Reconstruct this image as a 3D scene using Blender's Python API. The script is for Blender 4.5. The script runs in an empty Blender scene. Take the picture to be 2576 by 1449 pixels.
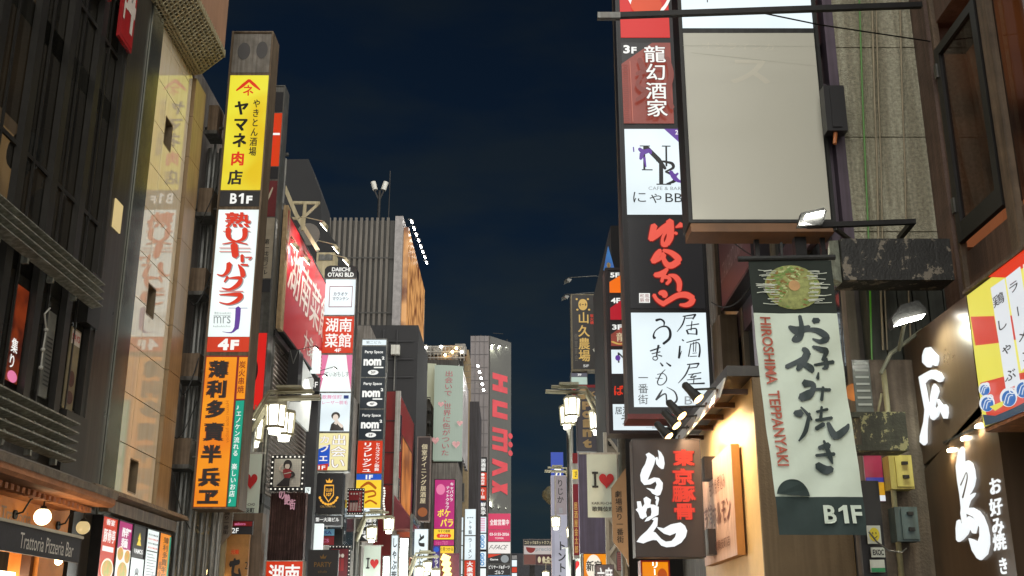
import bpy, math, random
from mathutils import Vector, Matrix
random.seed(7)
R = math.radians
scene = bpy.context.scene
col = scene.collection

# ------------------------------------------------------------------ camera
PITCH, FPX, UC, VC, EYE = R(17.5), 2777.0, 1288.0, 724.5, 1.6
cam_d = bpy.data.cameras.new('camera'); cam = bpy.data.objects.new('camera', cam_d); col.objects.link(cam)
cam_d.sensor_width = 36.0; cam_d.lens = 36.0 * FPX / 2576.0
cam_d.clip_start = 0.05; cam_d.clip_end = 3000
cam.location = (0, 0, EYE); cam.rotation_euler = (R(90) + PITCH, 0, 0)
scene.camera = cam

# ------------------------------------------------------------------ dusk sky and added fill
SUN_EL, SUN_AZ = R(16), R(148)
w = bpy.data.worlds.new('World'); scene.world = w; w.use_nodes = True
nt = w.node_tree; bg = nt.nodes['Background']
sky = nt.nodes.new('ShaderNodeTexSky'); sky.sky_type = 'NISHITA'; sky.sun_disc = False
sky.sun_elevation = SUN_EL; sky.sun_rotation = SUN_AZ; sky.ozone_density = 4.0
tc = nt.nodes.new('ShaderNodeTexCoord')
mp = nt.nodes.new('ShaderNodeMapping'); mp.inputs['Scale'].default_value = (1.6, 1.6, 5.0)
nz = nt.nodes.new('ShaderNodeTexNoise'); nz.inputs['Scale'].default_value = 3.2; nz.inputs['Detail'].default_value = 4
cr = nt.nodes.new('ShaderNodeValToRGB')
cr.color_ramp.elements[0].position = 0.40; cr.color_ramp.elements[0].color = (0.52, 0.66, 0.76, 1)
cr.color_ramp.elements[1].position = 0.62; cr.color_ramp.elements[1].color = (1.05, 0.90, 0.72, 1)
mx = nt.nodes.new('ShaderNodeMixRGB'); mx.blend_type = 'MULTIPLY'; mx.inputs[0].default_value = 1
L = nt.links.new
L(tc.outputs['Generated'], mp.inputs[0]); L(mp.outputs[0], nz.inputs['Vector']); L(nz.outputs['Fac'], cr.inputs[0])
L(sky.outputs[0], mx.inputs[1]); L(cr.outputs[0], mx.inputs[2]); L(mx.outputs[0], bg.inputs[0])
bg.inputs[1].default_value = 0.0042
sun_d = bpy.data.lights.new('sun', 'SUN'); sun_d.energy = 3.6; sun_d.angle = R(150); sun_d.color = (1.0, 0.975, 0.92)
sun = bpy.data.objects.new('sun', sun_d); col.objects.link(sun)
sun.rotation_euler = (R(90) - SUN_EL, 0, R(32))          # soft fill added from behind the camera to lift the facades
scene.view_settings.view_transform = 'Standard'; scene.view_settings.look = 'None'
EXPO = 0.9                                            # the street is exposed long, as the photograph is
scene.view_settings.exposure = EXPO; scene.view_settings.gamma = 1.0
scene.cycles.use_denoising = True
scene.cycles.max_bounces = 6
scene.cycles.sample_clamp_indirect = 4.0

# ------------------------------------------------------------------ pixels to places
CP, SP = math.cos(PITCH), math.sin(PITCH)
def ray(u, v):
    b = (VC - v) / FPX
    return (u - UC) / FPX, CP - b * SP, SP + b * CP
def PY(u, v, Y):
    x, y, z = ray(u, v); t = Y / y
    return Vector((x * t, Y, EYE + z * t))
def PX(u, v, X):
    x, y, z = ray(u, v); t = X / x
    return Vector((X, y * t, EYE + z * t))
def ZY(v, Y): return PY(UC, v, Y).z

# ------------------------------------------------------------------ materials
def lin(c):
    def g(x):
        x /= 255.0
        return x / 12.92 if x <= 0.04045 else ((x + 0.055) / 1.055) ** 2.4
    return tuple(g(x) for x in c)
MATS = {}
def M(name, rgb, rough=0.6, metal=0.0, var=0.25, scale=3.0, bump=0.0, bscale=40.0, streak=0.0, coat=0.0, ior=1.5, rvar=0.0, peel=None, pscale=4.0, pth=0.6):
    """weathered surface: colour wobble, optional rain streaks and grain"""
    if name in MATS: return MATS[name]
    m = bpy.data.materials.new(name); m.use_nodes = True; MATS[name] = m
    n = m.node_tree; p = n.nodes['Principled BSDF']; lk = n.links.new
    c = lin(rgb)
    t = n.nodes.new('ShaderNodeTexCoord')
    a = n.nodes.new('ShaderNodeTexNoise'); a.inputs['Scale'].default_value = scale; a.inputs['Detail'].default_value = 6; a.inputs['Roughness'].default_value = 0.65
    lk(t.outputs['Object'], a.inputs['Vector'])
    r = n.nodes.new('ShaderNodeValToRGB')
    r.color_ramp.elements[0].position = 0.3; r.color_ramp.elements[1].position = 0.72
    r.color_ramp.elements[0].color = tuple(x * (1 - var) for x in c) + (1,)
    r.color_ramp.elements[1].color = tuple(min(0.9, x * (1 + var)) for x in c) + (1,)
    lk(a.outputs['Fac'], r.inputs[0]); out = r.outputs[0]
    if streak:
        mpn = n.nodes.new('ShaderNodeMapping'); mpn.inputs['Scale'].default_value = (9, 9, 0.35)
        b = n.nodes.new('ShaderNodeTexNoise'); b.inputs['Scale'].default_value = 1.6; b.inputs['Detail'].default_value = 5
        lk(t.outputs['Object'], mpn.inputs[0]); lk(mpn.outputs[0], b.inputs['Vector'])
        rr = n.nodes.new('ShaderNodeValToRGB'); rr.color_ramp.elements[0].position = 0.42; rr.color_ramp.elements[1].position = 0.62
        k = 1 - streak
        rr.color_ramp.elements[0].color = (k, k * 0.97, k * 0.92, 1); rr.color_ramp.elements[1].color = (1, 1, 1, 1)
        lk(b.outputs['Fac'], rr.inputs[0])
        mm = n.nodes.new('ShaderNodeMixRGB'); mm.blend_type = 'MULTIPLY'; mm.inputs[0].default_value = 1
        lk(out, mm.inputs[1]); lk(rr.outputs[0], mm.inputs[2]); out = mm.outputs[0]
    if peel:                                             # paint flaked off in ragged patches
        b = n.nodes.new('ShaderNodeTexNoise'); b.inputs['Scale'].default_value = pscale; b.inputs['Detail'].default_value = 9; b.inputs['Roughness'].default_value = 0.72
        lk(t.outputs['Object'], b.inputs['Vector'])
        rr = n.nodes.new('ShaderNodeValToRGB'); rr.color_ramp.elements[0].position = pth; rr.color_ramp.elements[1].position = pth + 0.012
        rr.color_ramp.elements[0].color = (0, 0, 0, 1); rr.color_ramp.elements[1].color = (1, 1, 1, 1)
        lk(b.outputs['Fac'], rr.inputs[0]); mm = n.nodes.new('ShaderNodeMixRGB'); lk(rr.outputs[0], mm.inputs[0]); lk(out, mm.inputs[1]); mm.inputs[2].default_value = lin(peel) + (1,); out = mm.outputs[0]
    lk(out, p.inputs['Base Color'])
    p.inputs['Roughness'].default_value = rough; p.inputs['Metallic'].default_value = metal; p.inputs['IOR'].default_value = ior
    if rvar:
        q = n.nodes.new('ShaderNodeMapRange'); q.inputs['To Min'].default_value = max(0.02, rough - rvar); q.inputs['To Max'].default_value = min(1, rough + rvar)
        lk(a.outputs['Fac'], q.inputs['Value']); lk(q.outputs[0], p.inputs['Roughness'])
    if coat: p.inputs['Coat Weight'].default_value = coat; p.inputs['Coat Roughness'].default_value = 0.012
    if bump:
        g = n.nodes.new('ShaderNodeTexNoise'); g.inputs['Scale'].default_value = bscale; g.inputs['Detail'].default_value = 3
        lk(t.outputs['Object'], g.inputs['Vector'])
        bn = n.nodes.new('ShaderNodeBump'); bn.inputs['Strength'].default_value = bump; bn.inputs['Distance'].default_value = 0.02
        lk(g.outputs['Fac'], bn.inputs['Height']); lk(bn.outputs[0], p.inputs['Normal'])
    return m
def E(name, rgb, k=1.0, var=0.1, scale=0.9, rgb2=None, rough=0.3, sample=True):
    """backlit acrylic / lamp glass: glows unevenly, tubes behind"""
    if name in MATS: return MATS[name]
    m = bpy.data.materials.new(name); m.use_nodes = True; MATS[name] = m
    n = m.node_tree; p = n.nodes['Principled BSDF']; lk = n.links.new
    c = lin(rgb); c2 = lin(rgb2) if rgb2 else tuple(x * (1 - 2 * var) for x in c)
    t = n.nodes.new('ShaderNodeTexCoord')
    a = n.nodes.new('ShaderNodeTexNoise'); a.inputs['Scale'].default_value = scale; a.inputs['Detail'].default_value = 1.5
    lk(t.outputs['Object'], a.inputs['Vector'])
    r = n.nodes.new('ShaderNodeValToRGB'); r.color_ramp.elements[0].position = 0.32; r.color_ramp.elements[1].position = 0.6
    r.color_ramp.elements[0].color = c2 + (1,); r.color_ramp.elements[1].color = c + (1,)
    lk(a.outputs['Fac'], r.inputs[0])
    lk(r.outputs[0], p.inputs['Emission Color']); p.inputs['Emission Strength'].default_value = k / 2 ** EXPO if k < 1.5 else k
    p.inputs['Base Color'].default_value = tuple(x * 0.12 for x in c) + (1,); p.inputs['Roughness'].default_value = rough
    if not sample:
        try: m.cycles.emission_sampling = 'NONE'
        except Exception: pass
    return m
def EL(name, rgb, k=1.0): return E(name, rgb, k, 0.02, 2.0, sample=False)
def INK(name, rgb): return M(name, rgb, 0.5, var=0.08)
def GLASS(name, rgb, rough=0.03, k=0.55):
    """window glass over a dim room: a mirror-like pane that lets part of the view through"""
    if name in MATS: return MATS[name]
    m = bpy.data.materials.new(name); m.use_nodes = True; MATS[name] = m
    n = m.node_tree; lk = n.links.new
    p = n.nodes['Principled BSDF']; o = n.nodes['Material Output']
    p.inputs['Base Color'].default_value = lin(rgb) + (1,); p.inputs['Roughness'].default_value = rough
    tr = n.nodes.new('ShaderNodeBsdfTransparent'); tr.inputs[0].default_value = (0.85, 0.9, 0.88, 1)
    mix = n.nodes.new('ShaderNodeMixShader'); mix.inputs[0].default_value = k
    lk(p.outputs[0], mix.inputs[1]); lk(tr.outputs[0], mix.inputs[2]); lk(mix.outputs[0], o.inputs[0])
    return m

# ------------------------------------------------------------------ meshes
V = Vector
class MB:
    def __init__(s): s.v = []; s.f = []; s.sm = False
    def add(s, vs, fs):
        k = len(s.v); s.v += [tuple(p) for p in vs]; s.f += [tuple(i + k for i in f) for f in fs]; return s
    def box(s, x0, x1, y0, y1, z0, z1):
        return s.hexa([V((x0,y0,z0)),V((x1,y0,z0)),V((x1,y1,z0)),V((x0,y1,z0)),V((x0,y0,z1)),V((x1,y0,z1)),V((x1,y1,z1)),V((x0,y1,z1))])
    def hexa(s, p): return s.add(p, [(3,2,1,0),(4,5,6,7),(0,1,5,4),(1,2,6,5),(2,3,7,6),(3,0,4,7)])
    def poly(s, pts): return s.add(pts, [tuple(range(len(pts)))])
    def prism(s, pts, vec):
        n = len(pts); vec = V(vec); b = [V(p) for p in pts]
        return s.add(b + [p + vec for p in b], [tuple(range(n))[::-1], tuple(range(n, 2*n))] + [(i, (i+1) % n, n + (i+1) % n, n + i) for i in range(n)])
    def tube(s, pts, r, n=8, cap=True):
        pts = [V(p) for p in pts]; rings = []
        rr = r if isinstance(r, (list, tuple)) else [r] * len(pts)
        up = None
        for i, p in enumerate(pts):
            d = (pts[min(i+1, len(pts)-1)] - pts[max(i-1, 0)]).normalized()
            a = d.orthogonal().normalized() if up is None else (up - d * up.dot(d)).normalized()
            up = a; b = d.cross(a)
            rings.append([p + (a * math.cos(2*math.pi*k/n) + b * math.sin(2*math.pi*k/n)) * rr[i] for k in range(n)])
        vs = [q for g in rings for q in g]; fs = []
        for i in range(len(pts) - 1):
            for k in range(n): fs.append((i*n+k, i*n+(k+1) % n, (i+1)*n+(k+1) % n, (i+1)*n+k))
        if cap: fs += [tuple(range(n))[::-1], tuple((len(pts)-1)*n + k for k in range(n))]
        return s.add(vs, fs)
    def ball(s, c, r, nu=14, nv=9, sz=1.0):
        c = V(c); vs = [c + V((0,0,r*sz))]
        for j in range(1, nv):
            th = math.pi * j / nv
            for k in range(nu):
                ph = 2*math.pi*k/nu; vs.append(c + V((r*math.sin(th)*math.cos(ph), r*math.sin(th)*math.sin(ph), r*sz*math.cos(th))))
        vs.append(c - V((0,0,r*sz))); fs = []
        for k in range(nu):
            fs.append((0, 1+k, 1+(k+1) % nu)); e = 1 + (nv-2)*nu; fs.append((len(vs)-1, e+(k+1) % nu, e+k))
        for j in range(nv-2):
            for k in range(nu): fs.append((1+j*nu+k, 1+(j+1)*nu+k, 1+(j+1)*nu+(k+1) % nu, 1+j*nu+(k+1) % nu))
        return s.add(vs, fs)
    def bar(s, p0, p1, wd, ht=None):
        """square bar between two points"""
        p0, p1 = V(p0), V(p1); d = (p1-p0).normalized(); ht = ht or wd
        a = d.cross(V((0,0,1)));  a = V((1,0,0)) if a.length < 1e-4 else a.normalized()
        b = a.cross(d); a *= wd/2; b *= ht/2
        return s.hexa([p0-a-b, p0+a-b, p0+a+b, p0-a+b, p1-a-b, p1+a-b, p1+a+b, p1-a+b])

def O(name, mb, mat, parent=None, smooth=False, org=None):
    me = bpy.data.meshes.new(name)
    if org is None: org = parent['_o'] if parent is not None and '_o' in parent else (0,0,0)
    o_ = V(org[:])
    me.from_pydata([tuple(V(p) - o_) for p in mb.v], [], mb.f); me.update()
    me.materials.append(mat)
    ob = bpy.data.objects.new(name, me); col.objects.link(ob)
    if smooth:
        for pl in me.polygons: pl.use_smooth = True
    if parent is not None: ob.parent = parent; ob['_o'] = tuple(o_)
    return ob
def Osplit(name, mb, mat, parent, smooth=False):
    """one object for every separate piece collected in mb"""
    root = list(range(len(mb.v)))
    def fd(i):
        while root[i] != i: root[i] = root[root[i]]; i = root[i]
        return i
    for f in mb.f:
        for i in f[1:]: root[fd(i)] = fd(f[0])
    grp = {}
    for f in mb.f: grp.setdefault(fd(f[0]), []).append(f)
    out = []
    for fs in grp.values():
        ids = sorted({i for f in fs for i in f}); ix = {i: k for k, i in enumerate(ids)}; q = MB()
        q.v = [mb.v[i] for i in ids]; q.f = [tuple(ix[i] for i in f) for f in fs]; out.append(O(name, q, mat, parent, smooth))
    return out
def spot(parent, loc, aim, watts, deg, rgb, rad=0.04, blend=0.6):
    """the light thrown by a lamp the photograph shows lit"""
    l = bpy.data.lights.new('lamp_light', 'SPOT'); l.energy = watts; l.spot_size = R(deg); l.spot_blend = blend; l.color = lin(rgb); l.shadow_soft_size = rad
    o = bpy.data.objects.new('lamp_light', l); col.objects.link(o); o.parent = parent; o.location = V(loc) - V(parent['_o'])
    o.rotation_euler = V(aim).to_track_quat('-Z', 'Y').to_euler(); return o
def tag(o, label=None, cat=None, group=None, kind=None):
    if label: o['label'] = label
    if cat: o['category'] = cat
    if group: o['group'] = group
    if kind: o['kind'] = kind
    return o
def T(name, label, cat, loc, group=None):
    o = bpy.data.objects.new(name, None); col.objects.link(o); o.empty_display_size = 0.2
    o.location = loc; o['_o'] = tuple(loc); return tag(o, label, cat, group)
def S(name, label, cat, mb, mat, group=None, smooth=False, kind=None):
    c = sum((V(p) for p in mb.v), V()) / max(1, len(mb.v)); c.z = min(p[2] for p in mb.v)
    o = O(name, mb, mat, None, smooth, c); o.location = c; return tag(o, label, cat, group, kind)
def dup(o, dloc=(0,0,0), label=None, parent=None):
    c = o.copy(); col.objects.link(c)
    if parent is not None: c.parent = parent
    else: c.location = V(o.location) + V(dloc)
    if label: c['label'] = label
    for ch in list(o.children): dup(ch, parent=c)
    return c

# ------------------------------------------------------------------ lettering
_fc = bpy.data.curves.new('lettering_source', 'FONT'); _fc.resolution_u = 3
_fo = bpy.data.objects.new('lettering_source', _fc); _G = {}
def glyph(st, bold):
    k = (st, bold)
    if k not in _G:
        _fc.body = st; _fc.offset = bold
        me = bpy.data.meshes.new_from_object(_fo)
        vs = [(p.co.x, p.co.y) for p in me.vertices]; fs = [tuple(p.vertices) for p in me.polygons]
        bpy.data.meshes.remove(me); _G[k] = (vs, fs)
    return _G[k]
class Frame:
    def __init__(s, o, ex, ey, w, h):
        s.o, s.ex, s.ey, s.w, s.h = V(o), V(ex), V(ey), w, h; s.n = s.ex.cross(s.ey)
    def pt(s, a, b, d=0.0): return s.o + s.ex*(a*s.w) - s.ey*(b*s.h) + s.n*d
    def sub(s, a0, b0, a1, b1, d=0.0): return Frame(s.pt(a0, b0, d), s.ex, s.ey, (a1-a0)*s.w, (b1-b0)*s.h)
    def box(s, mb, a0, b0, a1, b1, d0, d1):
        mb.hexa([s.pt(a0,b1,d1), s.pt(a1,b1,d1), s.pt(a1,b1,d0), s.pt(a0,b1,d0), s.pt(a0,b0,d1), s.pt(a1,b0,d1), s.pt(a1,b0,d0), s.pt(a0,b0,d0)])
        return mb
def face(uL, uR, vT, vB, Y, yaw=0):
    """upright panel square to the street, edges read at its middle height"""
    vm = (vT + vB) / 2; a = PY(uL, vm, Y); b = PY(uR, vm, Y); zt, zb = ZY(vT, Y), ZY(vB, Y)
    f = Frame((a.x, Y, zt), (1,0,0), (0,0,1), b.x - a.x, zt - zb)
    if yaw:
        c = (V((a.x, Y, 0)) + V((b.x, Y, 0))) / 2; ex = V((math.cos(yaw), math.sin(yaw), 0))
        f = Frame(V((c.x, Y, zt)) - ex*(f.w/2), ex, (0,0,1), f.w, f.h)
    f.Y = Y; return f
def side(X, ya, yb, zt, zb):
    """panel along the street on the wall plane X: left walls run ya(near)->yb(far), right walls yb(far)->ya(near)"""
    if X < 0: return Frame((X, ya, zt), (0,1,0), (0,0,1), yb-ya, zt-zb)
    return Frame((X, yb, zt), (0,-1,0), (0,0,1), yb-ya, zt-zb)
def quadmap(tl, tr, bl, br):
    def f(x, y):
        a, b = 0.5, 0.5
        for _ in range(6):
            yt = tl[1] + (tr[1]-tl[1])*a; yb = bl[1] + (br[1]-bl[1])*a; b = (y-yt)/(yb-yt)
            xl = tl[0] + (bl[0]-tl[0])*b; xr = tr[0] + (br[0]-tr[0])*b; a = (x-xl)/(xr-xl)
        return a, b
    return f
def catmull(pts, n=5):
    out = []
    for i in range(len(pts)-1):
        p0, p1, p2, p3 = pts[max(i-1,0)], pts[i], pts[i+1], pts[min(i+2,len(pts)-1)]
        for k in range(n):
            t = k/n
            out.append(tuple(0.5*((2*p1[j]) + (p2[j]-p0[j])*t + (2*p0[j]-5*p1[j]+4*p2[j]-p3[j])*t*t + (3*p1[j]-p0[j]-3*p2[j]+p3[j])*t**3) for j in range(len(p1))))
    return out + [tuple(pts[-1])]
class Panel:
    """a face of a sign; artwork is laid on it as thin sheets, one sub-part per colour"""
    def __init__(s, obj, fr, parent): s.obj, s.fr, s.acc, s.d, s.mp, s.parent = obj, fr, {}, 0.004, None, parent
    def q(s, *c): s.mp = quadmap(*c) if c else None; return s
    def _m(s, x, y): return s.mp(x, y) if s.mp else (x, y)
    def _mb(s, mat, name):
        s.d += 0.0015
        return s.acc.setdefault((mat.name, name), MB())
    def glyphs(s, mb, st, bold, fn, d):
        if ord(st[0]) < 0x2000:
            vs, fs = glyph(st, bold); mb.add([s.fr.pt(*fn(x, y), d) for x, y in vs], fs); return
        vs, fs = glyph(st, 0.0); h = bold*0.62
        for k, (dx, dy) in enumerate([(0,0)] if h < 0.004 else [(-h,-h*.6),(h,-h*.6),(-h,h*.6),(h,h*.6)]):
            mb.add([s.fr.pt(*fn(x+dx, y+dy), d + k*0.0003) for x, y in vs], fs)
    def col(s, st, top, bot, wid, mat, bold=0.0, name='lettering', fill=0.96):
        mb = s._mb(mat, name); A = s._m(*top); B = s._m(*bot); n = len(st)
        a1 = s._m(top[0]-wid/2, top[1]); a2 = s._m(top[0]+wid/2, top[1]); W = a2[0]-a1[0]; H = (B[1]-A[1])/n
        for i, c in enumerate(st):
            if c == ' ': continue
            t = (i+0.5)/n; ca, cb = A[0]+(B[0]-A[0])*t, A[1]+(B[1]-A[1])*t
            lat = ord(c) < 0x2000
            if c in 'ー-~・':
                fn = lambda x, y: (ca + (y-0.38)*W, cb + (x-0.5)*H*fill)
            elif lat:
                vs = glyph(c, bold)[0]; x0 = min(v[0] for v in vs); x1 = max(v[0] for v in vs)
                fn = lambda x, y: (ca + (x-(x0+x1)/2)*W, cb - (y-0.35)*H*fill)
            else: fn = lambda x, y: (ca + (x-0.5)*W, cb - (y-0.38)*H*fill)
            s.glyphs(mb, c, bold, fn, s.d)
    def row(s, st, rect, mat, bold=0.0, name='lettering', shear=0.0, rot=False):
        mb = s._mb(mat, name)
        vs = glyph(st, bold)[0]
        if not vs: return
        x0 = min(v[0] for v in vs); x1 = max(v[0] for v in vs); y0 = min(v[1] for v in vs); y1 = max(v[1] for v in vs)
        def fn(x, y):
            t, k = (x-x0)/(x1-x0), (y-y0)/max(1e-5, (y1-y0))
            if rot: return s._m(rect[0]+(rect[2]-rect[0])*k, rect[1]+(rect[3]-rect[1])*t)
            return s._m(rect[0]+(rect[2]-rect[0])*(t + shear*(k-0.5)), rect[3]+(rect[1]-rect[3])*k)
        s.glyphs(mb, st, bold, fn, s.d)
        s.d += 0.001
    def poly(s, pts, mat, name='artwork'):
        mb = s._mb(mat, name); mb.poly([s.fr.pt(*s._m(*p), s.d) for p in pts])
    def solid(s, polys, mat, name='lettering', th=0.02):
        """raised cut-out shapes"""
        mb = s._mb(mat, name)
        for pts in polys: mb.prism([s.fr.pt(*s._m(*q), s.d) for q in pts], s.fr.n*th)
    def rect(s, r, mat, name='artwork'): s.poly([(r[0],r[3]),(r[2],r[3]),(r[2],r[1]),(r[0],r[1])], mat, name)
    def one(s, r, mat, name='lettering'):
        """a numeral one with a flag and no foot"""
        x0, y0, x1, y1 = r; w_, h_ = x1-x0, y1-y0; xm = x1 - w_*.5
        s.poly([(xm,y1),(x1,y1),(x1,y0),(xm+w_*.08,y0),(x0,y0+h_*.2),(x0,y0+h_*.37),(xm,y0+h_*.26)], mat, name)
    def disc(s, c, rx, ry, mat, name='artwork', n=24, a0=0, a1=360):
        s.poly([(c[0]+rx*math.cos(R(a0+(a1-a0)*k/n)), c[1]-ry*math.sin(R(a0+(a1-a0)*k/n))) for k in range(n)], mat, name)
    def ring(s, c, rx, ry, wd, mat, name='artwork', n=28):
        s.brush([[(c[0]+rx*math.cos(2*math.pi*k/n), c[1]+ry*math.sin(2*math.pi*k/n), wd) for k in range(n+1)]], mat, name)
    def heart(s, c, r, mat, name='artwork', ry=None):
        ry = ry or r; pts = []
        for k in range(40):
            t = -2*math.pi*k/40
            pts.append((c[0]+r*math.sin(t)**3*1.05, c[1]-ry*(13*math.cos(t)-5*math.cos(2*t)-2*math.cos(3*t)-math.cos(4*t))/15))
        s.poly(pts, mat, name)
    def brush(s, strokes, mat, name='lettering', th=0.0, d=None, smooth=5):
        """ink strokes (x, y, width) in the current drawing coordinates; th > 0 makes raised letters"""
        mb = s._mb(mat, name)
        for st in strokes:
            s.d += 0.0006; dd = s.d if d is None else d
            P = [p if len(p) > 2 else (p[0], p[1], 10) for p in st]; P = catmull(P, smooth) if len(P) > 1 else P
            Lp, Rp = [], []
            for i, p in enumerate(P):
                q0, q1 = P[max(0,i-1)], P[min(len(P)-1,i+1)]; dx, dy = q1[0]-q0[0], q1[1]-q0[1]; l = math.hypot(dx, dy) or 1
                nx, ny = -dy/l*p[2]/2, dx/l*p[2]/2
                Lp.append((p[0]+nx, p[1]+ny)); Rp.append((p[0]-nx, p[1]-ny))
            p, q = P[0], P[1]; l = math.hypot(p[0]-q[0], p[1]-q[1]) or 1
            c0 = (p[0]+(p[0]-q[0])/l*p[2]*0.32, p[1]+(p[1]-q[1])/l*p[2]*0.32)
            p, q = P[-1], P[-2]; l = math.hypot(p[0]-q[0], p[1]-q[1]) or 1
            c1 = (p[0]+(p[0]-q[0])/l*p[2]*0.32, p[1]+(p[1]-q[1])/l*p[2]*0.32)
            n = len(P); k3 = [s.fr.pt(*s._m(*x), dd+th) for x in Lp+Rp+[c0, c1]]
            fs = [(i, i+1, n+i+1, n+i) for i in range(n-1)] + [(0, n, 2*n), (n-1, 2*n+1, 2*n-1)]
            if th:
                base = [s.fr.pt(*s._m(*x), dd) for x in Lp+Rp+[c0, c1]]; m_ = len(k3)
                loop = [2*n] + list(range(n)) + [2*n+1] + list(range(2*n-1, n-1, -1))
                fs += [(loop[i], loop[(i+1) % len(loop)], m_+loop[(i+1) % len(loop)], m_+loop[i]) for i in range(len(loop))]
                k3 = k3 + base
            mb.add(k3, fs)
    def done(s):
        for (mn, name), mb in s.acc.items(): O(name, mb, MATS[mn], s.obj)
class Sign:
    def __init__(s, name, label, fr, depth, cab, group=None, cat='sign', rim=0.03, rimd=0.02):
        s.fr = fr; s.t = T(name, label, cat, fr.pt(0.5, 1.0), group); s.panels = []
        mb = MB(); fr.box(mb, 0, 0, 1, 1, -depth, 0); O('cabinet', mb, cab, s.t)
        if rim:
            ra, rb = rim/fr.w, rim/fr.h; mb = MB()
            fr.box(mb, 0, 0, ra, 1, 0.0005, rimd); fr.box(mb, 1-ra, 0, 1, 1, 0.0005, rimd)
            fr.box(mb, ra, 0, 1-ra, rb, 0.0005, rimd-0.002); fr.box(mb, ra, 1-rb, 1-ra, 1, 0.0005, rimd-0.002)
            O('frame', mb, cab, s.t)
    def v(s, v): return (s.fr.o.z - ZY(v, s.fr.Y)) / s.fr.h
    def panel(s, r, mat, th=0.008, label=None):
        mb = MB(); s.fr.box(mb, r[0], r[1], r[2], r[3], 0.001, th); ob = O('panel', mb, mat, s.t)
        if label: ob['label'] = label
        p = Panel(ob, s.fr.sub(r[0], r[1], r[2], r[3], th), s.t); s.panels.append(p); return p
    def pv(s, vT, vB, mat, a0=0.04, a1=0.96, label=None): return s.panel((a0, s.v(vT), a1, s.v(vB)), mat, label=label)
    def done(s):
        for p in s.panels: p.done()
        return s.t
def panelwall(mb, fr, xs, ys, jx, jy, holes, gap, d0, d1):
    """wall of cladding panels with open joints; xs, ys metres from the top-left corner"""
    for i in range(len(xs)-1):
        for j in range(len(ys)-1):
            cx, cy = (xs[i]+xs[i+1])/2, (ys[j]+ys[j+1])/2
            if any(h[0] < cx < h[2] and h[1] < cy < h[3] for h in holes): continue
            g = lambda c, js: gap/2 if any(abs(c-k) < 1e-6 for k in js) else 0
            fr.box(mb, (xs[i]+g(xs[i],jx))/fr.w, (ys[j]+g(ys[j],jy))/fr.h, (xs[i+1]-g(xs[i+1],jx))/fr.w, (ys[j+1]-g(ys[j+1],jy))/fr.h, d0, d1)

# ================================================================== setting
asph = M('asphalt', (58,58,60), 0.75, var=0.3, scale=6, bump=0.4, bscale=90, rvar=0.2)
pave = M('paving', (110,106,100), 0.7, var=0.25, scale=4, bump=0.3)
mb = MB(); mb.poly([(-600,-100,0),(600,-100,0),(600,1500,0),(-600,1500,0)]); S('ground', 'dark city ground', None, mb, asph, kind='structure')
mb = MB(); mb.box(-7.2,-4.7,-20,180,0.004,0.13); mb.box(2.4,4.8,-20,180,0.004,0.13); S('pavement', 'grey paved pavement', None, mb, pave, kind='structure')
for o in col.objects:
    if o.get('kind') == 'structure' and 'category' in o: del o['category']

# shared materials
dark_metal = M('dark_metal', (38,37,36), 0.45, 0.6, 0.3, 5)
black_cab = M('black_cabinet', (36,35,36), 0.4, 0.1, 0.2, 3)
grey_steel = M('grey_steel', (120,120,116), 0.42, 0.7, 0.3, 5, streak=0.3)
cream_metal = M('cream_metal', (196,184,150), 0.45, 0.2, 0.15, 5, streak=0.2)
brown_cab = M('brown_cabinet', (120,104,84), 0.5, 0.3, 0.2, 4, streak=0.35)
white_paint = M('white_paint', (200,200,192), 0.5, var=0.12, scale=5, streak=0.25)
old_black = M('old_black_paint', (34,35,33), 0.6, 0.1, 0.35, 6, bump=0.3)
lamp_white = E('lamp_white', (255,250,226), 9.0, 0.03)
lamp_cool = E('lamp_cool', (250,252,245), 12.0, 0.03)
lamp_warm = E('lamp_warm', (255,214,150), 14.0, 0.03)
lens_lit = E('lens_lit', (255,252,240), 30.0, 0.02)
K = INK('ink_black', (22,22,22)); KE = EL('backlit_black', (26,26,26), 1.0)
WHI = E('backlit_white', (236,247,243), 1.12, 0.085, 0.9)
WHC = E('backlit_cool_white', (226,239,244), 1.1, 0.085, 0.9)
LW = EL('letter_white', (245,245,240), 1.0); LR = EL('letter_red', (214,52,26), 1.0); LRD = EL('letter_dark_red', (120,20,14), 1.0)
LY = EL('letter_yellow', (244,214,70), 1.0); LG = EL('letter_grey', (140,146,148), 1.0); LP = EL('letter_purple', (96,58,150), 1.0)
LN = EL('letter_navy', (34,60,120), 1.0); LPK = EL('letter_pink', (222,120,160), 1.0); LBR = EL('letter_brown', (80,30,14), 1.0)
REDP = E('backlit_red', (206,54,20), 1.0, 0.08); ORP = E('backlit_orange', (240,150,14), 1.0, 0.1, 1.2, (228,120,6))
GRP = E('backlit_green', (0,158,128), 1.0, 0.05); BLP = E('backlit_blue', (30,84,190), 1.0, 0.05)
BKP = E('backlit_dark', (34,33,33), 1.0, 0.05)
shop_warm = E('shop_window_warm', (255,222,182), 6.5, 0.2, 1.2); shop_cool = E('shop_window_cool', (240,246,240), 10.0, 0.2, 1.2)  # also on unseen street-level windows added to light the facades from below

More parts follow.
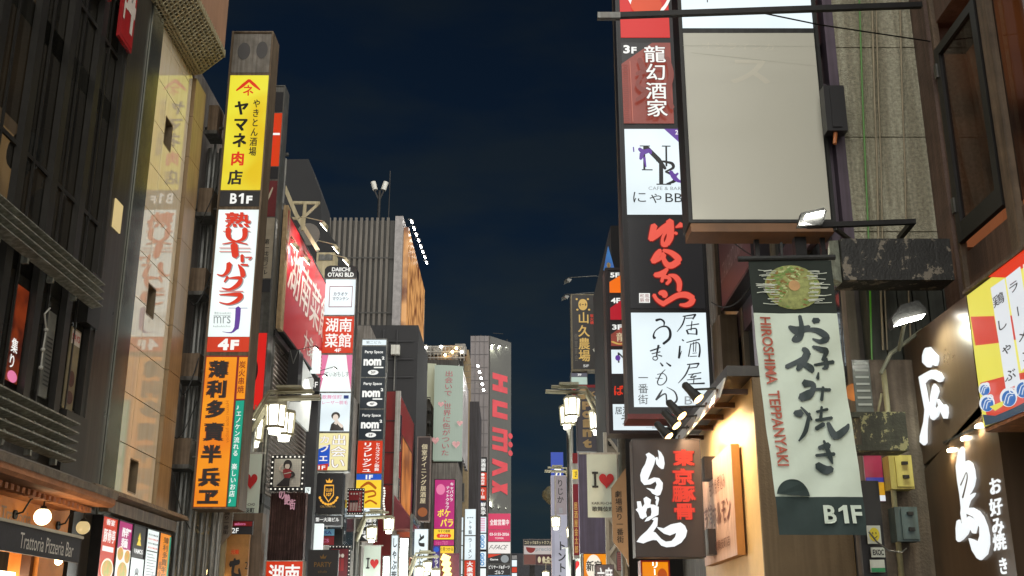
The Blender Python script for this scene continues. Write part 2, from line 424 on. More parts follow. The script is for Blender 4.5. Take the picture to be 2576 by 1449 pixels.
# ================================================================== left: dark building with louvres
e = EYE
dk = M('dark_cladding', (68,64,58), 0.32, 0.35, 0.22, 2.0, streak=0.35, rvar=0.12)
dk2 = M('dark_mullion', (54,52,48), 0.35, 0.5, 0.2, 3)
slat = M('louvre_slat', (150,154,144), 0.5, 0.4, 0.4, 9, streak=0.4)
glass = GLASS('dark_glass', (40,38,32), 0.06, 0.45)
b = T('dark_building', 'dark clad building with louvre bands and tall windows on the left edge', 'building', (-6.6, 12, 0))
YB = [7.0, 8.6, 9.6, 10.6, 11.55, 12.5, 13.45, 14.4, 15.3]
mb = MB(); mb.box(-12,-7.6,6,16.15,0,24); mb.box(-7.6,-6.0,15.35,16.15,0,24)
for z0, z1 in ((e+2.08,e+2.78),(e+4.3,e+4.82),(e+7.4,e+7.75),(e+10.2,e+10.6),(e+13,e+13.5),(4.3,4.6)): mb.box(-7.6,-6.12,6,15.35,z0,z1)
O('wall', mb, dk, b)
mb = MB()
for y in YB: mb.box(-6.11,-6.02,y-0.09,y+0.09,e+2.8,24)
for y in YB: mb.box(-6.11,-6.08,y+0.42,y+0.45,e+2.8,24)
Osplit('mullion', mb, dk2, b)
mb = MB()
for z in (e+5.75, e+8.5, e+9.3): mb.box(-6.115,-6.085,6,15.3,z,z+0.06)
Osplit('transom', mb, dk2, b)
mb = MB()
for y0, y1 in zip(YB, YB[1:]+[15.35]): mb.add([(-6.12,y0+.012,e+2.8),(-6.12,y1-.012,e+2.8),(-6.12,y1-.012,24),(-6.12,y0+.012,24)],[(0,1,2,3)])
for _ in (0,):
    Osplit('window', mb, glass, b)
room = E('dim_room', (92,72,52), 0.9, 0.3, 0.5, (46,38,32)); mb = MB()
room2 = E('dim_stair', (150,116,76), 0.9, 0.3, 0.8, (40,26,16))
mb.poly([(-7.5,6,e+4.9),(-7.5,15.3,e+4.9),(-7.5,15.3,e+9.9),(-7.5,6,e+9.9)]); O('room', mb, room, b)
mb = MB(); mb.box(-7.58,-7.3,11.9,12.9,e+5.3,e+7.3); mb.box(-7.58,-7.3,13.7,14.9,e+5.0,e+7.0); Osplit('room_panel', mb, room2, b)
for (z0, zt, n, y1, nm) in ((e+4.36, e+4.78, 4, 14.9, 'upper'), (e+2.14, e+2.74, 5, 14.6, 'lower')):
    mb = MB()
    for k in range(n):
        zc = z0 + (zt-z0)*(k+0.5)/n; h = (zt-z0)/n*0.21
        mb.hexa([V((-5.92,6,zc-h)),V((-5.76,6,zc-h+0.03)),V((-5.76,y1,zc-h+0.03)),V((-5.92,y1,zc-h)),V((-5.92,6,zc+h-0.03)),V((-5.76,6,zc+h)),V((-5.76,y1,zc+h)),V((-5.92,y1,zc+h-0.03))])
    for y in [6.5 + 0.78*i for i in range(11)]:
        if y < y1: mb.box(-5.98,-5.9,y-0.03,y+0.03,z0-0.03,zt+0.03)
    O('louvre', mb, slat, b)
mb = MB(); mb.box(-6.1,-5.96,14.6,15.35,e+2.0,e+2.9); mb.box(-6.1,-5.96,14.9,15.35,e+4.2,e+4.95); Osplit('louvre_end', mb, dk2, b)
win_lit = E('lit_small_window', (214,190,132), 0.9, 0.1)
mb = MB(); a_ = PX(258,515,-5.985); mb.box(-6.03,-5.98,15.5,15.82,ZY(575,15.6),ZY(505,15.6)); O('small_window', mb, win_lit, b)
redflag = M('red_board', (150,24,26), 0.4, var=0.15)  # second board is the pillar's reflection of the first, built as an object
for (y0, y1, zt, zb, tx, lb) in ((13.75,14.3,e+11.5,e+8.95,'7F','dark red floor board lettered 7F on the dark wall at the top edge'),(14.75,15.3,e+11.5,e+8.65,'4F','dark red reflection of the floor board, built as a board lettered 4F by the pillar')):
    f = side(-5.93, y0, y1, zt, zb); s = Sign('board_and_reflection', lb, f, 0.05, redflag, rim=0)
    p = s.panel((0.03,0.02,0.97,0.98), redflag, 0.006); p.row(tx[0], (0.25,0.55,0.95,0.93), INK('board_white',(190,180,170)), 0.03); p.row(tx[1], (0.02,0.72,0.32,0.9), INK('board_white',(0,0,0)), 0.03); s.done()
# bags hanging inside the upper window
bagm = M('black_bag', (14,14,15), 0.8, var=0.3)
for (u, v, r, sz, lb) in ((62,385,0.24,1.25,'black rounded bag hanging behind the upper left window'),(106,520,0.17,1.7,'narrow black bag hanging lower behind the second window')):
    c = PX(u, v, -6.6); t = T('hanging_bag', lb, 'bag', c)
    mb = MB(); mb.ball(c, r, 16, 10, sz)
    mb.v = [(x + 0.02*math.sin(9*z), y*1.0, z + 0.03*math.sin(7*y+3*x)) for x, y, z in mb.v]; O('body', mb, bagm, t, True)
    mb = MB(); mb.tube([(c.x, c.y+0.1*math.cos(q), c.z + r*sz*0.95 + 0.12*math.sin(q)) for q in [math.pi*k/8 for k in range(9)]], 0.012, 6); O('strap', mb, bagm, t)
    mb = MB(); mb.hexa([c+V((-.03,-.09,-r*sz*1.5)),c+V((.03,-.09,-r*sz*1.5)),c+V((.03,.0,-r*sz*1.3)),c+V((-.03,.0,-r*sz*1.3)),c+V((-.05,-.12,-r*sz*.8)),c+V((.05,-.12,-r*sz*.8)),c+V((.05,.1,-r*sz*.8)),c+V((-.05,.1,-r*sz*.8))]); O('tag', mb, bagm, t)
mb = MB(); P_ = [PX(u,v,-5.9) for u,v in ((126,775),(112,790),(116,830),(108,880),(103,925))]; mb.tube(P_, 0.012, 6)
for p in P_[2:]: mb.ball(p, 0.03, 8, 6)
S('cable', 'thin pale cable with knobs hanging in front of the upper windows', 'cable', mb, M('pale_cable',(150,150,140),0.6))
# posters in the lower windows
def poster(y0, y1, zt, zb, base, lb):
    f = side(-6.10, y0, y1, zt, zb); s = Sign('window_poster', lb, f, 0.01, base, cat='poster', rim=0); p = s.panel((0.01,0.005,0.99,0.995), base, 0.004); return s, p
food = E('poster_food', (190,72,18), 0.30, 0.35, 4.0, (64,10,4)); steelp = M('poster_grey',(96,98,92),0.5,var=0.3,scale=6); beigep = M('poster_beige',(120,110,84),0.5,var=0.25,scale=5)
s, p = poster(12.98,13.32,e+4.15,e+2.95,food,'dark red food poster with white characters in a window above the pizzeria')
p.col('集り', (0.4,0.55), (0.3,0.88), 0.55, LW, 0.02); p.disc((0.5,0.95),0.4,0.06,LPK); s.done()
s, p = poster(13.95,14.22,e+4.1,e+2.95,steelp,'grey text poster in the middle window above the louvres')
for k in range(12): p.rect((0.15,0.3+k*0.05,0.85,0.32+k*0.05), K, 'print_lines')
s.done()
s, p = poster(14.75,15.1,e+4.1,e+2.95,beigep,'beige poster with red stripes in the window nearest the pillar')
p.rect((0.05,0.02,0.95,0.2),INK('poster_white',(190,185,175))); p.row('SAYS',(0.1,0.07,0.9,0.15),INK('poster_red',(160,30,24)),0.03); p.disc((0.5,0.62),0.3,0.1,INK('poster_brown',(70,30,16))); p.disc((0.5,0.85),0.35,0.08,INK('poster_brown',(0,0,0))); s.done()

# polished pillar at the corner of the dark building
poli = M('polished_steel', (150,152,140), 0.2, 0.9, 0.12, 2, rvar=0.08)
mb = MB(); mb.box(-6.5,-5.97,16.17,16.72,0,18)
S('polished_pillar', 'tall polished metal pillar reflecting the lit signs between dark and cream buildings', 'pillar', mb, poli)

# ================================================================== left: cream building
cream = M('cream_panel', (224,212,186), 0.03, 0.0, 0.06, 0.5, coat=0.12, ior=1.52, streak=0.05)
joint = M('dark_joint', (52,46,38), 0.8)
b = T('cream_building', 'cream panel building with small square openings and a mesh clad eave', 'building', (-6.5, 18, 0))
f = side(-6.05, 16.74, 18.75, e+10.1, e+2.0); Wd, Hd = f.w, f.h
ys = sorted(set([0, Hd] + [Hd-(0.87+0.78*k) for k in range(10) if 0 < Hd-(0.87+0.78*k) < Hd]))
jy = ys[1:-1]; holes = []
for (z, hh) in ((8.42,0.5),(5.35,0.5),(2.43,0.5)):
    holes.append((0.78, Hd-(z-2.0+hh/2), 1.16, Hd-(z-2.0-hh/2)))
xs = [0,0.7,0.78,1.16,Wd]
ys2 = sorted(set(ys + [h[1] for h in holes] + [h[3] for h in holes]))
mb = MB(); panelwall(mb, f, xs, ys2, [0.7], jy, holes, 0.016, -0.06, 0); O('wall', mb, cream, b)
mb = MB(); mb.box(-9,-6.25,16.74,19.6,0,e+10.1); O('core', mb, joint, b)
for h in holes:
    mb = MB()
    for (a0,b0,a1,b1) in ((h[0]-.02,h[1],h[0]+.004,h[3]),(h[2]-.004,h[1],h[2]+.02,h[3]),(h[0],h[1]-.02,h[2],h[1]+.004),(h[0],h[3]-.004,h[2],h[3]+.02)):
        f.box(mb, a0/Wd, b0/Hd, a1/Wd, b1/Hd, -0.19, 0.003)
    O('opening_frame', mb, M('opening_frame',(120,104,80),0.5,0.2), b)
pil = M('pilaster_stone', (150,126,92), 0.35, var=0.15, scale=2, streak=0.2)
mb = MB()
for k in range(10): mb.box(-6.3,-5.98,18.77,19.45,e+2.0+0.81*k,e+2.0+0.81*k+0.8)
Osplit('pilaster', mb, pil, b)
ledge = M('ledge_stone', (128,112,92), 0.55, var=0.3, scale=4, streak=0.4)
mb = MB(); mb.hexa([V((-6.1,15.2,e+1.9)),V((-5.66,15.2,e+1.93)),V((-5.66,19.7,e+1.93)),V((-6.1,19.7,e+1.9)),V((-6.1,15.2,e+2.02)),V((-5.7,15.2,e+2.0)),V((-5.7,19.7,e+2.0)),V((-6.1,19.7,e+2.02))]); mb.box(-6.1,-5.84,16.2,19.6,e+1.72,e+1.898)
O('ledge', mb, ledge, b)
mb = MB(); mb.box(-6.4,-6.08,16.3,19.5,0,e+1.7); O('ground_floor', mb, joint, b)
mesh_m = M('expanded_mesh', (160,150,118), 0.5, 0.3, 0.15, 4)
mb = MB()                                   # mesh eave: slats both ways, underside slopes out and up
prof = [(-6.05, e+10.1), (-5.87, e+10.13), (-5.46, e+10.5), (-5.46, e+10.62)]
for i in range(3):
    (xa, za), (xb_, zb_) = prof[i], prof[i+1]
    for k in range(30): y = 15.6 + k*0.105; mb.bar((xa,y,za),(xb_,y,zb_),0.034)
    for k in range((3,7,1)[i]):
        t = k/(3,7,1)[i]; mb.bar((xa+(xb_-xa)*t,15.6,za+(zb_-za)*t),(xa+(xb_-xa)*t,18.65,za+(zb_-za)*t),0.034)
O('mesh_eave', mb, mesh_m, b)
mb = MB(); mb.prism([(-6.3,15.6,e+10.16),(-5.89,15.6,e+10.19),(-5.5,15.6,e+10.54),(-5.5,15.6,e+10.64),(-6.3,15.6,e+10.64)],(0,3.06,0)); O('eave_back', mb, M('eave_back',(52,46,36),0.8), b)
mb = MB(); mb.box(-9,-5.47,15.6,18.66,e+10.645,26); O('upper_wall', mb, M('upper_wall_uplit',(150,114,88),0.7,var=0.12,scale=1.2,streak=0.1), b)  # orange uplight on this wall is put into its peach base colour
# light boxes under the ledge
MENU = [('red', 16.05, REDP), ('mag', 16.72, E('backlit_magenta',(176,30,110),1.0,0.05)), ('dark', 17.39, BKP), ('white', 18.06, WHI), ('orange', 18.73, ORP)]
labs = ['red menu light box with white characters and a food bowl, nearest the pizzeria', 'magenta menu light box with three noodle bowls under the ledge', 'black and white light box with a small gold tree emblem under the ledge', 'white menu light box with fine print under the ledge', 'orange light box with black brush characters under the ledge']
bowl = EL('bowl_white', (250,240,220), 1.0); soup = E('bowl_soup', (226,150,50), 1.0, 0.3, 9, (150,170,50), sample=False)
for i, (nm, y, m) in enumerate(MENU):
    f = side(-5.86, y, y+0.64, e+1.66, e+0.72); s = Sign('menu_light_box', labs[i], f, 0.15, dark_metal, 'menu light boxes under the ledge', 'light box', rim=0.015)
    p = s.panel((0.025,0.02,0.975,0.98), m)
    if i == 0:
        p.row('香宴', (0.2,0.02,0.8,0.12), LW, 0.03); p.row('豚骨亭', (0.1,0.17,0.9,0.4), LW, 0.04); p.rect((0.1,0.45,0.85,0.53), LW); p.disc((0.55,0.8),0.42,0.17,bowl); p.disc((0.55,0.8),0.36,0.14,soup)
    elif i == 1:
        p.col('醉麺', (0.5,0.08),(0.5,0.42),0.5,LW,0.04); p.rect((0.6,0.1,0.9,0.14), LW)
        p.rect((0,0.44,1,1), LW)
        for (x, y_, r) in ((0.26,0.52,0.24),(0.76,0.55,0.24),(0.48,0.82,0.4)): p.disc((x,y_),r,r*0.5,bowl); p.disc((x,y_),r*0.86,r*0.43,soup)
    elif i == 2:
        p.poly([(0.5,0.1),(0.62,0.22),(0.56,0.22),(0.68,0.32),(0.32,0.32),(0.44,0.22),(0.38,0.22)], LY, 'emblem'); p.row('VAMOS', (0.15,0.38,0.85,0.46), LW, 0.03)
        p.rect((0,0.54,1,1), WHI); p.disc((0.5,0.76),0.16,0.06,LG); p.ring((0.5,0.84),0.14,0.05,0.03,KE)
    elif i == 3:
        for k in range(4): p.row('本日の御品書', (0.08,0.04+k*0.075,0.92,0.1+k*0.075), LR if k % 2 else KE, 0.02)
        p.rect((0.02,0.36,0.98,0.38), KE)
        for k in range(11): p.rect((0.08,0.42+k*0.05,0.6+0.3*((k*7)%5)/5,0.435+k*0.05), LG, 'print_lines')
        p.row('J', (0.45,0.72,0.6,0.95), LG)
    else:
        p.col('薄利多賣半兵ヱ', (0.55,0.05), (0.55,0.97), 0.5, KE, 0.02); p.col('炭火焼', (0.2,0.5), (0.2,0.96), 0.28, KE, 0.02); p.rect((0.84,0.03,0.98,0.97), E('backlit_green',(0,0,0)))
    s.done()

# ================================================================== left: pizzeria
b = T('pizzeria', 'ochre plastered pizzeria front with dentil cornice and dark awning', 'shop', (-5.9, 11, 0))
ochre = M('ochre_plaster', (212,140,62), 0.6, var=0.18, scale=2, bump=0.15)
cornm = M('cornice_plaster', (168,112,70), 0.7, var=0.3, scale=5, bump=0.2); cornw = M('cornice_weathered', (104,96,84), 0.8, var=0.5, scale=7, bump=0.3)
mb = MB(); mb.box(-6.3,-5.92,6,15.0,e+1.0,e+2.0); mb.box(-6.3,-5.92,6,9.0,0,e+1.0); mb.box(-6.3,-5.92,14.2,15.0,0,e+1.0); O('wall', mb, ochre, b)
mb = MB()
prof = [(-5.92,e+1.56),(-5.72,e+1.58),(-5.62,e+1.62),(-5.24,e+1.60),(-5.2,e+1.64),(-5.2,e+1.76),(-5.3,e+1.78),(-5.92,e+2.0)]
mb.prism([(x,5.5,z) for x, z in prof], (0,9.15,0)); O('cornice', mb, cornm, b)
mb = MB(); mb.prism([(-5.18,5.5,e+1.70),(-5.17,5.5,e+1.79),(-5.3,5.5,e+1.83),(-5.9,5.5,e+2.06),(-5.9,5.5,e+2.03),(-5.3,5.5,e+1.80)], (0,9.17,0)); O('cornice_capping', mb, cornw, b)
mb = MB()
for k in range(62): y = 5.6 + k*0.147; mb.box(-5.62,-5.50,y,y+0.075,e+1.535,e+1.60)
O('dentils', mb, cornm, b)
awn = M('awning_canvas', (44,46,52), 0.75, var=0.2, scale=6, bump=0.15); trim = M('awning_trim', (176,170,150), 0.6, var=0.15)
aw = T('awning', 'dark canvas awning lettered Trattoria Pizzeria Bar over the pizzeria door', 'awning', (-5.4, 11, e+0.8))
mb = MB(); mb.prism([(-5.9,6,e+1.24),(-4.98,6,e+1.075),(-4.98,6,e+0.80),(-5.02,6,e+0.80),(-5.02,6,e+1.05),(-5.9,6,e+1.21)], (0,7.05,0)); O('canvas', mb, awn, aw)
mb = MB(); mb.bar((-4.975,5.9,e+1.085),(-4.975,13.07,e+1.085),0.03); mb.bar((-4.975,13.07,e+1.09),(-5.9,13.07,e+1.25),0.03); O('trim', mb, trim, aw)
mb = MB(); mb.prism([(-5.9,13.02,e+1.22),(-5.0,13.02,e+1.06),(-5.0,13.02,e+0.80),(-5.5,13.02,e+0.95)], (0,0.03,0)); O('end_panel', mb, awn, aw)
f = side(-4.975, 9.0, 13.0, e+1.06, e+0.80); pn = MB(); f.box(pn, 0, 0.05, 1, 0.95, -0.002, 0.001); ob = O('valance', pn, awn, aw)
p = Panel(ob, f.sub(0,0,1,1,0.001), aw); chalk = INK('chalk_white', (190,188,178))
for (x0,x1) in ((0.60,0.955),(0.10,0.47)): p.row('Trattoria Pizzeria Bar', (x0,0.22,x1,0.82), chalk, 0.0)
p.done()
p0 = side(-5.918, 12.9, 14.1, e+1.5, e+1.0); mbx = MB(); p0.box(mbx,0.5,0.1,0.5001,0.1001,-0.01,-0.005)
lt = Panel(O('wall_lettering_base', mbx, ochre, b), p0, b); gl = INK('wall_letter_grey', (150,130,110)); lt.row('Trattoria', (0.05,0.1,0.75,0.42), gl, 0.01); lt.row('Pizzeria Bar', (0.02,0.55,0.98,0.92), gl, 0.01); lt.done()
mb = MB(); mb.box(-5.915,-5.86,12.0,12.06,e+1.16,e+1.52); mb.box(-5.915,-5.86,10.4,10.46,e+1.16,e+1.52); mb.box(-5.915,-5.86,10.46,12.0,e+1.48,e+1.52); O('frame_moulding', mb, M('wood_dark',(74,44,24),0.5), b)
mb = MB(); mb.box(-6.25,-6.15,9.1,14.1,0.3,e+0.75); O('shop_window_fill', mb, shop_warm, b)
mb = MB()
for y in (9.0,10.3,11.6,12.9,14.15): mb.box(-6.1,-5.98,y-0.05,y+0.05,0,e+1.0)
mb.box(-6.1,-5.98,9.05,14.1,0,0.3); Osplit('window_frame', mb, M('wood_dark',(0,0,0)), b)
globe = E('globe_glass', (255,236,190), 2.6, 0.03); globe2 = E('globe_glass_dim', (240,212,150), 0.75, 0.1, 3)
for (u, v, r, gm, lb) in ((107,1300,0.10,globe,'bright round globe wall lamp on a curled bracket over the awning'),(209,1327,0.088,globe2,'dim round globe wall lamp nearest the corner of the pizzeria')):
    c = PX(u, v, -5.60); t = T('wall_lamp', lb, 'lamp', (-5.92, c.y, c.z), 'globe lamps on the pizzeria wall')
    mb = MB(); mb.ball(c, r, 20, 12); O('globe', mb, gm, t, True)
    mb = MB(); mb.tube([(-5.92,c.y-.05,c.z+0.02),(-5.82,c.y-.05,c.z+0.05),(-5.75,c.y-.04,c.z+0.2),(-5.66,c.y-.02,c.z+0.24),(-5.6,c.y,c.z+0.19),(-5.6,c.y,c.z+r)], 0.012, 8); O('arm', mb, old_black, t, True)
    mb = MB(); mb.tube([(-5.6,c.y,c.z+r*0.85),(-5.6,c.y,c.z+r*1.25)],[0.05,0.03],12); mb.tube([(-5.92,c.y-.05,c.z+.02),(-5.895,c.y-.05,c.z+.02)],0.055,12); O('cap', mb, old_black, t)
c = PX(147,1412,-5.5); t = T('pendant_bulb', 'small bare warm bulb hanging beneath the awning', 'lamp', c)
mb = MB(); mb.ball(c, 0.045, 12, 8); O('bulb', mb, lamp_warm, t, True)
mb = MB(); mb.tube([c+V((0,0,0.04)),c+V((0,0,0.1))],0.02,8); mb.tube([c+V((0,0,0.1)),V((c.x,c.y,e+1.13))],0.006,6); O('cord', mb, old_black, t)

# ================================================================== left: main sign tower
f = face(533, 645, 80, 1281, 20.0)
s = Sign('sign_tower', 'tall brown sign tower of yellow, white and orange light panels beside the cream building', f, 0.55, brown_cab, rim=0.03, rimd=0.03)
p = s.pv(86,183, M('blank_grey_panel',(128,122,112),0.5,var=0.3,scale=4,streak=0.35), 0.05,0.95, 'blank weathered grey panel')
sm = INK('smudge',(74,72,70)); p.disc((0.3,0.45),0.17,0.22,sm,'stains'); p.disc((0.78,0.42),0.15,0.22,sm,'stains')
YEL = E('backlit_yellow', (232,222,60), 1.0, 0.1, 1.0, (222,186,16))
p = s.pv(190,478, YEL, 0.045,0.955,'yellow panel'); p.q((400,470),(735,465),(330,1352),(680,1352))
p.brush([[(455,590,12),(510,550,26),(565,508,24)],[(565,508,24),(612,545,26),(660,582,12)]], LR, 'emblem', smooth=1)
p.row('ネ', (510,545,606,632), LR, 0.03)
p.col('ヤマネ', (505,665), (487,1040), 128, KE, 0.07); p.col('肉', (478,1060), (475,1175), 125, LR, 0.06); p.col('店', (462,1200), (455,1320), 130, KE, 0.06)
p.col('やきとん酒場', (638,655), (604,1100), 66, KE, 0.03)
p = s.pv(481,519, BKP, 0.045,0.955,'dark floor panel'); p.row('B', (0.26,0.16,0.43,0.84), LW, 0.03); p.one((0.475,0.16,0.60,0.84), LW); p.row('F', (0.67,0.32,0.82,0.84), LW, 0.045)
p = s.pv(528,847, WHI, 0.04,0.96,'white panel'); p.q((220,158),(612,155),(125,1272),(532,1272))
OUT = EL('outline_grey', (150,150,150), 1.0)
for (mm, dx, dy) in ((OUT, 7, 5), (LR, 0, 0)):
    bo = 0.05
    p.row('熟', (275+dx,178+dy,540+dx,325+dy), mm, bo)
    p.brush([[(320+dx,335+dy,55),(320+dx,400+dy,48),(365+dx,440+dy,20),(505+dx,472+dy,10)],[(478+dx,335+dy,52),(478+dx,400+dy,48),(430+dx,440+dy,22),(262+dx,472+dy,8)],[(268+dx,358+dy,7),(325+dx,358+dy,7)],[(480+dx,356+dy,7),(530+dx,356+dy,7)]], mm, smooth=4)
    p.brush([[(375+dx,478+dy,72),(390+dx,580+dy,66)]], mm, smooth=1)
    for y in (508,540): p.brush([[(235+dx,y+dy,6),(535+dx,y+dy,6)]], mm, smooth=1)
    p.brush([[(455+dx,572+dy,34),(458+dx,628+dy,34)],[(480+dx,590+dy,8),(552+dx,590+dy,12),(520+dx,612+dy,12)]], mm, smooth=2)
    p.brush([[(332+dx,648+dy,56),(318+dx,710+dy,42),(270+dx,752+dy,20),(215+dx,742+dy,10)],[(420+dx,655+dy,12),(455+dx,705+dy,46),(468+dx,755+dy,52)],[(445+dx,655+dy,16),(512+dx,660+dy,20)]], mm)
    p.brush([[(318+dx,765+dy,30),(285+dx,808+dy,14)],[(330+dx,775+dy,10),(440+dx,775+dy,34),(420+dx,830+dy,44),(340+dx,872+dy,22),(262+dx,860+dy,10)]], mm)
    p.brush([[(238+dx,888+dy,7),(470+dx,890+dy,7)]], mm, smooth=1)
    p.brush([[(238+dx,920+dy,8),(440+dx,920+dy,40),(420+dx,965+dy,40),(330+dx,1000+dy,18),(240+dx,985+dy,10)]], mm)
p.heart((398,395), 46, WHI, 'emblem', 40)
p.brush([[(330,1036,5),(515,1036,5)],[(425,1036,52),(420,1130,50),(410,1210,44)],[(405,1205,36),(360,1245,12),(275,1238,4)]], LP, smooth=3)
p.row('mrs', (188,1105,352,1168), LG); p.row('熟女＆HARUKO', (195,1068,358,1092), LG, 0.01); p.rect((186,1098,352,1102), LG); p.row('kabukicho', (185,1184,352,1200), LG)
p = s.pv(848,885, REDP, 0.04,0.96,'red floor panel'); p.row('4', (0.26,0.12,0.52,0.9), LW, 0.06); p.row('F', (0.56,0.2,0.76,0.88), LW, 0.06)
p = s.pv(895,1278, E('backlit_maroon',(128,18,20),1.0,0.05), 0.02,0.98,'orange panel framed in maroon'); p.q((152,30),(552,28),(45,1332),(462,1332))
p.poly([(57,1322),(352,1322),(443,42),(165,42)], ORP); p.poly([(438,410),(515,410),(540,42),(463,42)], ORP)
p.poly([(357,1326),(450,1326),(520,420),(430,424)], E('green_border',(0,70,52),1)); p.poly([(370,1320),(443,1320),(512,424),(436,428)], GRP)
for (i, c, x, y, w_) in ((0,'薄',275,152,170),(1,'利',262,325,175),(2,'多',248,500,172),(3,'賣',237,695,178),(4,'半',217,885,178),(5,'兵',202,1078,188),(6,'ヱ',190,1240,190)):
    p.col(c, (x,y-82), (x,y+82), w_*1.04, LBR, 0.11)
    p.col(c, (x,y-82), (x,y+82), w_*0.985, KE, 0.045)
p.col('炭火串焼', (498,75), (478,365), 62, LRD, 0.02)
p.col('♪エノケン流れる 楽しいお店♪', (472,455), (404,1300), 52, LW, 0.02)
p.row('Hakuri tabai hanbey', (385,430,345,790), E('letter_orange_dark',(190,96,10),1,sample=False), 0.0, rot=True)
s.done()
# brackets, pipes and the little AC boxes between the cream wall and the tower
bx = M('bracket_brown', (132,112,90), 0.5, 0.2, 0.2, 4, streak=0.4)
proto = None
for i, (u0,u1,v0,v1,lb) in enumerate(((525,555,273,343,'topmost brown bracket box holding the sign tower'),(500,540,480,548,'second brown bracket box from the top of the sign tower'),(480,524,680,745,'third bracket box beside the white panel of the tower'),(458,508,893,958,'brown bracket box beside the red 4F panel'),(437,486,1105,1178,'lowest brown bracket box beside the orange panel'))):
    a = PY(u0, v1, 20.25); c = PY(u1, v0, 20.25)
    t = T('bracket_box', lb, 'bracket', ((a.x+c.x)/2, 20.25, a.z), 'bracket boxes of the sign tower')
    mb = MB(); mb.box(a.x, c.x, 20.1, 20.5, a.z+0.05, c.z); O('housing', mb, bx, t)
    mb = MB(); mb.box(a.x-0.04, c.x+0.02, 20.05, 20.55, a.z-0.03, a.z+0.045); mb.tube([(a.x-0.1,20.3,a.z+0.2),(c.x+0.3,20.3,a.z+0.2)],0.03,8); O('flange', mb, grey_steel, t)
mb = MB()
for k in range(12):
    x = -6.22 + k*0.075; y = 20.9 + 0.25*math.sin(k*2.1); mb.tube([(x,y,0.2),(x,y,11.2)], 0.035 if k % 3 else 0.06, 8)
t = T('pipe_bundle', 'bundle of grey vertical pipes behind the sign tower', 'pipes', (-5.8,20.9,0.2)); Osplit('pipe', mb, M('pipe_grey',(160,162,158),0.4,0.5,0.3,3,streak=0.4), t)
mb = MB(); mb.box(-9,-6.3,19.62,24.6,0,12.5); S('narrow_building', 'dim narrow building hidden behind the sign tower', 'building', mb, M('dim_grey_wall',(120,114,108),0.8,var=0.2,streak=0.3))
for (u0,v0,u1,v1,sg,lb) in ((505,560,545,470,.15,'below the second bracket box'),(480,760,530,690,.3,'beside the third bracket box'),(455,980,500,900,.35,'under the bracket box at the 4F panel'),(440,1100,495,1010,.25,'just over the lowest bracket box'),(438,1195,478,1330,.1,'hanging under the lowest bracket box')):
    p0, p1 = PY(u0,v0,20.0), PY(u1,v1,20.1); mb = MB(); mb.tube([p0+(p1-p0)*(k/8)-V((0,.1*math.sin(k*.4),sg*4*(k/8)*(1-k/8))) for k in range(9)], .011, 6)
    S('slack_cable', 'slack black cable ' + lb, 'cable', mb, old_black, 'slack cables beside the sign tower')

# ================================================================== left: behind the tower
# second sign column, seen edge-on past the tower
f = face(640, 690, 215, 1040, 24.5)
s = Sign('sign_tower', 'slim dark sign column half hidden behind the yellow sign tower, with red panels', f, 0.5, grey_steel, rim=0.025)
p = s.pv(232,282, BKP, 0.05,0.93); p = s.pv(285,418, E('backlit_vermilion',(206,58,16),1,0.05), 0.05,0.93); p.col('ゐ酒処', (0.55,0.1),(0.5,0.9),0.5,LR,0.02)
p.rect((0.2,0.38,0.95,0.42), LW)
p = s.pv(420,450, BKP, 0.05,0.93); p = s.pv(455,545, M('dim_red_panel',(110,40,42),0.4,var=0.2), 0.05,0.93); p.brush([[(0.3,0.75,0.08),(0.6,0.4,0.1),(0.75,0.2,0.06)]], INK('panel_cream',(196,186,160)))
p = s.pv(548,700, M('dim_cream_panel',(160,150,130),0.4,var=0.2), 0.05,0.93); p.col('第一共同ビル', (0.6,0.35),(0.6,0.95),0.4,K,0.01)
p = s.pv(703,735, BKP, 0.05,0.93)
p = s.pv(838,1030, E('backlit_scarlet',(214,36,30),1,0.05), 0.05,0.93); p.disc((0.2,0.5),0.45,0.2,K,'artwork'); p.rect((0.05,0.36,0.5,0.38), LW); p.row('5', (0.05,0.48,0.35,0.6), LW, 0.04)
s.done()
# steel riser frame
t = T('steel_riser', 'tall grey steel riser frame rising past the sign column', 'frame', PY(701,600,25.2))
mb = MB()
for u in (690,704):
    a = PY(u, 600, 25.2); z1 = ZY(400,25.2); mb.tube([(a.x,25.2,0.1),(a.x,25.2,z1)], 0.055, 10)
Osplit('post', mb, grey_steel, t)
mb = MB(); a = PY(690,600,25.2); c = PY(712,600,25.2)
for k in range(9): z = 2.2+k*1.35; mb.box(a.x,c.x,25.15,25.25,z,z+0.06)
Osplit('rung', mb, grey_steel, t)

# building with the red billboard
b = T('billboard_building', 'building behind the red billboard with ribbed shutters below it', 'building', (-6, 28, 0))
wallm = M('grimy_wall', (112,106,100), 0.75, var=0.25, scale=1.5, streak=0.4)
mb = MB(); mb.box(-10,-5.75,24.8,32.3,0,e+9.9); O('wall', mb, wallm, b)
ribm = M('ribbed_shutter', (150,140,132), 0.45, 0.3, 0.15, 3, streak=0.25)
mb = MB()
for k in range(34):
    z = e+3.1 + k*0.112; mb.hexa([V((-5.74,25.2,z)),V((-5.66,25.2,z+0.03)),V((-5.66,32.2,z+0.03)),V((-5.74,32.2,z)),V((-5.74,25.2,z+0.1)),V((-5.70,25.2,z+0.1)),V((-5.70,32.2,z+0.1)),V((-5.74,32.2,z+0.1))])
O('shutter', mb, ribm, b)
mb = MB(); mb.box(-5.74,-5.6,25.0,32.3,e+2.85,e+3.05); mb.box(-5.74,-5.55,25.0,32.3,e+6.72,e+6.86); O('band', mb, dark_metal, b)
mb = MB(); mb.box(-5.745,-5.70,25.4,32,0.3,2.7); O('shop_window_fill', mb, shop_cool, b)  # unseen glowing window added below view to light the street
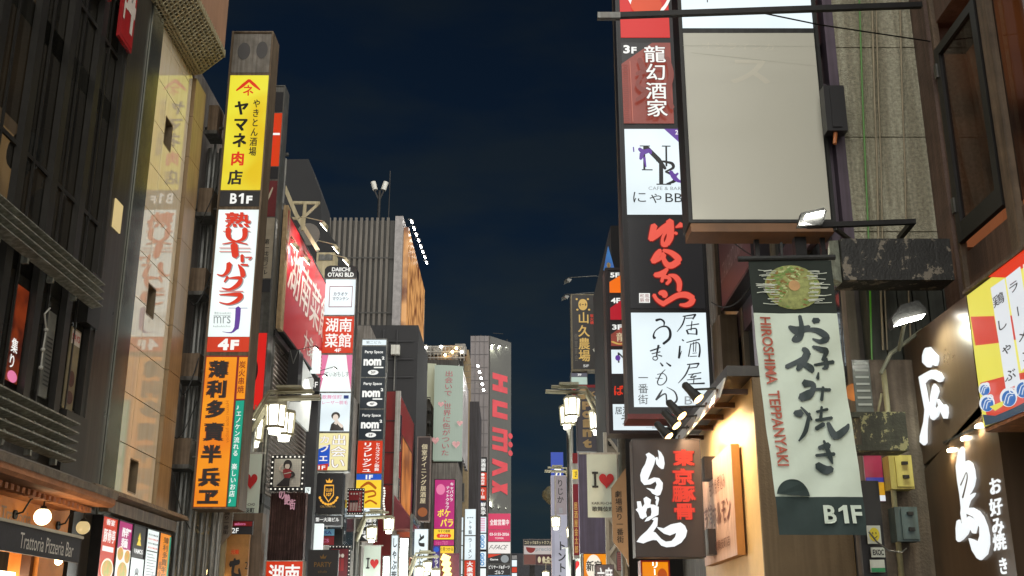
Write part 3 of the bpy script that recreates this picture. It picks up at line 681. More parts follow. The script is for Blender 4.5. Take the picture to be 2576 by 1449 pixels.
redb = M('red_billboard', (186,26,38), 0.35, var=0.1, scale=0.8)
f = side(-5.5, 25.35, 32.0, e+9.95, e+6.95)
s = Sign('wall_billboard', 'large red wall billboard with white calligraphy lit by floodlights', f, 0.2, dark_metal, cat='billboard', rim=0.05)
p = s.panel((0.01,0.01,0.99,0.99), redb); bw = M('billboard_white',(225,215,205),0.4,var=0.05)
p.row('湖南菜館', (0.06,0.16,0.97,0.62), bw, 0.015, shear=0.06); p.row('大衆中華', (0.42,0.72,0.86,0.94), bw, 0.01)
s.done()
f = side(-5.45, 25.0, 25.35, e+10.0, e+6.9); s = Sign('side_banner', 'faded cream and red strip banner on the near edge of the red billboard', f, 0.1, M('faded_strip',(176,150,110),0.6,var=0.3,scale=6,streak=0.3), cat='banner', rim=0)
p = s.panel((0.05,0.0,0.95,1.0), MATS['faded_strip']); p.rect((0.1,0.03,0.55,0.2),INK('faded_red',(150,50,36))); p.rect((0.1,0.28,0.5,0.45),INK('faded_red',(0,0,0))); s.done()

def floodlight(lb, head, root, aim, size, body, lens, group, thing_name='floodlight', long=False, bulge=0.0):
    """arm from the wall, boxy head, lit lens facing aim"""
    head, root, aim = V(head), V(root), V(aim)
    t = T(thing_name, lb, 'light', root, group)
    mid = V((head.x, head.y, head.z + size*0.9)); mb = MB(); mb.tube([root, root + (mid-root)*0.15 + V((0,0,size*0.5)), mid, head], size*0.09, 7); O('arm', mb, body, t, True)
    a = aim.normalized(); r = a.cross(V((0,0,1))); r = V((1,0,0)) if r.length < .05 else r.normalized(); u = r.cross(a)
    def bx(w0, h0, w1, h1, d0, d1):
        P = lambda w_, h_, d: head + r*w_ + u*h_ + a*d
        return [P(-w0,-h0,d0),P(w0,-h0,d0),P(w0,h0,d0),P(-w0,h0,d0),P(-w1,-h1,d1),P(w1,-h1,d1),P(w1,h1,d1),P(-w1,h1,d1)]
    sx = size*(1.0 if not long else 1.3); sy = size*0.6
    mb = MB(); mb.hexa(bx(sx*.5,sy*.5,sx,sy,-size*.6,size*.1)); O('head', mb, body, t)
    mb = MB(); mb.hexa(bx(sx*.9,sy*.85,sx*.9,sy*.85,size*.101,size*.14+bulge)); O('lens', mb, lens, t)
    return t
fl = E('flood_lens', (255,250,240), 14.0, 0.02)
G = 'floodlights over the red billboard'
for (u, v, Y, lb) in ((815,570,26.4,'floodlight on the highest arm above the red billboard'),(845,628,28.6,'floodlight on the middle arm over the red billboard'),(871,660,30.4,'floodlight on the arm nearest the black arched sign'),(742,622,25.7,'floodlight close against the red billboard near its top edge'),(771,656,27.4,'floodlight glaring against the white calligraphy')):
    h = PY(u, v, Y); t = floodlight(lb, h, (-5.5, h.y+0.1, h.z+0.25), (-0.75,0.1,-0.7), 0.15, cream_metal, fl, G); spot(t, h+V((.02,0,-.06)), (-0.6,0.1,-0.9), 60, 130, (255,248,235))
G = 'spotlights over the white banner'
for (u, v, Y, lb) in ((795,878,26.5,'black spotlight on the arm below the red billboard'),(818,948,28.2,'black spotlight on the second arm above the white banner'),(842,930,30.0,'black spotlight on the arm in front of the pale white panel')):
    h = PY(u, v, Y); floodlight(lb, h, (-5.6, h.y-0.3, h.z-0.25), (-0.5,-0.2,-0.9), 0.1, old_black, fl, G, 'spotlight')
    spot([o for o in col.objects if o.get('label') == lb][0], h+V((0,0,-.06)), (-0.5,0.1,-0.9), 40, 130, (255,250,240))
# roof gear
t = T('roof_bracket', 'pale steel bracket frame standing on the roof above the red billboard', 'frame', PY(768,575,27))
q = lambda u, v, Y=27: PY(u, v, Y)
mb = MB(); mb.bar(q(738,510),q(805,511),0.07); mb.bar(q(768,512),q(762,580),0.08); mb.bar(q(800,514),q(766,545),0.06); mb.bar(q(720,548),q(764,552),0.06); mb.bar(q(716,470),q(745,540),0.1); mb.bar(q(745,540),q(800,630),0.1); O('frame', mb, cream_metal, t)
t = T('air_conditioner', 'pale boxy roof air conditioner behind the floodlights', 'appliance', q(818,690,29))
mb = MB(); a = q(797,665,31.7); mb.box(a.x,a.x+0.55,31.6,32.2,e+9.9,ZY(635,31.6)); O('body', mb, cream_metal, t)
mb = MB(); mb.box(a.x+.06,a.x+.49,31.585,31.599,ZY(655,31.6),ZY(640,31.6)); O('vent_grille', mb, grey_steel, t)
mb = MB(); c = q(775,590,28.5); mb.tube([c+V((0,-.04,0)),c+V((0,.04,0))],0.32,20)
S('satellite_dish', 'round grey dish on the roof beside the bracket frame', 'dish', mb, M('dish_grey',(120,114,106),0.5))
# white fabric sign on the shutters
wf = M('white_vinyl', (222,226,224), 0.45, var=0.12, scale=1.6, bump=0.5, bscale=3)
mb = MB(); mb.prism([PX(u,v,-5.35) for u,v in ((738,884),(754,890),(790,955),(784,1000),(776,1086),(724,1036),(734,985))], (-0.06,0,0))
s_ = S('vinyl_banner', 'white wrinkled vinyl sheet sign on the ribbed shutters', 'banner', mb, wf)
t = T('sign_box', 'black narrow sign box hanging beside the white vinyl sheet', 'sign', q(735,1000,25.5)); a = PY(722,1000,25.5); mb = MB(); mb.box(a.x,a.x+0.25,25.4,25.9,ZY(1000,25.4),ZY(880,25.4)); O('box', mb, black_cab, t)
mb = MB(); mb.bar((a.x+.03,25.38,ZY(880,25.4)-.02),(a.x+.12,25.38,ZY(915,25.4)),0.02); mb.bar((a.x+.22,25.38,ZY(880,25.4)-.02),(a.x+.12,25.38,ZY(915,25.4)),0.02); O('bracket', mb, grey_steel, t)

# tall dark block and ribbed tower in the distance
bk = M('night_block', (30,30,31), 0.85, var=0.15, scale=0.4)
mb = MB(); mb.prism([PY(u,v,46) for u,v in ((640,402),(776,400),(808,488),(808,566),(846,612),(846,1300),(640,1300))], (0,2.5,0)); S('dark_block', 'dark unlit block with an angled corner behind the roof bracket', 'building', mb, bk)
b = T('ribbed_tower', 'tall grey ribbed metal tower with a lit side billboard in the distance', 'building', (-10, 68, 0))
zt = ZY(555, 66); cx = PY(1014, 600, 66).x
mb = MB(); mb.box(-26, cx-0.5, 66, 84, 0, zt); O('wall', mb, M('ribbed_back',(62,60,56),0.7,var=0.15), b)
mb = MB(); x = -26.0
while x < cx-0.9: mb.box(x, x+0.17, 65.85, 65.999, 0, zt+0.15); x += 0.34
O('ribs', mb, M('rib_metal',(96,91,84),0.55,0.25,0.15,0.5,streak=0.25), b)
mb = MB(); mb.box(cx-0.5,cx,65.7,84,0,zt+0.2); O('corner_trim', mb, M('trim_grey',(130,126,124),0.5,0.3), b); mb = MB()
for v_ in (652,790): z_ = ZY(v_,66); mb.box(-26,cx-.5,65.83,65.849,z_,z_+.09)
Osplit('seam', mb, MATS['ribbed_back'], b)
ad = E('billboard_lamplit_amber', (220,160,96), 0.9, 0.3, 0.9, (96,46,24)); mb = MB(); mb.box(cx+0.001, cx+0.3, 66.4, 80, 6, zt-0.3); O('billboard', mb, ad, b)  # emission and amber contrast stand in for the lamps shining on the board
G = 'row of lamps over the amber billboard'
lens = E('lens_cool', (255,252,246), 22.0, 0.02)
lamp0 = None
for i, (u, v) in enumerate(((1037,557),(1042,574),(1046,590),(1050,604),(1053,619),(1056,633),(1059,646),(1062,660))):
    h = PY(u, v, 66.5 + i*1.8); lb = 'small bright lamp on an arm over the amber billboard, %s' % ['topmost of the row','second from the top','third from the top','fourth from the top','fourth from the bottom','third from the bottom','second from the bottom','lowest of the row'][i]
    if lamp0 is None:
        lamp0 = floodlight(lb, h, (cx+0.2, h.y, h.z+0.1), (-0.8,0,-0.55), 0.15, grey_steel, lens, G, 'billboard_lamp', bulge=0.06)
    else:
        r0 = V((cx+0.2, h.y, h.z+0.1)); d = dup(lamp0, label=lb); d.location = r0
t = T('mast', 'thin mast with two white antenna drums on top of the ribbed tower', 'antenna', PY(954,555,66.8))
mb = MB(); a = PY(952,556,67); mb.tube([(a.x,67,a.z-0.5),(a.x,67,ZY(480,67))],0.1,8); mb.bar((a.x,67,ZY(505,67)),PY(942,478,67),0.09); mb.bar((a.x,67,ZY(505,67)),PY(967,478,67),0.09); O('pole', mb, dark_metal, t)
for u in (942,967):
    mb = MB(); c = PY(u, 468, 67); k = -1 if u < 950 else 1; mb.tube([c+V((-.06*k,0,-.28)),c+V((.1*k,0,.28))],0.17,12); O('drum', mb, white_paint, t)
mb = MB(); a = PY(977,556,67.5); mb.tube([(a.x,67.5,a.z-.3),(a.x,67.5,ZY(430,67.5))],0.035,6); S('antenna', 'hair thin antenna rod right of the two drum mast', 'antenna', mb, dark_metal)
mb = MB(); a = PY(1048,985,57); mb.box(-14,a.x,57,64,0,ZY(818,57)); S('black_building', 'plain black building wall below the ribbed tower', 'building', mb, M('black_wall',(40,40,41),0.8,var=0.12,scale=0.5))

# building of the arched sign and its sign column
b = T('arch_sign_building', 'dim building behind the arched sign column', 'building', (-6.5,37,0))
mb = MB(); mb.box(-10,-5.95,32.4,42.8,0,e+8.6); O('wall', mb, wallm, b)
mb = MB(); mb.box(-5.949,-5.9,33,42.5,0.3,2.9); O('shop_window_fill', mb, shop_cool, b)  # glowing window added out of view for light from street level
mb = MB()
for k in range(3): mb.box(-5.949,-5.88,33.2+3.1*k,35.6+3.1*k,e+3.0,e+4.6)
Osplit('window', mb, GLASS('blue_glass',(40,48,54),0.05,0.1), b)
f = face(803, 887, 700, 1185, 31.0)
s = Sign('sign_tower', 'arched black topped sign column of lit panels beside the red billboard', f, 0.45, grey_steel, rim=0.02)
mb = MB(); pts = [f.pt(a_, b_) for a_, b_ in ((0,0),(0,-.05),(.06,-.064),(.16,-.07),(.84,-.07),(.94,-.064),(1,-.05),(1,0))]
mb.prism(pts, (0,0.4,0)); top = O('arch_top', mb, black_cab, s.t)
p = s.panel((0.03,0.0005,0.97,0.006), BKP); P2 = Panel(top, Frame(f.pt(0,-0.066,0.0), f.ex, f.ey, f.w, f.h*0.062), s.t); P2.row('DAIICHI', (0.22,0.1,0.78,0.46), LW, 0.03); P2.row('OTAKI BLD', (0.1,0.56,0.9,0.94), LW, 0.03); P2.done()
p = s.pv(703,792, WHC, 0.05,0.97); p.brush([[(0.15,0.2,.02),(0.9,0.2,.02)],[(0.9,0.2,.02),(0.9,0.78,.02)],[(0.9,0.78,.02),(0.15,0.78,.02)],[(0.15,0.78,.02),(0.15,0.2,.02)]], LRD, 'emblem', smooth=1); p.row('カラオケ', (0.28,0.36,0.76,0.47), KE, 0.02); p.row('マウンテン', (0.26,0.5,0.8,0.6), KE, 0.02)
p = s.pv(796,888, REDP, 0.05,0.97); p.row('湖南', (0.06,0.04,0.94,0.44), LW, 0.03); p.row('菜館', (0.06,0.46,0.94,0.86), LW, 0.03); p.row('4F', (0.4,0.88,0.62,0.98), LW, 0.03)
p = s.pv(893,985, WHI, 0.05,0.97); p.poly([(0,0),(0.22,0),(0.12,0.45),(0,0.98)], LPK); p.poly([(1,0),(0.8,0),(0.88,0.45),(1,0.98)], LPK); p.row('てぃあもしす', (0.14,0.46,0.92,0.6), LG, 0.01)
p = s.pv(989,1085, WHC, 0.05,0.97); p.row('歌舞伎町', (0.08,0.05,0.72,0.16), LPK, 0.01); p.rect((0.78,0.06,0.94,0.15), LN); p.row('レーザー脱毛', (0.1,0.2,0.92,0.3), LPK, 0.01)
skin = EL('print_skin',(224,210,196)); hair = EL('print_hair',(52,44,40))
p.disc((0.55,0.6),0.14,0.1,hair); p.disc((0.55,0.645),0.09,0.085,skin); p.poly([(0.38,0.99),(0.42,0.82),(0.52,0.75),(0.62,0.76),(0.8,0.84),(0.84,0.99)], hair); p.poly([(0.5,0.8),(0.57,0.7),(0.62,0.72),(0.6,0.84)], skin); p.brush([[(0.78,0.88,.09),(0.66,0.8,.07),(0.6,0.72,.05)]], skin, 'artwork')
p = s.pv(1090,1183, E('panel_pale_yellow',(240,230,170),1,0.05), 0.05,0.97); p.poly([(0,0.45),(0.42,0.3),(0.42,0.9),(0,0.95)], BLP); p.poly([(0,0.86),(0.4,0.82),(0.36,1),(0,1)], REDP); p.row('1F', (0.08,0.88,0.3,0.98), LW, 0.03)
p.col('カフェ', (0.24,0.05),(0.22,0.78),0.36,EL('letter_mauve',(170,120,150)),0.06); p.col('カフェ', (0.24,0.05),(0.22,0.78),0.36,LW,0.02)
p.col('出会い', (0.7,0.03),(0.68,0.97),0.5,LRD,0.07); p.col('出会い', (0.7,0.03),(0.68,0.97),0.5,LW,0.03)
s.done()
f = face(793, 862, 1190, 1292, 30.9)
s = Sign('crest_sign', 'black sign with a gold shield and laurel crest under the arched sign column', f, 0.4, black_cab, rim=0.02)
gold = EL('letter_gold', (236,170,60), 1.1)
p = s.panel((0.03,0.02,0.97,0.98), BKP); p.brush([[(0.33,0.3,.04),(0.67,0.3,.04),(0.68,0.55,.04),(0.5,0.72,.04),(0.32,0.55,.04),(0.33,0.3,.04)]], gold, 'emblem', smooth=1); p.row('CLUB', (0.37,0.38,0.63,0.46), gold, 0.03); p.row('107', (0.4,0.49,0.6,0.58), gold, 0.03)
for k in range(9):
    a = R(200+k*17); 
    for sgn in (-1,1): p.disc((0.5+sgn*(-0.36*math.cos(a)), 0.52-0.27*math.sin(a)*1.0), 0.045, 0.03, gold, 'emblem', 10)
p.poly([(0.4,0.24),(0.36,0.15),(0.45,0.19),(0.5,0.12),(0.55,0.19),(0.64,0.15),(0.6,0.24)], gold, 'emblem'); p.row('OLYMPIA', (0.2,0.82,0.8,0.87), EL('letter_dim_gold',(150,120,70)), 0.02)
s.done()
f = face(789, 858, 1297, 1322, 30.95); s = Sign('name_board', 'grey building name board with white lettering under the gold crest sign', f, 0.4, M('name_board',(72,72,74),0.5), rim=0); p = s.panel((0.02,0.05,0.98,0.7), MATS['name_board']); p.row('第一大滝ビル', (0.05,0.2,0.95,0.9), LW, 0.03); s.done()

def bulb_poster(name, lb, u0, u1, v0, v1, Y, nu, nv, base, yaw=0):
    f = face(u0, u1, v0, v1, Y, yaw); s = Sign(name, lb, f, 0.12, black_cab, 'framed posters ringed with bulbs', 'poster', rim=0)
    p = s.panel((0.11,0.11,0.89,0.89), base, 0.03); mb = MB(); r = min(f.w, f.h)*0.026
    pos = [(0.05+0.9*i/(nu-1), b) for i in range(nu) for b in (0.05,0.95)] + [(a, 0.05+0.9*j/(nv-1)) for j in range(1,nv-1) for a in (0.05,0.95)]
    for a, b_ in pos: mb.ball(f.pt(a, b_, r*0.7), r, 8, 5)
    O('bulbs', mb, E('marquee_bulb',(245,240,225),1.2,0.02), s.t, True); return s, p
bw_ = M('poster_white', (205,203,198), 0.5, var=0.06)
s, p = bulb_poster('bulb_framed_poster', 'square poster of a dark haired woman ringed with bulbs under the shutters', 680, 766, 1145, 1235, 24.4, 8, 7, bw_)
for k in range(14): p.rect((0.03,0.04+k*0.068,0.97,0.045+k*0.068), INK('poster_line',(150,150,150)))
for k in range(14): p.rect((0.03+k*0.068,0.03,0.035+k*0.068,0.97), INK('poster_line',(0,0,0)))
hk = INK('print_black',(34,26,28)); hr = INK('print_red',(140,30,34)); hs = INK('print_skin_matte',(205,190,180))
p.disc((0.52,0.22),0.16,0.18,hk); p.disc((0.51,0.28),0.09,0.11,hs); p.rect((0.4,0.14,0.64,0.2),hk); p.poly([(0.32,0.42),(0.46,0.36),(0.6,0.38),(0.72,0.46),(0.62,0.75),(0.44,0.72)], hr); p.poly([(0.42,0.7),(0.64,0.7),(0.62,0.99),(0.12,0.99)], hk); p.brush([[(0.34,0.46,.07),(0.22,0.36,.06),(0.34,0.2,.05)]], hs, 'artwork'); p.brush([[(0.7,0.5,.1),(0.78,0.6,.09),(0.66,0.68,.06)]], hk, 'artwork'); p.brush([[(0.4,0.55,.03),(0.66,0.5,.03)]], bw_, 'artwork'); s.done()
s, p = bulb_poster('bulb_framed_poster', 'small red poster of women in skirts ringed with bulbs beside the gold crest sign', 873, 915, 1228, 1295, 34, 7, 8, M('poster_dark_red',(140,24,30),0.5,var=0.08))
for k in range(3):
    x = 0.18+k*0.22; p.disc((x,0.14),0.06,0.05,hs); p.poly([(x-.1,0.2),(x+.1,0.2),(x+.08,0.45),(x-.08,0.45)], hr); p.rect((x-.1,0.45,x+.1,0.56),hk); p.brush([[(x-.05,0.58,.06),(x-.04,0.95,.05)],[(x+.05,0.58,.06),(x+.03,0.95,.05)]], hs, 'artwork', smooth=2)
p.col('ガールズ大集合', (0.86,0.05),(0.86,0.96),0.2,bw_,0.03); s.done()
s, p = bulb_poster('bulb_framed_poster', 'dark red poster ringed with bulbs behind the black crown board', 826, 881, 1371, 1460, 33, 7, 9, M('poster_maroon',(96,24,32),0.5,var=0.15))
for k in range(3): p.disc((0.25+k*0.22,0.25),0.09,0.07,hs); p.rect((0.17+k*0.22,0.36,0.34+k*0.22,0.8),hr)
s.done()

# dark shop front with pink lettering and things below it
b = T('curtain_shop', 'dark curtained shop front with pink tilted lettering', 'shop', (-5.0, 24.7, 0))
cur = M('dark_curtain', (136,108,104), 0.5, 0.1, 0.5, 5, streak=0.5); mb = MB(); a0, a1 = PY(678,1300,24.75), PY(772,1300,24.75)
for k in range(16):
    x = a0.x + (a1.x-a0.x)*k/16; w_ = (a1.x-a0.x)/16; mb.prism([(x,24.75,0.3),(x+w_*.5,24.65,0.3),(x+w_,24.75,0.3)], (0,0,ZY(1240,24.75)-0.3))
O('front', mb, cur, b)
mbx = MB(); fr = face(700,745,1225,1290,24.5); fr.box(mbx,0,0,0.02,0.02,-.1,-.05); pb = Panel(O('lettering_board', mbx, cur, b), fr, b)
pk = EL('letter_dusty_pink',(176,128,140)); 
for i, c in enumerate('の艶街'): pb.row(c, (0.02+i*0.31,0.06+i*0.2,0.36+i*0.31,0.5+i*0.2), pk, 0.05)
pb.done()
f = face(666, 763, 1410, 1480, 23.9); s = Sign('light_box', 'red light box with white calligraphy at the bottom edge beside the curtain shop', f, 0.3, white_paint, cat='light box', rim=0.02); p = s.panel((0.03,0.03,0.97,0.97), REDP); p.row('湖南', (0.06,0.1,0.94,0.95), LW, 0.04); s.done()
f = face(774, 850, 1383, 1470, 24.2); s = Sign('crown_board', 'black board with a dim gold crown and small gold letters near the bottom edge', f, 0.1, black_cab, cat='sign', rim=0); p = s.panel((0.02,0.02,0.98,0.98), black_cab); dg = M('dim_gold',(120,92,50),0.4,0.6); p.poly([(0.42,0.25),(0.38,0.15),(0.46,0.2),(0.5,0.1),(0.54,0.2),(0.62,0.15),(0.58,0.25)], dg, 'emblem'); p.row('PARTY', (0.2,0.35,0.8,0.5), dg, 0.02); p.row('club', (0.35,0.6,0.65,0.68), dg); s.done()
f = face(791, 862, 1330, 1372, 32); s = Sign('poster_board', 'small blue and red board under the building name board', f, 0.05, dark_metal, cat='sign', rim=0); p = s.panel((0.1,0.02,0.7,0.42), M('board_blue',(120,170,200),0.5)); p.row('IPSA', (0.15,0.3,0.85,0.8), LN, 0.02); p = s.panel((0.1,0.45,0.7,0.98), M('poster_dark_red',(0,0,0))); p.row('CS', (0.3,0.3,0.7,0.7), LPK); s.done()
mb = MB(); a = PY(776,1300,30.5); mb.box(a.x,a.x+0.42,30.4,30.6,ZY(1390,30.5),ZY(1318,30.5)); S('white_sign', 'plain white glowing panel beside the dark curtains', 'sign', mb, WHI)
mb = MB(); a = PY(764,1250,29.5); mb.box(a.x-.05,a.x+0.24,29.6,30.0,0,ZY(985,29.6)); S('dark_pilaster', 'dark narrow wall strip with chalk scribbles left of the lit panels', 'wall', mb, M('dark_strip',(40,40,42),0.7,var=0.2))
f = face(777, 800, 985, 1002, 29.4); s = Sign('floor_plate', 'dark plate reading 3F left of the panel stack', face(778,804,950,985,29.3), 0.1, black_cab, cat='sign', rim=0); p = s.panel((0.03,0.03,0.97,0.97), BKP); p.row('3F', (0.15,0.3,0.85,0.75), LW, 0.01); s.done()
mb = MB(); a = PY(783,910,29.6); mb.box(a.x,a.x+0.26,29.5,29.6,ZY(938,29.5),ZY(882,29.5)); S('white_sign', 'small white glowing stripe panel above the 3F plate', 'sign', mb, WHI)
f = face(787, 806, 1302, 1318, 29.3); s = Sign('floor_plate', 'tiny lit white floor plate left of the gold crest sign', face(767,782,1225,1243,29.3), 0.05, black_cab, cat='sign', rim=0); p = s.panel((0.05,0.05,0.95,0.95), WHI); p.row('7F', (0.2,0.2,0.8,0.8), KE); s.done()

# alley front under the tower: roller shutter, gold sign, plates
b = T('alley_shop', 'small shop front with grey roller shutter and gold lit sign under the tower', 'shop', (-5.2,22,0))
mb = MB(); y0 = 22.4; a0, a1, a2 = PY(430,1400,y0), PY(590,1400,y0), PY(640,1400,y0)
mb.box(a0.x-1,a2.x+0.1,y0+0.05,y0+0.4,0,ZY(1290,y0)); O('wall', mb, M('shop_wall',(120,104,88),0.7,var=0.2,streak=0.3), b)
mb = MB(); a = PY(463,1350,y0); c = PY(535,1350,y0)
for k in range(14): z = ZY(1420,y0)+0.01+k*0.062; mb.box(a.x,c.x,y0-0.02,y0+0.04,z,z+0.045)
O('roller_shutter', mb, M('roller_shutter',(170,160,150),0.5,0.2,0.12,4), b)
goldp = M('gold_board', (176,128,70), 0.5, var=0.3, scale=3); mb = MB(); a = PY(568,1400,21.8); c = PY(626,1400,21.8); mb.box(a.x,c.x,21.75,21.85,ZY(1470,21.8),ZY(1345,21.8)); gb = O('gold_board', mb, goldp, b)
P3 = Panel(gb, face(568,626,1345,1470,21.749), b); P3.row('元祖', (0.2,0.3,0.55,0.4), REDP, 0.03); P3.brush([[(0.2,0.6,.12),(0.6,0.55,.1)],[(0.4,0.5,.1),(0.35,0.8,.12),(0.7,0.85,.1)],[(0.6,0.7,.08),(0.75,0.95,.1)]], KE); P3.row('2', (0.85,0.55,0.98,0.7), KE); P3.done()
mb = MB(); a = PY(563,1365,21.5); mb.box(a.x-0.06,a.x+0.06,21.4,21.5,0,ZY(1300,21.5)); O('corner_post', mb, cream_metal, b)
for (u, v, lb) in ((489,1432,'warm wall spotlight left of the corner post at the bottom edge'),(518,1436,'warm spotlight over the pale lettering at the bottom edge'),(545,1437,'warm spotlight right of the corner post at the bottom edge')):
    h = PY(u, v, 21.6); t = T('spotlight', lb, 'light', h, 'warm spotlights at the alley shop'); mb = MB(); mb.tube([h+V((0,.2,.1)),h],[.05,.07],10); O('head', mb, old_black, t); mb = MB(); mb.ball(h-V((0,0.02,0.02)), 0.055, 10, 6); O('lens', mb, lamp_warm, t, True)
f = face(478, 498, 1405, 1460, 21.5); mb = MB(); fb = f; mbx = MB(); f.box(mbx,0,0,1,1,-.05,-.01); t = T('brush_sign', 'pale brush lettering on a dark plate beside the warm spotlights', 'sign', f.pt(.5,1)); ob = O('plate', mbx, M('shop_wall',(0,0,0)), t); p = Panel(ob, f.sub(0,0,1,1,-.01), t); p.brush([[(0.2,0.2,.12),(0.8,0.25,.1)],[(0.5,0.05,.12),(0.45,0.6,.12),(0.1,0.95,.1)],[(0.5,0.5,.1),(0.9,0.9,.12)]], E('letter_warm_lit',(255,226,150),1.6,0.02)); p.done()
f = face(556, 584, 1255, 1375, 21.3); t = T('street_plate', 'narrow grey street name plate with a slanted foot under the tower', 'sign', f.pt(.5,1)); mb = MB(); mb.prism([f.pt(0,0),f.pt(1,0),f.pt(1,0.72),f.pt(0.1,0.98),f.pt(0,0.98)], (0,0.05,0)); ob = O('plate', mb, M('plate_grey',(140,132,122),0.5), t); p = Panel(ob, f, t); p.col('劇場通り一番街', (0.5,0.05),(0.5,0.75),0.5,K,0.01); p.done()
f = face(578, 635, 1310, 1345, 22); s = Sign('floor_plate', 'dark plate reading 2F beneath a red shop strip under the banner', f, 0.08, black_cab, cat='sign', rim=0); p = s.panel((0.02,0.05,0.98,0.4), M('strip_red',(150,30,34),0.5)); p.row('saikoro', (0.2,0.2,0.7,0.8), LPK, 0.01); p = s.panel((0.02,0.45,0.98,0.97), BKP); p.row('2F', (0.1,0.15,0.4,0.85), LW, 0.01); s.done()
t = T('air_conditioner', 'cream air conditioner and bent pipe under the sign tower', 'appliance', PY(520,1320,21)); mb = MB(); a = PY(520,1310,21); mb.box(a.x-.15,a.x+.12,20.9,21.2,a.z-.1,a.z+.2); O('body', mb, cream_metal, t); mb = MB(); mb.tube([a+V((-.18,-.1,.1)),a+V((-.2,-.1,-.15)),a+V((-.05,-.12,-.25)),a+V((.1,-.1,-.22))],.03,8); O('pipe', mb, cream_metal, t, True)

def heart_banner(lb, u0, u1, v0, v1, Y, yaw=0.0):
    f = face(u0, u1, v0, v1, Y, yaw); t = T('heart_banner', lb, 'banner', f.pt(0.5,1), 'I love banners on the lamp posts')
    N = 10; mb = MB(); vs = []; 
    for j in range(N+1):
        for i in range(N+1): vs.append(f.pt(i/N, j/N, 0.03*f.w*math.sin(3.1*i/N*2+0.8*j/N)*(j/N) + 0.01))
    fs = [(j*(N+1)+i, (j+1)*(N+1)+i, (j+1)*(N+1)+i+1, j*(N+1)+i+1) for j in range(N) for i in range(N)]; mb.add(vs, fs)
    bm_ = M('banner_cloth', (214,226,212), 0.8, var=0.05, scale=2); c = O('cloth', mb, bm_, t, True)
    p = Panel(c, f, t); p.d = 0.045*f.w+0.012; 
    bi = INK('banner_black',(40,40,38)); rd = INK('banner_red',(196,38,40))
    p.brush([[(0.17,0.30,.035),(0.36,0.30,.035)],[(0.265,0.30,.075),(0.265,0.52,.075)],[(0.17,0.52,.035),(0.36,0.52,.035)]], bi, smooth=1); p.heart((0.64,0.415), 0.235, rd, 'emblem', 0.125)
    p.row('KABUKI-CHO', (0.14,0.76,0.86,0.80), bi, 0.01); p.row('歌舞伎町', (0.14,0.83,0.86,0.91), bi, 0.03); p.done()
    mb = MB(); mb.bar(f.pt(-0.25,-0.015,0.0), f.pt(1.12,-0.015,0.0), 0.03); mb.bar(f.pt(-0.02,0.0,0.0), f.pt(-0.02,-0.02,0.0), 0.02); O('rod', mb, white_paint, t); return t
heart_banner('I love banner half hidden behind the orange panel of the sign tower', 588, 655, 1142, 1306, 22.6)
heart_banner('small I love banner under the street lantern in the middle of the left row', 914, 957, 1374, 1480, 34)

# ------------------------------------------------------------------ street lanterns
post_m = M('lamp_post_cream', (152,146,122), 0.4, 0.3, 0.12, 4)
lan_g = E('lantern_glass', (255,252,232), 3.4, 0.03)
def lantern_post(lb, x, y, ztop, hang, s=1.0, side_=1, post=True):
    """post with a cranked double arm and hexagonal paper-white lanterns; hang = [(dx, dy, dz), ...] in metres"""
    t = T('lantern_post', lb, 'street lamp', (x, y, 0.13), 'street lantern posts')
    if post:
        mb = MB(); mb.tube([(x,y,0.13),(x,y,ztop-0.5)],[0.09,0.075],12); O('post', mb, M('post_chrome',(112,112,108),0.3,0.8), t, True)
        mb = MB(); mb.tube([(x,y,0.13),(x,y,0.5)],[0.16,0.12],12); O('base', mb, grey_steel, t)
    mb = MB()
    for dy in (-0.09, 0.09):
        mb.tube([(x,y+dy,ztop-0.75),(x+0.32*s*side_,y+dy,ztop-0.03),(x+1.35*s*side_,y+dy,ztop)],0.045,8)
        mb.tube([(x,y+dy,ztop-0.45),(x+0.3*s*side_,y+dy,ztop+0.12),(x+1.2*s*side_,y+dy,ztop+0.14)],0.03,8)
    mb.box(min(x+0.5*s*side_,x+1.0*s*side_),max(x+0.5*s*side_,x+1.0*s*side_),y-0.35,y+0.35,ztop+0.15,ztop+0.2)
    O('arm', mb, post_m, t)
    for (dx, dy, dz) in hang:
        c = V((x+dx, y+dy, ztop+dz)); r = 0.2*s; h = 0.5*s; lan = MB(); 
        lan.tube([c+V((0,0,-h)),c+V((0,0,-h*.98)),c+V((0,0,-0.06))],[r*.8,r*.82,r*.95],6); g = O('lantern', lan, lan_g, t)
        fm = MB(); fm.tube([c+V((0,0,-.05)),c+V((0,0,.02)),c+V((0,0,.06))],[r*1.22,r*1.1,r*.3],6); fm.tube([c+V((0,0,-h*1.0)),c+V((0,0,-h*.9))],[r*.9,r*1.0],6)
        for k in range(6):
            a = 2*math.pi*(k+.0)/6; q0 = c+V((r*1.05*math.cos(a),r*1.05*math.sin(a),-.05)); q1 = c+V((r*.9*math.cos(a),r*.9*math.sin(a),-h)); fm.bar(q0,q1,.03)
        fm.bar(c+V((0,0,.05)),c+V((0,0,-dz+0.02)),.025)
        O('lantern_frame', fm, post_m, g)
        bm = MB(); bm.tube([c+V((0,0,-h*1.22)),c+V((0,0,-h*1.04))],[r*.55,r*.6],10); O('lower_globe', bm, lan_g, g)
    return t
def post_at(lb, u, v, Y, lanterns, s, side_, post=True):
    a = PY(u, v, Y); H = []
    for (lu, lv, dy) in lanterns:
        q_ = PY(lu, lv, Y+dy); H.append((q_.x-a.x, dy, q_.z-a.z))
    return lantern_post(lb, a.x, Y, a.z, H, s, side_, post)
post_at('lantern post with three bright lanterns right of the orange panel of the sign tower', 640, 1000, 23.5, [(695,1016,-0.4),(718,1036,0.5),(641,1052,0.9)], 1.06, 1)
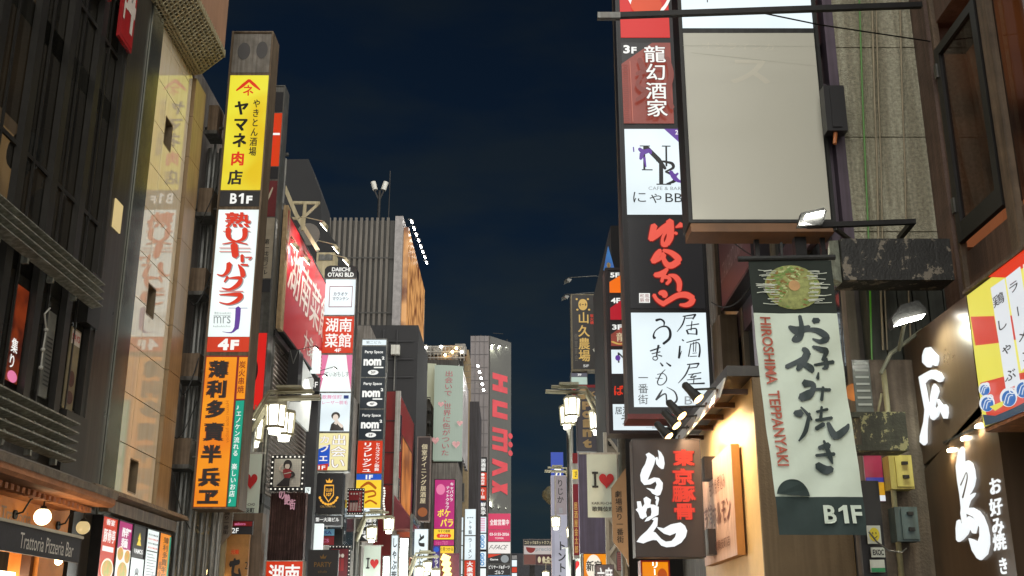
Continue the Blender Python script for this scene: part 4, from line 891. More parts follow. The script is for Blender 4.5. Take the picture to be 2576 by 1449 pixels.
post_at('lantern post with two lanterns beside the yellow panel on the left row', 900, 1300, 35, [(979,1302,0.0),(936,1325,0.6)], 0.8, 1)
post_at('far lantern post in front of the tonkatsu sign at the bottom edge', 1030, 1400, 42, [(1055,1425,0.0),(1075,1412,0.5),(1096,1432,0.3)], 0.8, 1)

# fittings on the plain black wall
t = T('wall_unit', 'small pale box lamp on the edge of the plain black wall', 'box', PY(1000,880,56.9)); mb = MB(); a = PY(985,880,56.9); mb.box(a.x,a.x+.45,56.6,56.95,a.z-.3,a.z+.2); O('box', mb, white_paint, t); mb = MB(); mb.bar((a.x+.2,56.9,a.z-.3),(a.x+.2,56.9,a.z-2.2),.06); O('conduit', mb, grey_steel, t)
mb = MB()
for k in range(3): x = PY(930+k*34,850,56.95).x; mb.box(x,x+.05,56.93,56.99,3,ZY(830,57))
for v_ in (860,905,950): mb.box(PY(900,v_,56.95).x,PY(1040,v_,56.95).x,56.935,56.985,ZY(v_,57),ZY(v_,57)+.05)
S('wall_seams', 'faint seam strips on the plain black wall', 'trim', mb, M('seam_grey',(52,52,54),.7))

# ================================================================== centre distance, left row
b = T('karaoke_building', 'grey green narrow building behind the black panel stack', 'building', (-6.5,46,0))
mb = MB(); a = PY(893,1000,45); mb.box(-11,-5.9,44.3,48,0,ZY(830,45)); O('wall', mb, wallm, b)
mb = MB(); a = PY(880,1000,44); mb.box(a.x-.2,a.x+.12,44,44.3,0,ZY(822,44)); O('edge_column', mb, M('edge_olive',(120,116,92),0.5,0.1,0.15,streak=0.3), b)
mb = MB(); mb.box(-5.899,-5.85,44.5,47.5,0.3,2.9); O('shop_window_fill', mb, shop_warm, b)  # unseen warm window added as low street light
f = face(901, 966, 852, 1302, 42)
s = Sign('sign_tower', 'sign column of black panels with round white lettering over orange and yellow panels', f, 0.5, grey_steel, rim=0.02)
p = s.pv(855,868, WHC, 0.03,0.97); p.row('第二ビル', (0.15,0.2,0.8,0.8), LG, 0.02)
for (vt, vb, fl_) in ((871,948,'5F'),(951,1027,'4F'),(1031,1105,'3F')):
    p = s.pv(vt, vb, E('backlit_slate',(34,42,48),1,0.05), 0.03,0.97); p.row('Party Space', (0.12,0.14,0.88,0.26), LW, 0.02); p.row('nom', (0.08,0.42,0.82,0.64), LW, 0.05); p.row('2', (0.84,0.34,0.95,0.44), LW, 0.04); p.rect((0.52,0.68,0.92,0.72), LW); p.disc((0.5,0.86),0.22,0.08,LW); p.row(fl_, (0.4,0.82,0.6,0.9), KE, 0.02)
p = s.pv(1109,1190, REDP, 0.0,0.97); p.col('リフレッシュ', (0.42,0.04),(0.4,0.98),0.42,LW,0.05); p.col('ヒルズタウン歌舞', (0.82,0.05),(0.8,0.95),0.2,LW,0.02)
p = s.pv(1193,1278, E('backlit_sun_yellow',(246,206,52),1,0.05), 0.0,0.97); p.rect((0,0,1,0.17), BLP); p.row('1F', (0.38,0.02,0.66,0.15), LW, 0.04); p.brush([[(0.2,0.4,.06),(0.5,0.26,.09),(0.8,0.42,.08)],[(0.3,0.55,.07),(0.7,0.5,.06),(0.78,0.62,.06),(0.5,0.68,.05)],[(0.4,0.85,.06),(0.6,0.78,.05),(0.85,0.88,.06)]], E('letter_ochre',(176,90,10)))
p = s.pv(1278,1300, WHC, 0.0,0.97); p.row('1F 大祭', (0.3,0.2,0.9,0.8), KE, 0.02)
s.done()
f = face(906, 948, 1303, 1362, 41.6); s = Sign('neon_board', 'black board of slanted white lettering with an arrow point under the yellow panel', f, 0.2, black_cab, cat='sign', rim=0); p = s.panel((0.01,0.01,0.99,0.99), BKP); p.row('無料案内', (0.0,0.02,0.95,0.2), LW, 0.06, shear=0.1); p.row('飲み放題', (0.0,0.24,0.95,0.45), LW, 0.06, shear=0.1); p.row('山ビ', (0.0,0.5,0.7,0.72), LW, 0.06); p.poly([(0.15,0.8),(0.5,0.99),(0.85,0.8),(0.7,0.74),(0.3,0.74)], LW); p.row('B1F', (0.36,0.79,0.64,0.88), KE, 0.02); s.done()
mb = MB()
for k in range(12): mb.ball(PY(966+1.2*math.sin(k*.9), 1228+k*6.5, 41.4), 0.04, 8, 5)
S('bulb_string', 'vertical string of small white bulbs beside the yellow panel', 'lights', mb, MATS['marquee_bulb'])

# maroon building
b = T('maroon_building', 'maroon painted building with an orange lit window panel on its street side', 'building', (-5,52,0))
mar = M('maroon_wall', (118,22,20), 0.35, var=0.2, scale=0.5, streak=0.15)
a0, a1 = PY(950,1100,48.5), PY(1000,1100,48.5); zt = ZY(985,48.5)
mb = MB(); mb.box(-9,a1.x,48.5,56.5,3.2,zt); O('wall', mb, mar, b)
mb = MB(); mb.box(-9,a1.x-.02,48.6,56.4,0,3.2); O('shop_window_fill', mb, shop_warm, b)  # glowing ground floor added below view to light the street
mb = MB(); mb.box(a1.x+.002,a1.x+.05,49.3,49.7,ZY(1130,49),ZY(1040,49)); mb.box(a1.x+.002,a1.x+.05,49.3,49.7,ZY(1300,49),ZY(1200,49)); Osplit('window', mb, MATS['blue_glass'], b)
mb = MB(); mb.box(a1.x-.12,a1.x+.1,48.35,48.499,3.2,zt); O('corner_trim', mb, M('corner_highlight_pale',(170,166,160),.4,.4,.2,3,streak=.3), b)  # pale strip built where vertical highlights run up the corner
mb = MB()
for v_ in (1060,1140,1220): mb.box(-6.2,a1.x-.13,48.46,48.499,ZY(v_,48.5),ZY(v_,48.5)+.05)
Osplit('joint', mb, M('joint_maroon',(60,14,14),.6), b)
f = side(a1.x+0.01, 50.5, 55.5, ZY(1095,50.5), ZY(1290,53))
s = Sign('amber_board', 'amber lit picture board on the street side of the maroon building', f, 0.05, M('dark_frame_brown',(70,40,26),0.5), cat='billboard', rim=0.08); p = s.panel((0.02,0.02,0.98,0.98), E('amber_board',(214,130,60),0.8,0.3,0.6,(110,50,20))); s.done()
mb = MB(); f = side(a1.x+.9, 46.5, 50.5, ZY(1305,48), ZY(1405,48)); f.box(mb,0,0,1,1,-.05,0); t = T('glass_canopy', 'blue grey sloping glass canopy beneath the maroon building', 'canopy', f.pt(.5,1)); O('pane', mb, GLASS('canopy_glass',(80,96,110),0.08,0.25), t); mb = MB(); mb.bar(f.pt(0,0),f.pt(1,0),.1); mb.bar(f.pt(0,1),f.pt(1,1),.1); mb.bar(f.pt(0,0),f.pt(0,1),.1); mb.bar(f.pt(.5,0),f.pt(.5,1),.06); O('frame', mb, grey_steel, t)
mb = MB(); a = PY(990,1300,47.5); mb.prism([(a.x,47.5,ZY(1245,47.5)),(a.x+1.0,47.5,ZY(1330,47.5)),(a.x,47.5,ZY(1330,47.5))],(0,1.5,0)); S('dark_red_awning', 'dusky red wedge awning on the maroon building', 'awning', mb, M('awning_dusky_red',(110,40,46),0.6,var=0.15))
f = face(966, 1000, 1378, 1470, 40); s = Sign('light_box', 'white box sign with black brush strokes at the foot of the maroon building', face(983,1001,1345,1470,40), 0.3, grey_steel, cat='light box', rim=0.02); p = s.panel((0.05,0.02,0.95,0.98), WHC); p.col('しゃぶ葉', (0.5,0.03),(0.5,0.97),0.8,KE,0.04); s.done()

# tall block with the curved pale banner
b = T('banner_building', 'dark building carrying the tall pale banner with pink lettering', 'building', (-5,74,0))
a0, a1 = PY(1040,1000,72), PY(1163,1000,72)
mb = MB(); mb.box(a0.x-3,a1.x-0.3,72.6,80,0,ZY(905,72.6)); O('wall', mb, M('banner_wall',(72,72,70),0.8,var=0.3,scale=0.6,streak=0.4), b)
pale = M('pale_board', (170,182,164), 0.6, var=0.06, scale=0.5); mb = MB(); mb.poly([PY(u,v,72.3) for u,v in ((1040,1003),(1080,1003),(1092,1030),(1098,915),(1042,912))]); O('pale_board', mb, pale, b)
mb = MB()
for k in range(3):
    z = ZY(1030+k*32, 71.5); mb.box(a0.x, a0.x+1.2, 71.0, 72.5, z-.1, z); 
    for i in range(7): mb.bar((a0.x+i*.2,71.0,z),(a0.x+i*.2,71.0,z+.7),.03)
    mb.bar((a0.x,71,z+.7),(a0.x+1.2,71,z+.7),.05)
O('balcony', mb, old_black, b)
mb = MB(); mb.box(a0.x-2,a1.x-.4,72.55,72.59,0.3,2.9); O('shop_window_fill', mb, shop_cool, b)  # unseen glowing window added for street-level light
f = face(1091, 1163, 918, 1157, 71.5)
t = T('tall_banner', 'tall pale green banner with vertical pink characters facing the street', 'banner', f.pt(.5,1)); mb = MB()
NN = 12; vs = []; 
for j in range(2):
    for i in range(NN+1): vs.append(f.pt(i/NN, j, -0.35*(i/NN)**2*1.2))
mb.add(vs, [(NN+1+i, NN+2+i, i+1, i) for i in range(NN)]); mb.add([f.pt(0,0,-.6),f.pt(1,0,-.6),f.pt(1,1,-.6),f.pt(0,1,-.6),f.pt(1,0,-.42),f.pt(1,1,-.42)],[(0,1,2,3),(1,4,5,2)])
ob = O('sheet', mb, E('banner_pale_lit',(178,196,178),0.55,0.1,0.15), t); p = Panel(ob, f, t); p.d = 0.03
pt_ = M('banner_pink_text', (160,70,84), 0.6); p.col('出会いで、世界に色がついた', (0.52,0.06),(0.42,0.96),0.3, pt_, 0.0)
hp = M('banner_pink_heart', (206,160,164), 0.6); p.heart((0.25,0.42),0.1,hp,'emblem',0.03); p.heart((0.92,0.62),0.1,hp,'emblem',0.03); p.heart((0.8,0.84),0.13,hp,'emblem',0.04); p.heart((0.08,0.8),0.12,hp,'emblem',0.04); p.done()
f = side(a1.x+.05, 72, 79, ZY(930,72), ZY(1160,74)); mb = MB()
for k in range(5): f.box(mb, k*.2+.01, 0, k*.2+.17, 1, -.1, 0.02*k)
S('folded_banner', 'white folded banner strips on the street side of the tall pale banner', 'banner', mb, M('folded_white',(186,182,184),0.6,var=0.2,scale=0.7,streak=0.3))
proto = None; lens2 = E('lens_cool',(0,0,0)); names = ['topmost','second','third','fourth','lowest']
for i, (u,v) in enumerate(((1203,920),(1207,936),(1211,951),(1214,966),(1217,981))):
    h = PY(u, v, 73+i*.9); lb = '%s white floodlight of the five on long arms before the grey tower' % names[i]
    if proto is None: proto = floodlight(lb, h, h+V((-1.6,0.1,-.1)), (-0.75,-.3,-0.6), 0.16, grey_steel, lens2, 'five floodlights of the pale banner'); r0 = h; spot(proto, h, (-.9,-.55,-.5), 600, 120, (255,252,246))
    else: d = dup(proto, h-r0, lb)
# rooftop clutter behind the banner
random.seed(3); t = T('roof_plant', 'cluttered lit rooftop plant and pipework above the pale banner', 'roof plant', PY(1110,910,84))
m1 = M('plant_tan', (150,124,92), 0.6, var=0.3); m2 = M('plant_grey',(130,128,122),0.6,var=0.3); bs = [MB(), MB(), MB()]
for k in range(46):
    a = PY(1052+random.random()*112, 905-random.random()*26, 82+random.random()*4); w_ = .2+random.random()*.5; bs[k % 2].box(a.x-w_,a.x+w_,a.y,a.y+.6,a.z-.3,a.z+random.random()*.6)
a0_, a1_ = PY(1045,880,82), PY(1168,880,82)
for v in (872,885,900): bs[1].bar((a0_.x,82,ZY(v,82)),(a1_.x,82,ZY(v,82)),.1)
for k in range(14): x = a0_.x+(a1_.x-a0_.x)*k/13; bs[1].bar((x,82,ZY(908,82)),(x,82,ZY(872,82)),.06)
O('units', bs[0], m1, t); O('pipework', bs[1], m2, t); mb = MB(); mb.box(-12,PY(1165,905,83).x,82.5,90,0,ZY(908,83)); O('base_block', mb, M('black_wall',(0,0,0)), t)
for (u, v, c) in ((1072,874,'w'),(1110,872,'w'),(1148,876,'o'),(1138,885,'o'),(1162,885,'w'),(1120,893,'o')):
    mb = MB(); mb.ball(PY(u,v,81.8), .1, 8, 6); O('lamp', mb, lamp_warm if c == 'o' else lamp_cool, t)
mb = MB(); a = PY(1160,1000,85); c = PY(1178,1000,85); mb.box(a.x,c.x,85,90,0,ZY(880,85)); S('tan_block', 'narrow tan block behind the floodlights', 'building', mb, M('tan_block',(140,122,92),0.7,var=0.15))

# grey tower with the red roof-to-floor letters
b = T('lettered_tower', 'pale grey tower with big red turned letters down its street side', 'building', (-3,108,0))
pa = PY(1184,845,105); pc = PY(1229,846,105); pd = PY(1285,862,107.8); zt = pa.z
twr = M('tower_tile', (122,116,116), 0.55, var=0.06, scale=0.4, streak=0.12); twf = M('tower_front', (84,84,80), 0.6, var=0.08, scale=0.4)
A_, C_, D_ = V((pa.x,105,0)), V((pc.x,105,0)), V((pd.x,107.8,0)); E_ = V((pd.x-5,121,0))
mb = MB(); mb.prism([A_,C_,D_,E_,V((pa.x,118,0))],(0,0,zt)); O('wall', mb, twr, b)
mb = MB()
for k in range(24): z = zt-1.3*k-.6; mb.box(A_.x,C_.x-.01,104.97,104.99,z,z+.06)
for k in range(1,4): x = A_.x+(C_.x-A_.x)*k/4; mb.box(x,x+.05,104.972,104.985,2,zt)
O('tile_joints', mb, M('tile_joint',(96,92,92),0.8), b)
ex = (D_-C_); wl = ex.length; ex = ex.normalized(); fz = Frame(V((C_.x,C_.y,zt)), ex, (0,0,1), wl, zt)
mb = MB(); fz.box(mb, 0.03,0.0,0.97,1,0.02,0.12); fo = O('lettering_board', mb, twf, b)
def tv(v, Y=108): return (zt-ZY(v,Y))/zt
P5 = Panel(fo, Frame(fz.pt(0,0,.13),fz.ex,fz.ey,fz.w,fz.h), b)
hx = M('letter_pillarbox_red', (214,40,58), 0.4, var=0.1)
hx2 = E('letter_red_glow', (224,40,56), 0.8, 0.1)
vs_ = [(943,990),(1012,1060),(1080,1140),(1160,1192),(1215,1235)]
def hl(strokes): P5.brush(strokes, hx2, 'lettering', th=0.25, smooth=1)
x0, x1 = 0.14, 0.80; W_ = 0.0155
def yy(v): return tv(v-3, 105.8)
ws = 0.2
def bar_h(v, a=x0, c=x1, wv=9): P5.poly([(a,yy(v-wv/2)),(c,yy(v-wv/2)),(c,yy(v+wv/2)),(a,yy(v+wv/2))], hx2, 'lettering')
def bar_v(a, v0, v1, w_=0.16): P5.poly([(a,yy(v0)),(a+w_,yy(v0)),(a+w_,yy(v1)),(a,yy(v1))], hx2, 'lettering')
bar_h(950,wv=15); bar_h(979,wv=15); bar_v(0.40,955,978,.2)                          # H turned
bar_h(1017,wv=14); bar_h(1046,wv=14); bar_v(x0,1014,1052,.2)                        # U turned
bar_h(1085,wv=12); bar_h(1107,wv=12); bar_h(1129,wv=12); bar_v(0.62,1082,1136,.18)  # M turned
for v in (1089,1111,1133): P5.disc((0.93,yy(v+3)),0.10,0.0095,hx2,'lettering',14)
P5.poly([(x0,yy(1158)),(x1,yy(1164)),(x1,yy(1182)),(x0,yy(1203)),(x0,yy(1190)),(0.55,yy(1177)),(x0,yy(1171))][::-1], hx2, 'lettering')   # A turned
P5.poly([(x0,yy(1212)),(x0,yy(1226)),(x1,yy(1244)),(x1,yy(1230))], hx2,'lettering'); P5.poly([(x0,yy(1246)),(x0,yy(1232)),(x1,yy(1214)),(x1,yy(1228))], hx2,'lettering')
P5.done()
for i, u in enumerate((1241,1257,1273)):
    h = PY(u, 866+i*3, 105.2+i*.9); t = floodlight('%s small lamp washing down the top of the grey lettered tower' % ['left','middle','right'][i], h, h+V((-.1,.9,.3)), (0.1,.55,-.8), 0.14, grey_steel, E('lens_wash',(250,252,236),60,0.02), 'washer lamps of the grey tower', 'washer_lamp'); spot(t, h+V((-.15,-.1,-.1)), (0.05,.22,-1), 420, 80, (250,252,226))
    h = PY(u-3, 1277+i*2, 105.2+i*.9); t = floodlight('%s small lamp washing up the foot of the big red letters' % ['left','middle','right'][i], h, h+V((-.1,.9,-.5)), (0.1,.55,.8), 0.14, grey_steel, MATS['lens_wash'], 'washer lamps of the grey tower', 'washer_lamp'); spot(t, h+V((-.15,-.1,.1)), (0.05,.22,1), 420, 80, (250,252,226))
mb = MB()
for (u,h_) in ((1192,14),(1208,24),(1226,20),(1244,14),(1262,10),(1275,12)): a = PY(u,848,106); mb.tube([(a.x,108,zt-1),(a.x,108,zt+h_*.038)],.05,6)
mb.bar(PY(1240,838,108),PY(1266,840,108),.05); t = T('roof_antennas', 'row of thin antennas on the roof of the grey lettered tower', 'antenna', (-1.5,108,zt)); Osplit('rod', mb, dark_metal, t)
# stacked signs at its foot, and the slim column on its corner
f = face(1227, 1285, 1290, 1470, 103)
s = Sign('sign_tower', 'stack of pink, white and dark sign panels at the foot of the grey lettered tower', f, 0.5, grey_steel, rim=0)
pinkp = E('backlit_raspberry',(206,50,92),1,0.05)
p = s.pv(1292,1332, pinkp, 0.02,0.98); p.row('全館営業中', (0.06,0.35,0.94,0.75), LW, 0.03)
p = s.pv(1333,1362, pinkp, 0.02,0.98); p.row('03-5155-2026', (0.06,0.25,0.94,0.5), LW, 0.02); p.row('TOWER', (0.3,0.65,0.7,0.8), LW)
p = s.pv(1364,1392, E('backlit_warm_white',(238,232,226),1,0.04), 0.02,0.98); p.row('F-FACE', (0.08,0.25,0.85,0.65), KE, 0.0, shear=0.15)
p = s.pv(1394,1418, BKP, 0.02,0.98); p.poly([(0,0),(0.6,0),(0,0.4)], REDP); p.row('Game', (0.08,0.45,0.45,0.65), LW, 0.02); p.disc((0.75,0.5),0.18,0.4,LG)
p = s.pv(1420,1446, BKP, 0.02,0.98); p.row('ビリヤード&ダーツ', (0.03,0.05,0.97,0.45), LW, 0.03); p.row('ゴルフ', (0.3,0.55,0.7,0.95), LW, 0.03)
p = s.pv(1448,1469, E('backlit_sky_blue',(20,130,200),1,0.05), 0.02,0.98); s.done()
f = face(1203, 1224, 1150, 1470, 100)
s = Sign('sign_tower', 'slim corner sign column of white, orange and blue lettered panels left of the red letters', f, 0.4, dark_metal, rim=0)
p = s.pv(1152,1187, BKP); p.col('居酒屋', (0.5,0.05),(0.5,0.95),0.8,LW,0.04)
p = s.pv(1189,1222, REDP); p.disc((0.5,0.15),0.25,0.1,LW); p.col('焼肉屋', (0.5,0.28),(0.5,0.95),0.5,LW,0.03)
p = s.pv(1226,1258, REDP); p.col('らー麺', (0.5,0.1),(0.5,0.9),0.6,LW,0.02)
p = s.pv(1260,1298, BKP); p.disc((0.3,0.15),0.25,0.12,LN); p.col('鮮魚亭', (0.6,0.1),(0.6,0.95),0.7,LW,0.04)
p = s.pv(1300,1340, WHC)
for k in range(8): p.rect((0.15,0.08+k*.11,0.85,0.13+k*.11), LPK, 'print_lines')
for (vt,vb) in ((1343,1382),(1388,1426)): p = s.pv(vt,vb,WHC); p.row('GiGO', (0.25,0.08,0.8,0.92), EL('letter_sky',(50,130,190)), 0.04, rot=True)
p = s.pv(1430,1468, WHI); s.done()
f = face(1168, 1197, 1280, 1470, 78)
s = Sign('sign_tower', 'white double sign column with sparse black characters left of the slim corner column', f, 0.5, grey_steel, rim=0)
p = s.pv(1281,1346, WHC); p.row('pit', (0.2,0.3,0.8,0.36), KE, 0.02); p.col('トキ鮨', (0.5,0.42),(0.5,0.98),0.35,KE,0.02)
p = s.pv(1349,1408, WHC); p.col('ラーメン', (0.5,0.05),(0.5,0.97),0.4,KE,0.02)
p = s.pv(1410,1468, REDP); p.col('大衆酒場', (0.5,0.03),(0.5,1),0.6,LW,0.05); s.done()
# pink comparison sign, brown column, tonkatsu sign
f = face(1090, 1144, 1205, 1470, 62)
s = Sign('sign_tower', 'magenta and yellow sign column with white and yellow lettering below the pale banner', f, 0.5, dark_metal, rim=0.04)
mag = E('backlit_magenta',(0,0,0)); yl = E('backlit_sun_yellow',(0,0,0))
p = s.pv(1207,1330, mag, 0.02,0.98); p.col('キャバクラ', (0.85,0.05),(0.82,0.45),0.2,LW,0.02); p.col('ナイトクラブ', (0.66,0.12),(0.62,0.62),0.2,LW,0.02); p.disc((0.3,0.2),0.22,0.11,LPK); p.row('ポケ', (0.15,0.6,0.8,0.77), LY, 0.06); p.row('パラ', (0.3,0.79,0.95,0.97), LY, 0.06)
p = s.pv(1331,1357, yl, 0.02,0.98); p.row('今すぐ検索', (0.2,0.05,0.8,0.35), KE, 0.02); p.poly([(0.2,0.85),(0.8,0.85),(0.86,0.65),(0.8,0.45),(0.2,0.45),(0.14,0.65)], LR); p.row('ポケパラ', (0.3,0.52,0.7,0.78), LW, 0.02)
p = s.pv(1359,1372, mag, 0.02,0.98); p.row('ショップなび', (0.1,0.1,0.7,0.9), LPK, 0.02)
p = s.pv(1374,1468, yl, 0.02,0.98); p.row('すぐ見つかる', (0.2,0.03,0.95,0.13), KE, 0.02); p.row('収入', (0.2,0.2,0.95,0.5), LR, 0.04); p.row('バイト', (0.2,0.55,0.95,0.9), KE, 0.04); s.done()
mb = MB(); mb.box(PY(1085,1300,64).x,PY(1150,1300,64).x,64,70,0,ZY(1165,64)); S('grimy_block', 'grimy grey wall block behind the magenta sign column', 'building', mb, wallm)
f = face(1047, 1083, 1098, 1312, 56)
s = Sign('sign_tower', 'dark brown vertical sign with pale characters and an orange disc beside the maroon building', f, 0.4, M('frame_taupe',(110,100,94),0.5,0.3), rim=0.05)
p = s.panel((0.08,0.01,0.92,0.99), E('backlit_coffee',(42,32,30),1,0.05)); ivy = EL('letter_ivory',(196,184,150)); p.col('個室ダイニング居酒屋', (0.55,0.08),(0.5,0.8),0.5,ivy,0.03); p.disc((0.5,0.9),0.4,0.055,E('disc_orange',(150,84,40),0.9)); s.done()
f = face(1041, 1076, 1330, 1475, 44)
s = Sign('light_box', 'white vertical light box lettered for pork cutlets at the bottom edge', f, 0.35, grey_steel, cat='light box', rim=0)
p = s.panel((0.02,0.01,0.98,0.99), WHC); p.brush([[(0.4,0.1,.06),(0.5,0.18,.07)],[(0.7,0.13,.06),(0.35,0.2,.05),(0.4,0.27,.06),(0.75,0.28,.07)],[(0.45,0.38,.07),(0.25,0.52,.06)],[(0.36,0.46,.05),(0.5,0.42,.05),(0.55,0.51,.06),(0.75,0.47,.05)]], KE); p.col('カツ屋', (0.5,0.55),(0.5,0.98),0.6,KE,0.02); s.done()
# neon hand bars and purple sign at the bottom
t = T('neon_hand', 'stack of glowing yellow sausage shaped neon bars at the bottom of the left row', 'neon sign', PY(1122,1460,52))
mb = MB()
for k in range(4): mb.tube([PY(1112+k*2,1400+k*14,52),PY(1130+k*1,1408+k*14,52)],.15,10)
O('bars', mb, E('neon_lemon',(255,240,120),2.0,.03), t); mb = MB(); a = PY(1105,1470,52.3); mb.box(a.x,a.x+.9,52.2,52.3,ZY(1475,52.3),ZY(1392,52.3)); O('backing', mb, M('neon_backing',(90,40,60),0.6), t)
f = face(1088, 1106, 1372, 1470, 51); s = Sign('light_box', 'violet light box with white characters beside the neon bars', f, 0.3, dark_metal, cat='light box', rim=0); p = s.panel((0.02,0.01,0.98,0.99), E('backlit_violet',(70,50,130),0.8,0.2,2)); p.col('カラオケ館', (0.5,0.2),(0.5,0.98),0.7,LW,0.03); p.disc((0.5,0.1),0.4,0.07,BLP); s.done()
# lit shop fronts low down the street
for i,(u0,u1,v0,v1,Y,m,lb) in enumerate(((961,982,1398,1470,41,shop_cool,'frosted bright glass front at the bottom edge under the left lantern post'),(1462,1470,1398,1470,29,shop_cool,'thin bright glass front at the bottom edge left of the orange box'),(1003,1028,1352,1470,47,shop_cool,'bright white glass shop front low on the left row beside the box sign'),(1152,1166,1300,1470,80,WHC,'narrow white light box strip low beside the magenta column'),(1146,1168,1215,1262,81,MATS['dim_block_grey'] if 'dim_block_grey' in MATS else M('dim_block_grey',(64,62,66),0.8,var=0.2,scale=0.5,streak=0.3),'dim grey box panel under the folded banner'),(1199,1203,1340,1470,99,REDP,'thin red lit strip beside the slim corner column'))):
    f = face(u0,u1,v0,v1,Y); s = Sign('shopfront', lb, f, .3, grey_steel, cat='shop front', rim=.05); p = s.panel((.05,.01,.95,.99), m)
    for k in range(4): p.rect((.02,.2+k*.22,.98,.215+k*.22), KE, 'bars')
    s.done()
mb = MB(); mb.box(PY(1285,1400,150).x, PY(1330,1400,150).x, 150, 160, 0, ZY(1392,150)); S('far_block', 'far dark block at the end of the street, low on the skyline', 'building', mb, M('far_block_grey',(52,52,56),0.8))
mb = MB(); mb.box(PY(1330,1400,170).x, PY(1420,1400,170).x, 170, 180, 0, ZY(1372,170)); S('far_block', 'far dark block behind the net cafe sign', 'building', mb, MATS['far_block_grey'])
f = face(1287, 1301, 1395, 1470, 120); s = Sign('sign_tower', 'tiny far sign column of white and red panels right of the pink stack', f, 0.5, dark_metal, rim=0)
p = s.pv(1397,1407,M('grey_cap',(150,150,150),0.5),0.05,0.95); p = s.pv(1409,1425,WHC,0.05,0.95); p = s.pv(1427,1440,REDP,0.05,0.95); p = s.pv(1442,1468,WHC,0.05,0.95); s.done()
# fillers of the left row between signs so no sky shows low down
for (u0,u1,v,Y,lb) in ((1130,1205,1010,88,'dim wall block behind the white double sign column'),(1196,1232,1000,120,'dim block edge beside the grey lettered tower')):
    mb = MB(); mb.box(PY(u0,v,Y).x,PY(u1,v,Y).x,Y,Y+8,0,ZY(v,Y)); S('dim_block', lb, 'building', mb, M('dim_block_grey',(64,62,66),0.8,var=0.2,scale=0.5,streak=0.3))

# ================================================================== right: far row
f = face(1316, 1390, 1356, 1422, 70)
s = Sign('net_cafe_sign', 'dark framed net cafe sign with a red half cup emblem at the far right', f, 0.4, M('frame_brown_grey',(84,76,74),0.5), rim=0.05)
p = s.panel((0.02,0.03,0.98,0.24), BKP); p.row('コミック&ネットカフェ', (0.03,0.15,0.98,0.85), ivy, 0.02)
p = s.panel((0.02,0.26,0.98,0.58), E('panel_oat',(190,180,176),0.9)); p.disc((0.25,0.15),0.17,0.7,LRD,'emblem',20,180,360); p.row('precio', (0.42,0.15,0.98,0.75), LG, 0.02)
p = s.panel((0.02,0.6,0.42,0.98), E('panel_choco',(120,70,60),0.8)); p = s.panel((0.44,0.6,0.98,0.98), E('panel_wine',(70,24,34),0.8))
for k in range(3): p.disc((0.2+k*.28,0.5),0.1,0.32,ivy)
s.done()
mb = MB(); mb.box(PY(1332,1440,70.3).x,PY(1345,1440,70.3).x,70.1,70.4,0,ZY(1420,70.3)); S('sign_post', 'dark post under the net cafe sign', 'post', mb, dark_metal)
f = face(1386, 1418, 1137, 1300, 62)
s = Sign('sign_tower', 'bright blue sign column with a white katakana letter on the right skyline', f, 0.5, dark_metal, rim=0); p = s.panel((0.01,0.005,0.99,0.995), E('backlit_royal_blue',(20,60,160),1,0.03)); p.col('カラ', (0.55,0.2),(0.55,0.65),0.7,LW,0.05); s.done()
f = face(1387, 1427, 1196, 1475, 54)
s = Sign('sign_tower', 'pale grey lilac sign column with black brush characters and katakana', f, 0.5, M('pale_lilac_frame',(170,168,180),0.5), rim=0)
p = s.panel((0.02,0.005,0.2,0.995), E('strip_lilac',(150,150,165),0.9)); p = s.panel((0.2,0.005,0.98,0.36), E('panel_taupe',(140,130,132),0.9)); p.col('りじか', (0.5,0.08),(0.5,0.72),0.55,KE,0.02); p.row('悠', (0.35,0.82,0.7,0.96), LG, 0.02)
p = s.panel((0.2,0.365,0.98,0.995), E('panel_pale_lilac',(166,166,180),0.9)); p.col('レント', (0.4,0.12),(0.45,0.34),0.4,LG); p.col('トントン', (0.55,0.36),(0.55,0.98),0.7,KE,0.04); s.done()
mb = MB(); a = PY(1383,1260,58); 
for (u,v,r) in ((1380,1245,.35),(1386,1255,.3),(1383,1235,.25)): mb.ball(PY(u,v,58), r, 10, 6)
S('wall_foliage', 'dim lump of plants hanging beside the lilac sign column', 'plant', mb, M('plant_dim',(70,66,44),0.8,var=0.5,scale=6,bump=0.8,bscale=12))
b = T('row_building', 'dim building row behind the farm restaurant sign', 'building', (4.5,38,0))
mb = MB(); mb.box(3.3,10,33.5,44,0,e+8.5); mb.box(3.3,10,44,62,0,e+4.5); O('wall', mb, wallm, b); mb = MB(); mb.box(3.25,3.299,34,60,0.3,2.9); O('shop_window_fill', mb, shop_cool, b)  # window strip added below view to throw light up the street
mb = MB()
for k in range(4): mb.box(3.25,3.298,34.2+2.4*k,36+2.4*k,e+3.0,e+4.6); mb.box(3.25,3.298,34.2+2.4*k,36+2.4*k,e+5.8,e+7.4)
Osplit('window', mb, MATS['blue_glass'], b)
f = face(1437, 1503, 740, 932, 36)
s = Sign('farm_sign', 'black vertical sign with gold characters and round emblem over the right lanterns', f, 0.5, M('frame_khaki',(120,112,92),0.5,0.3,0.2,streak=0.3), rim=0.04)
gold2 = EL('letter_old_gold',(196,160,84)); p = s.panel((0.05,0.015,0.95,0.985), E('backlit_umber',(36,32,28),1,0.04))
p.ring((0.46,0.13),0.17,0.055,0.045,gold2,'emblem'); p.ring((0.46,0.13),0.08,0.026,0.04,gold2,'emblem')
for (dx,dy) in ((-.26,-.075),(.22,-.075),(-.24,.07),(.26,.07)): p.disc((0.46+dx,0.13+dy),0.05,0.014,gold2,'emblem',8)
for (c,y) in (('山',0.31),('久',0.49),('農',0.66),('場',0.82)): p.col(c, (0.48,y-.085),(0.48,y+.085),0.5,gold2,0.03)
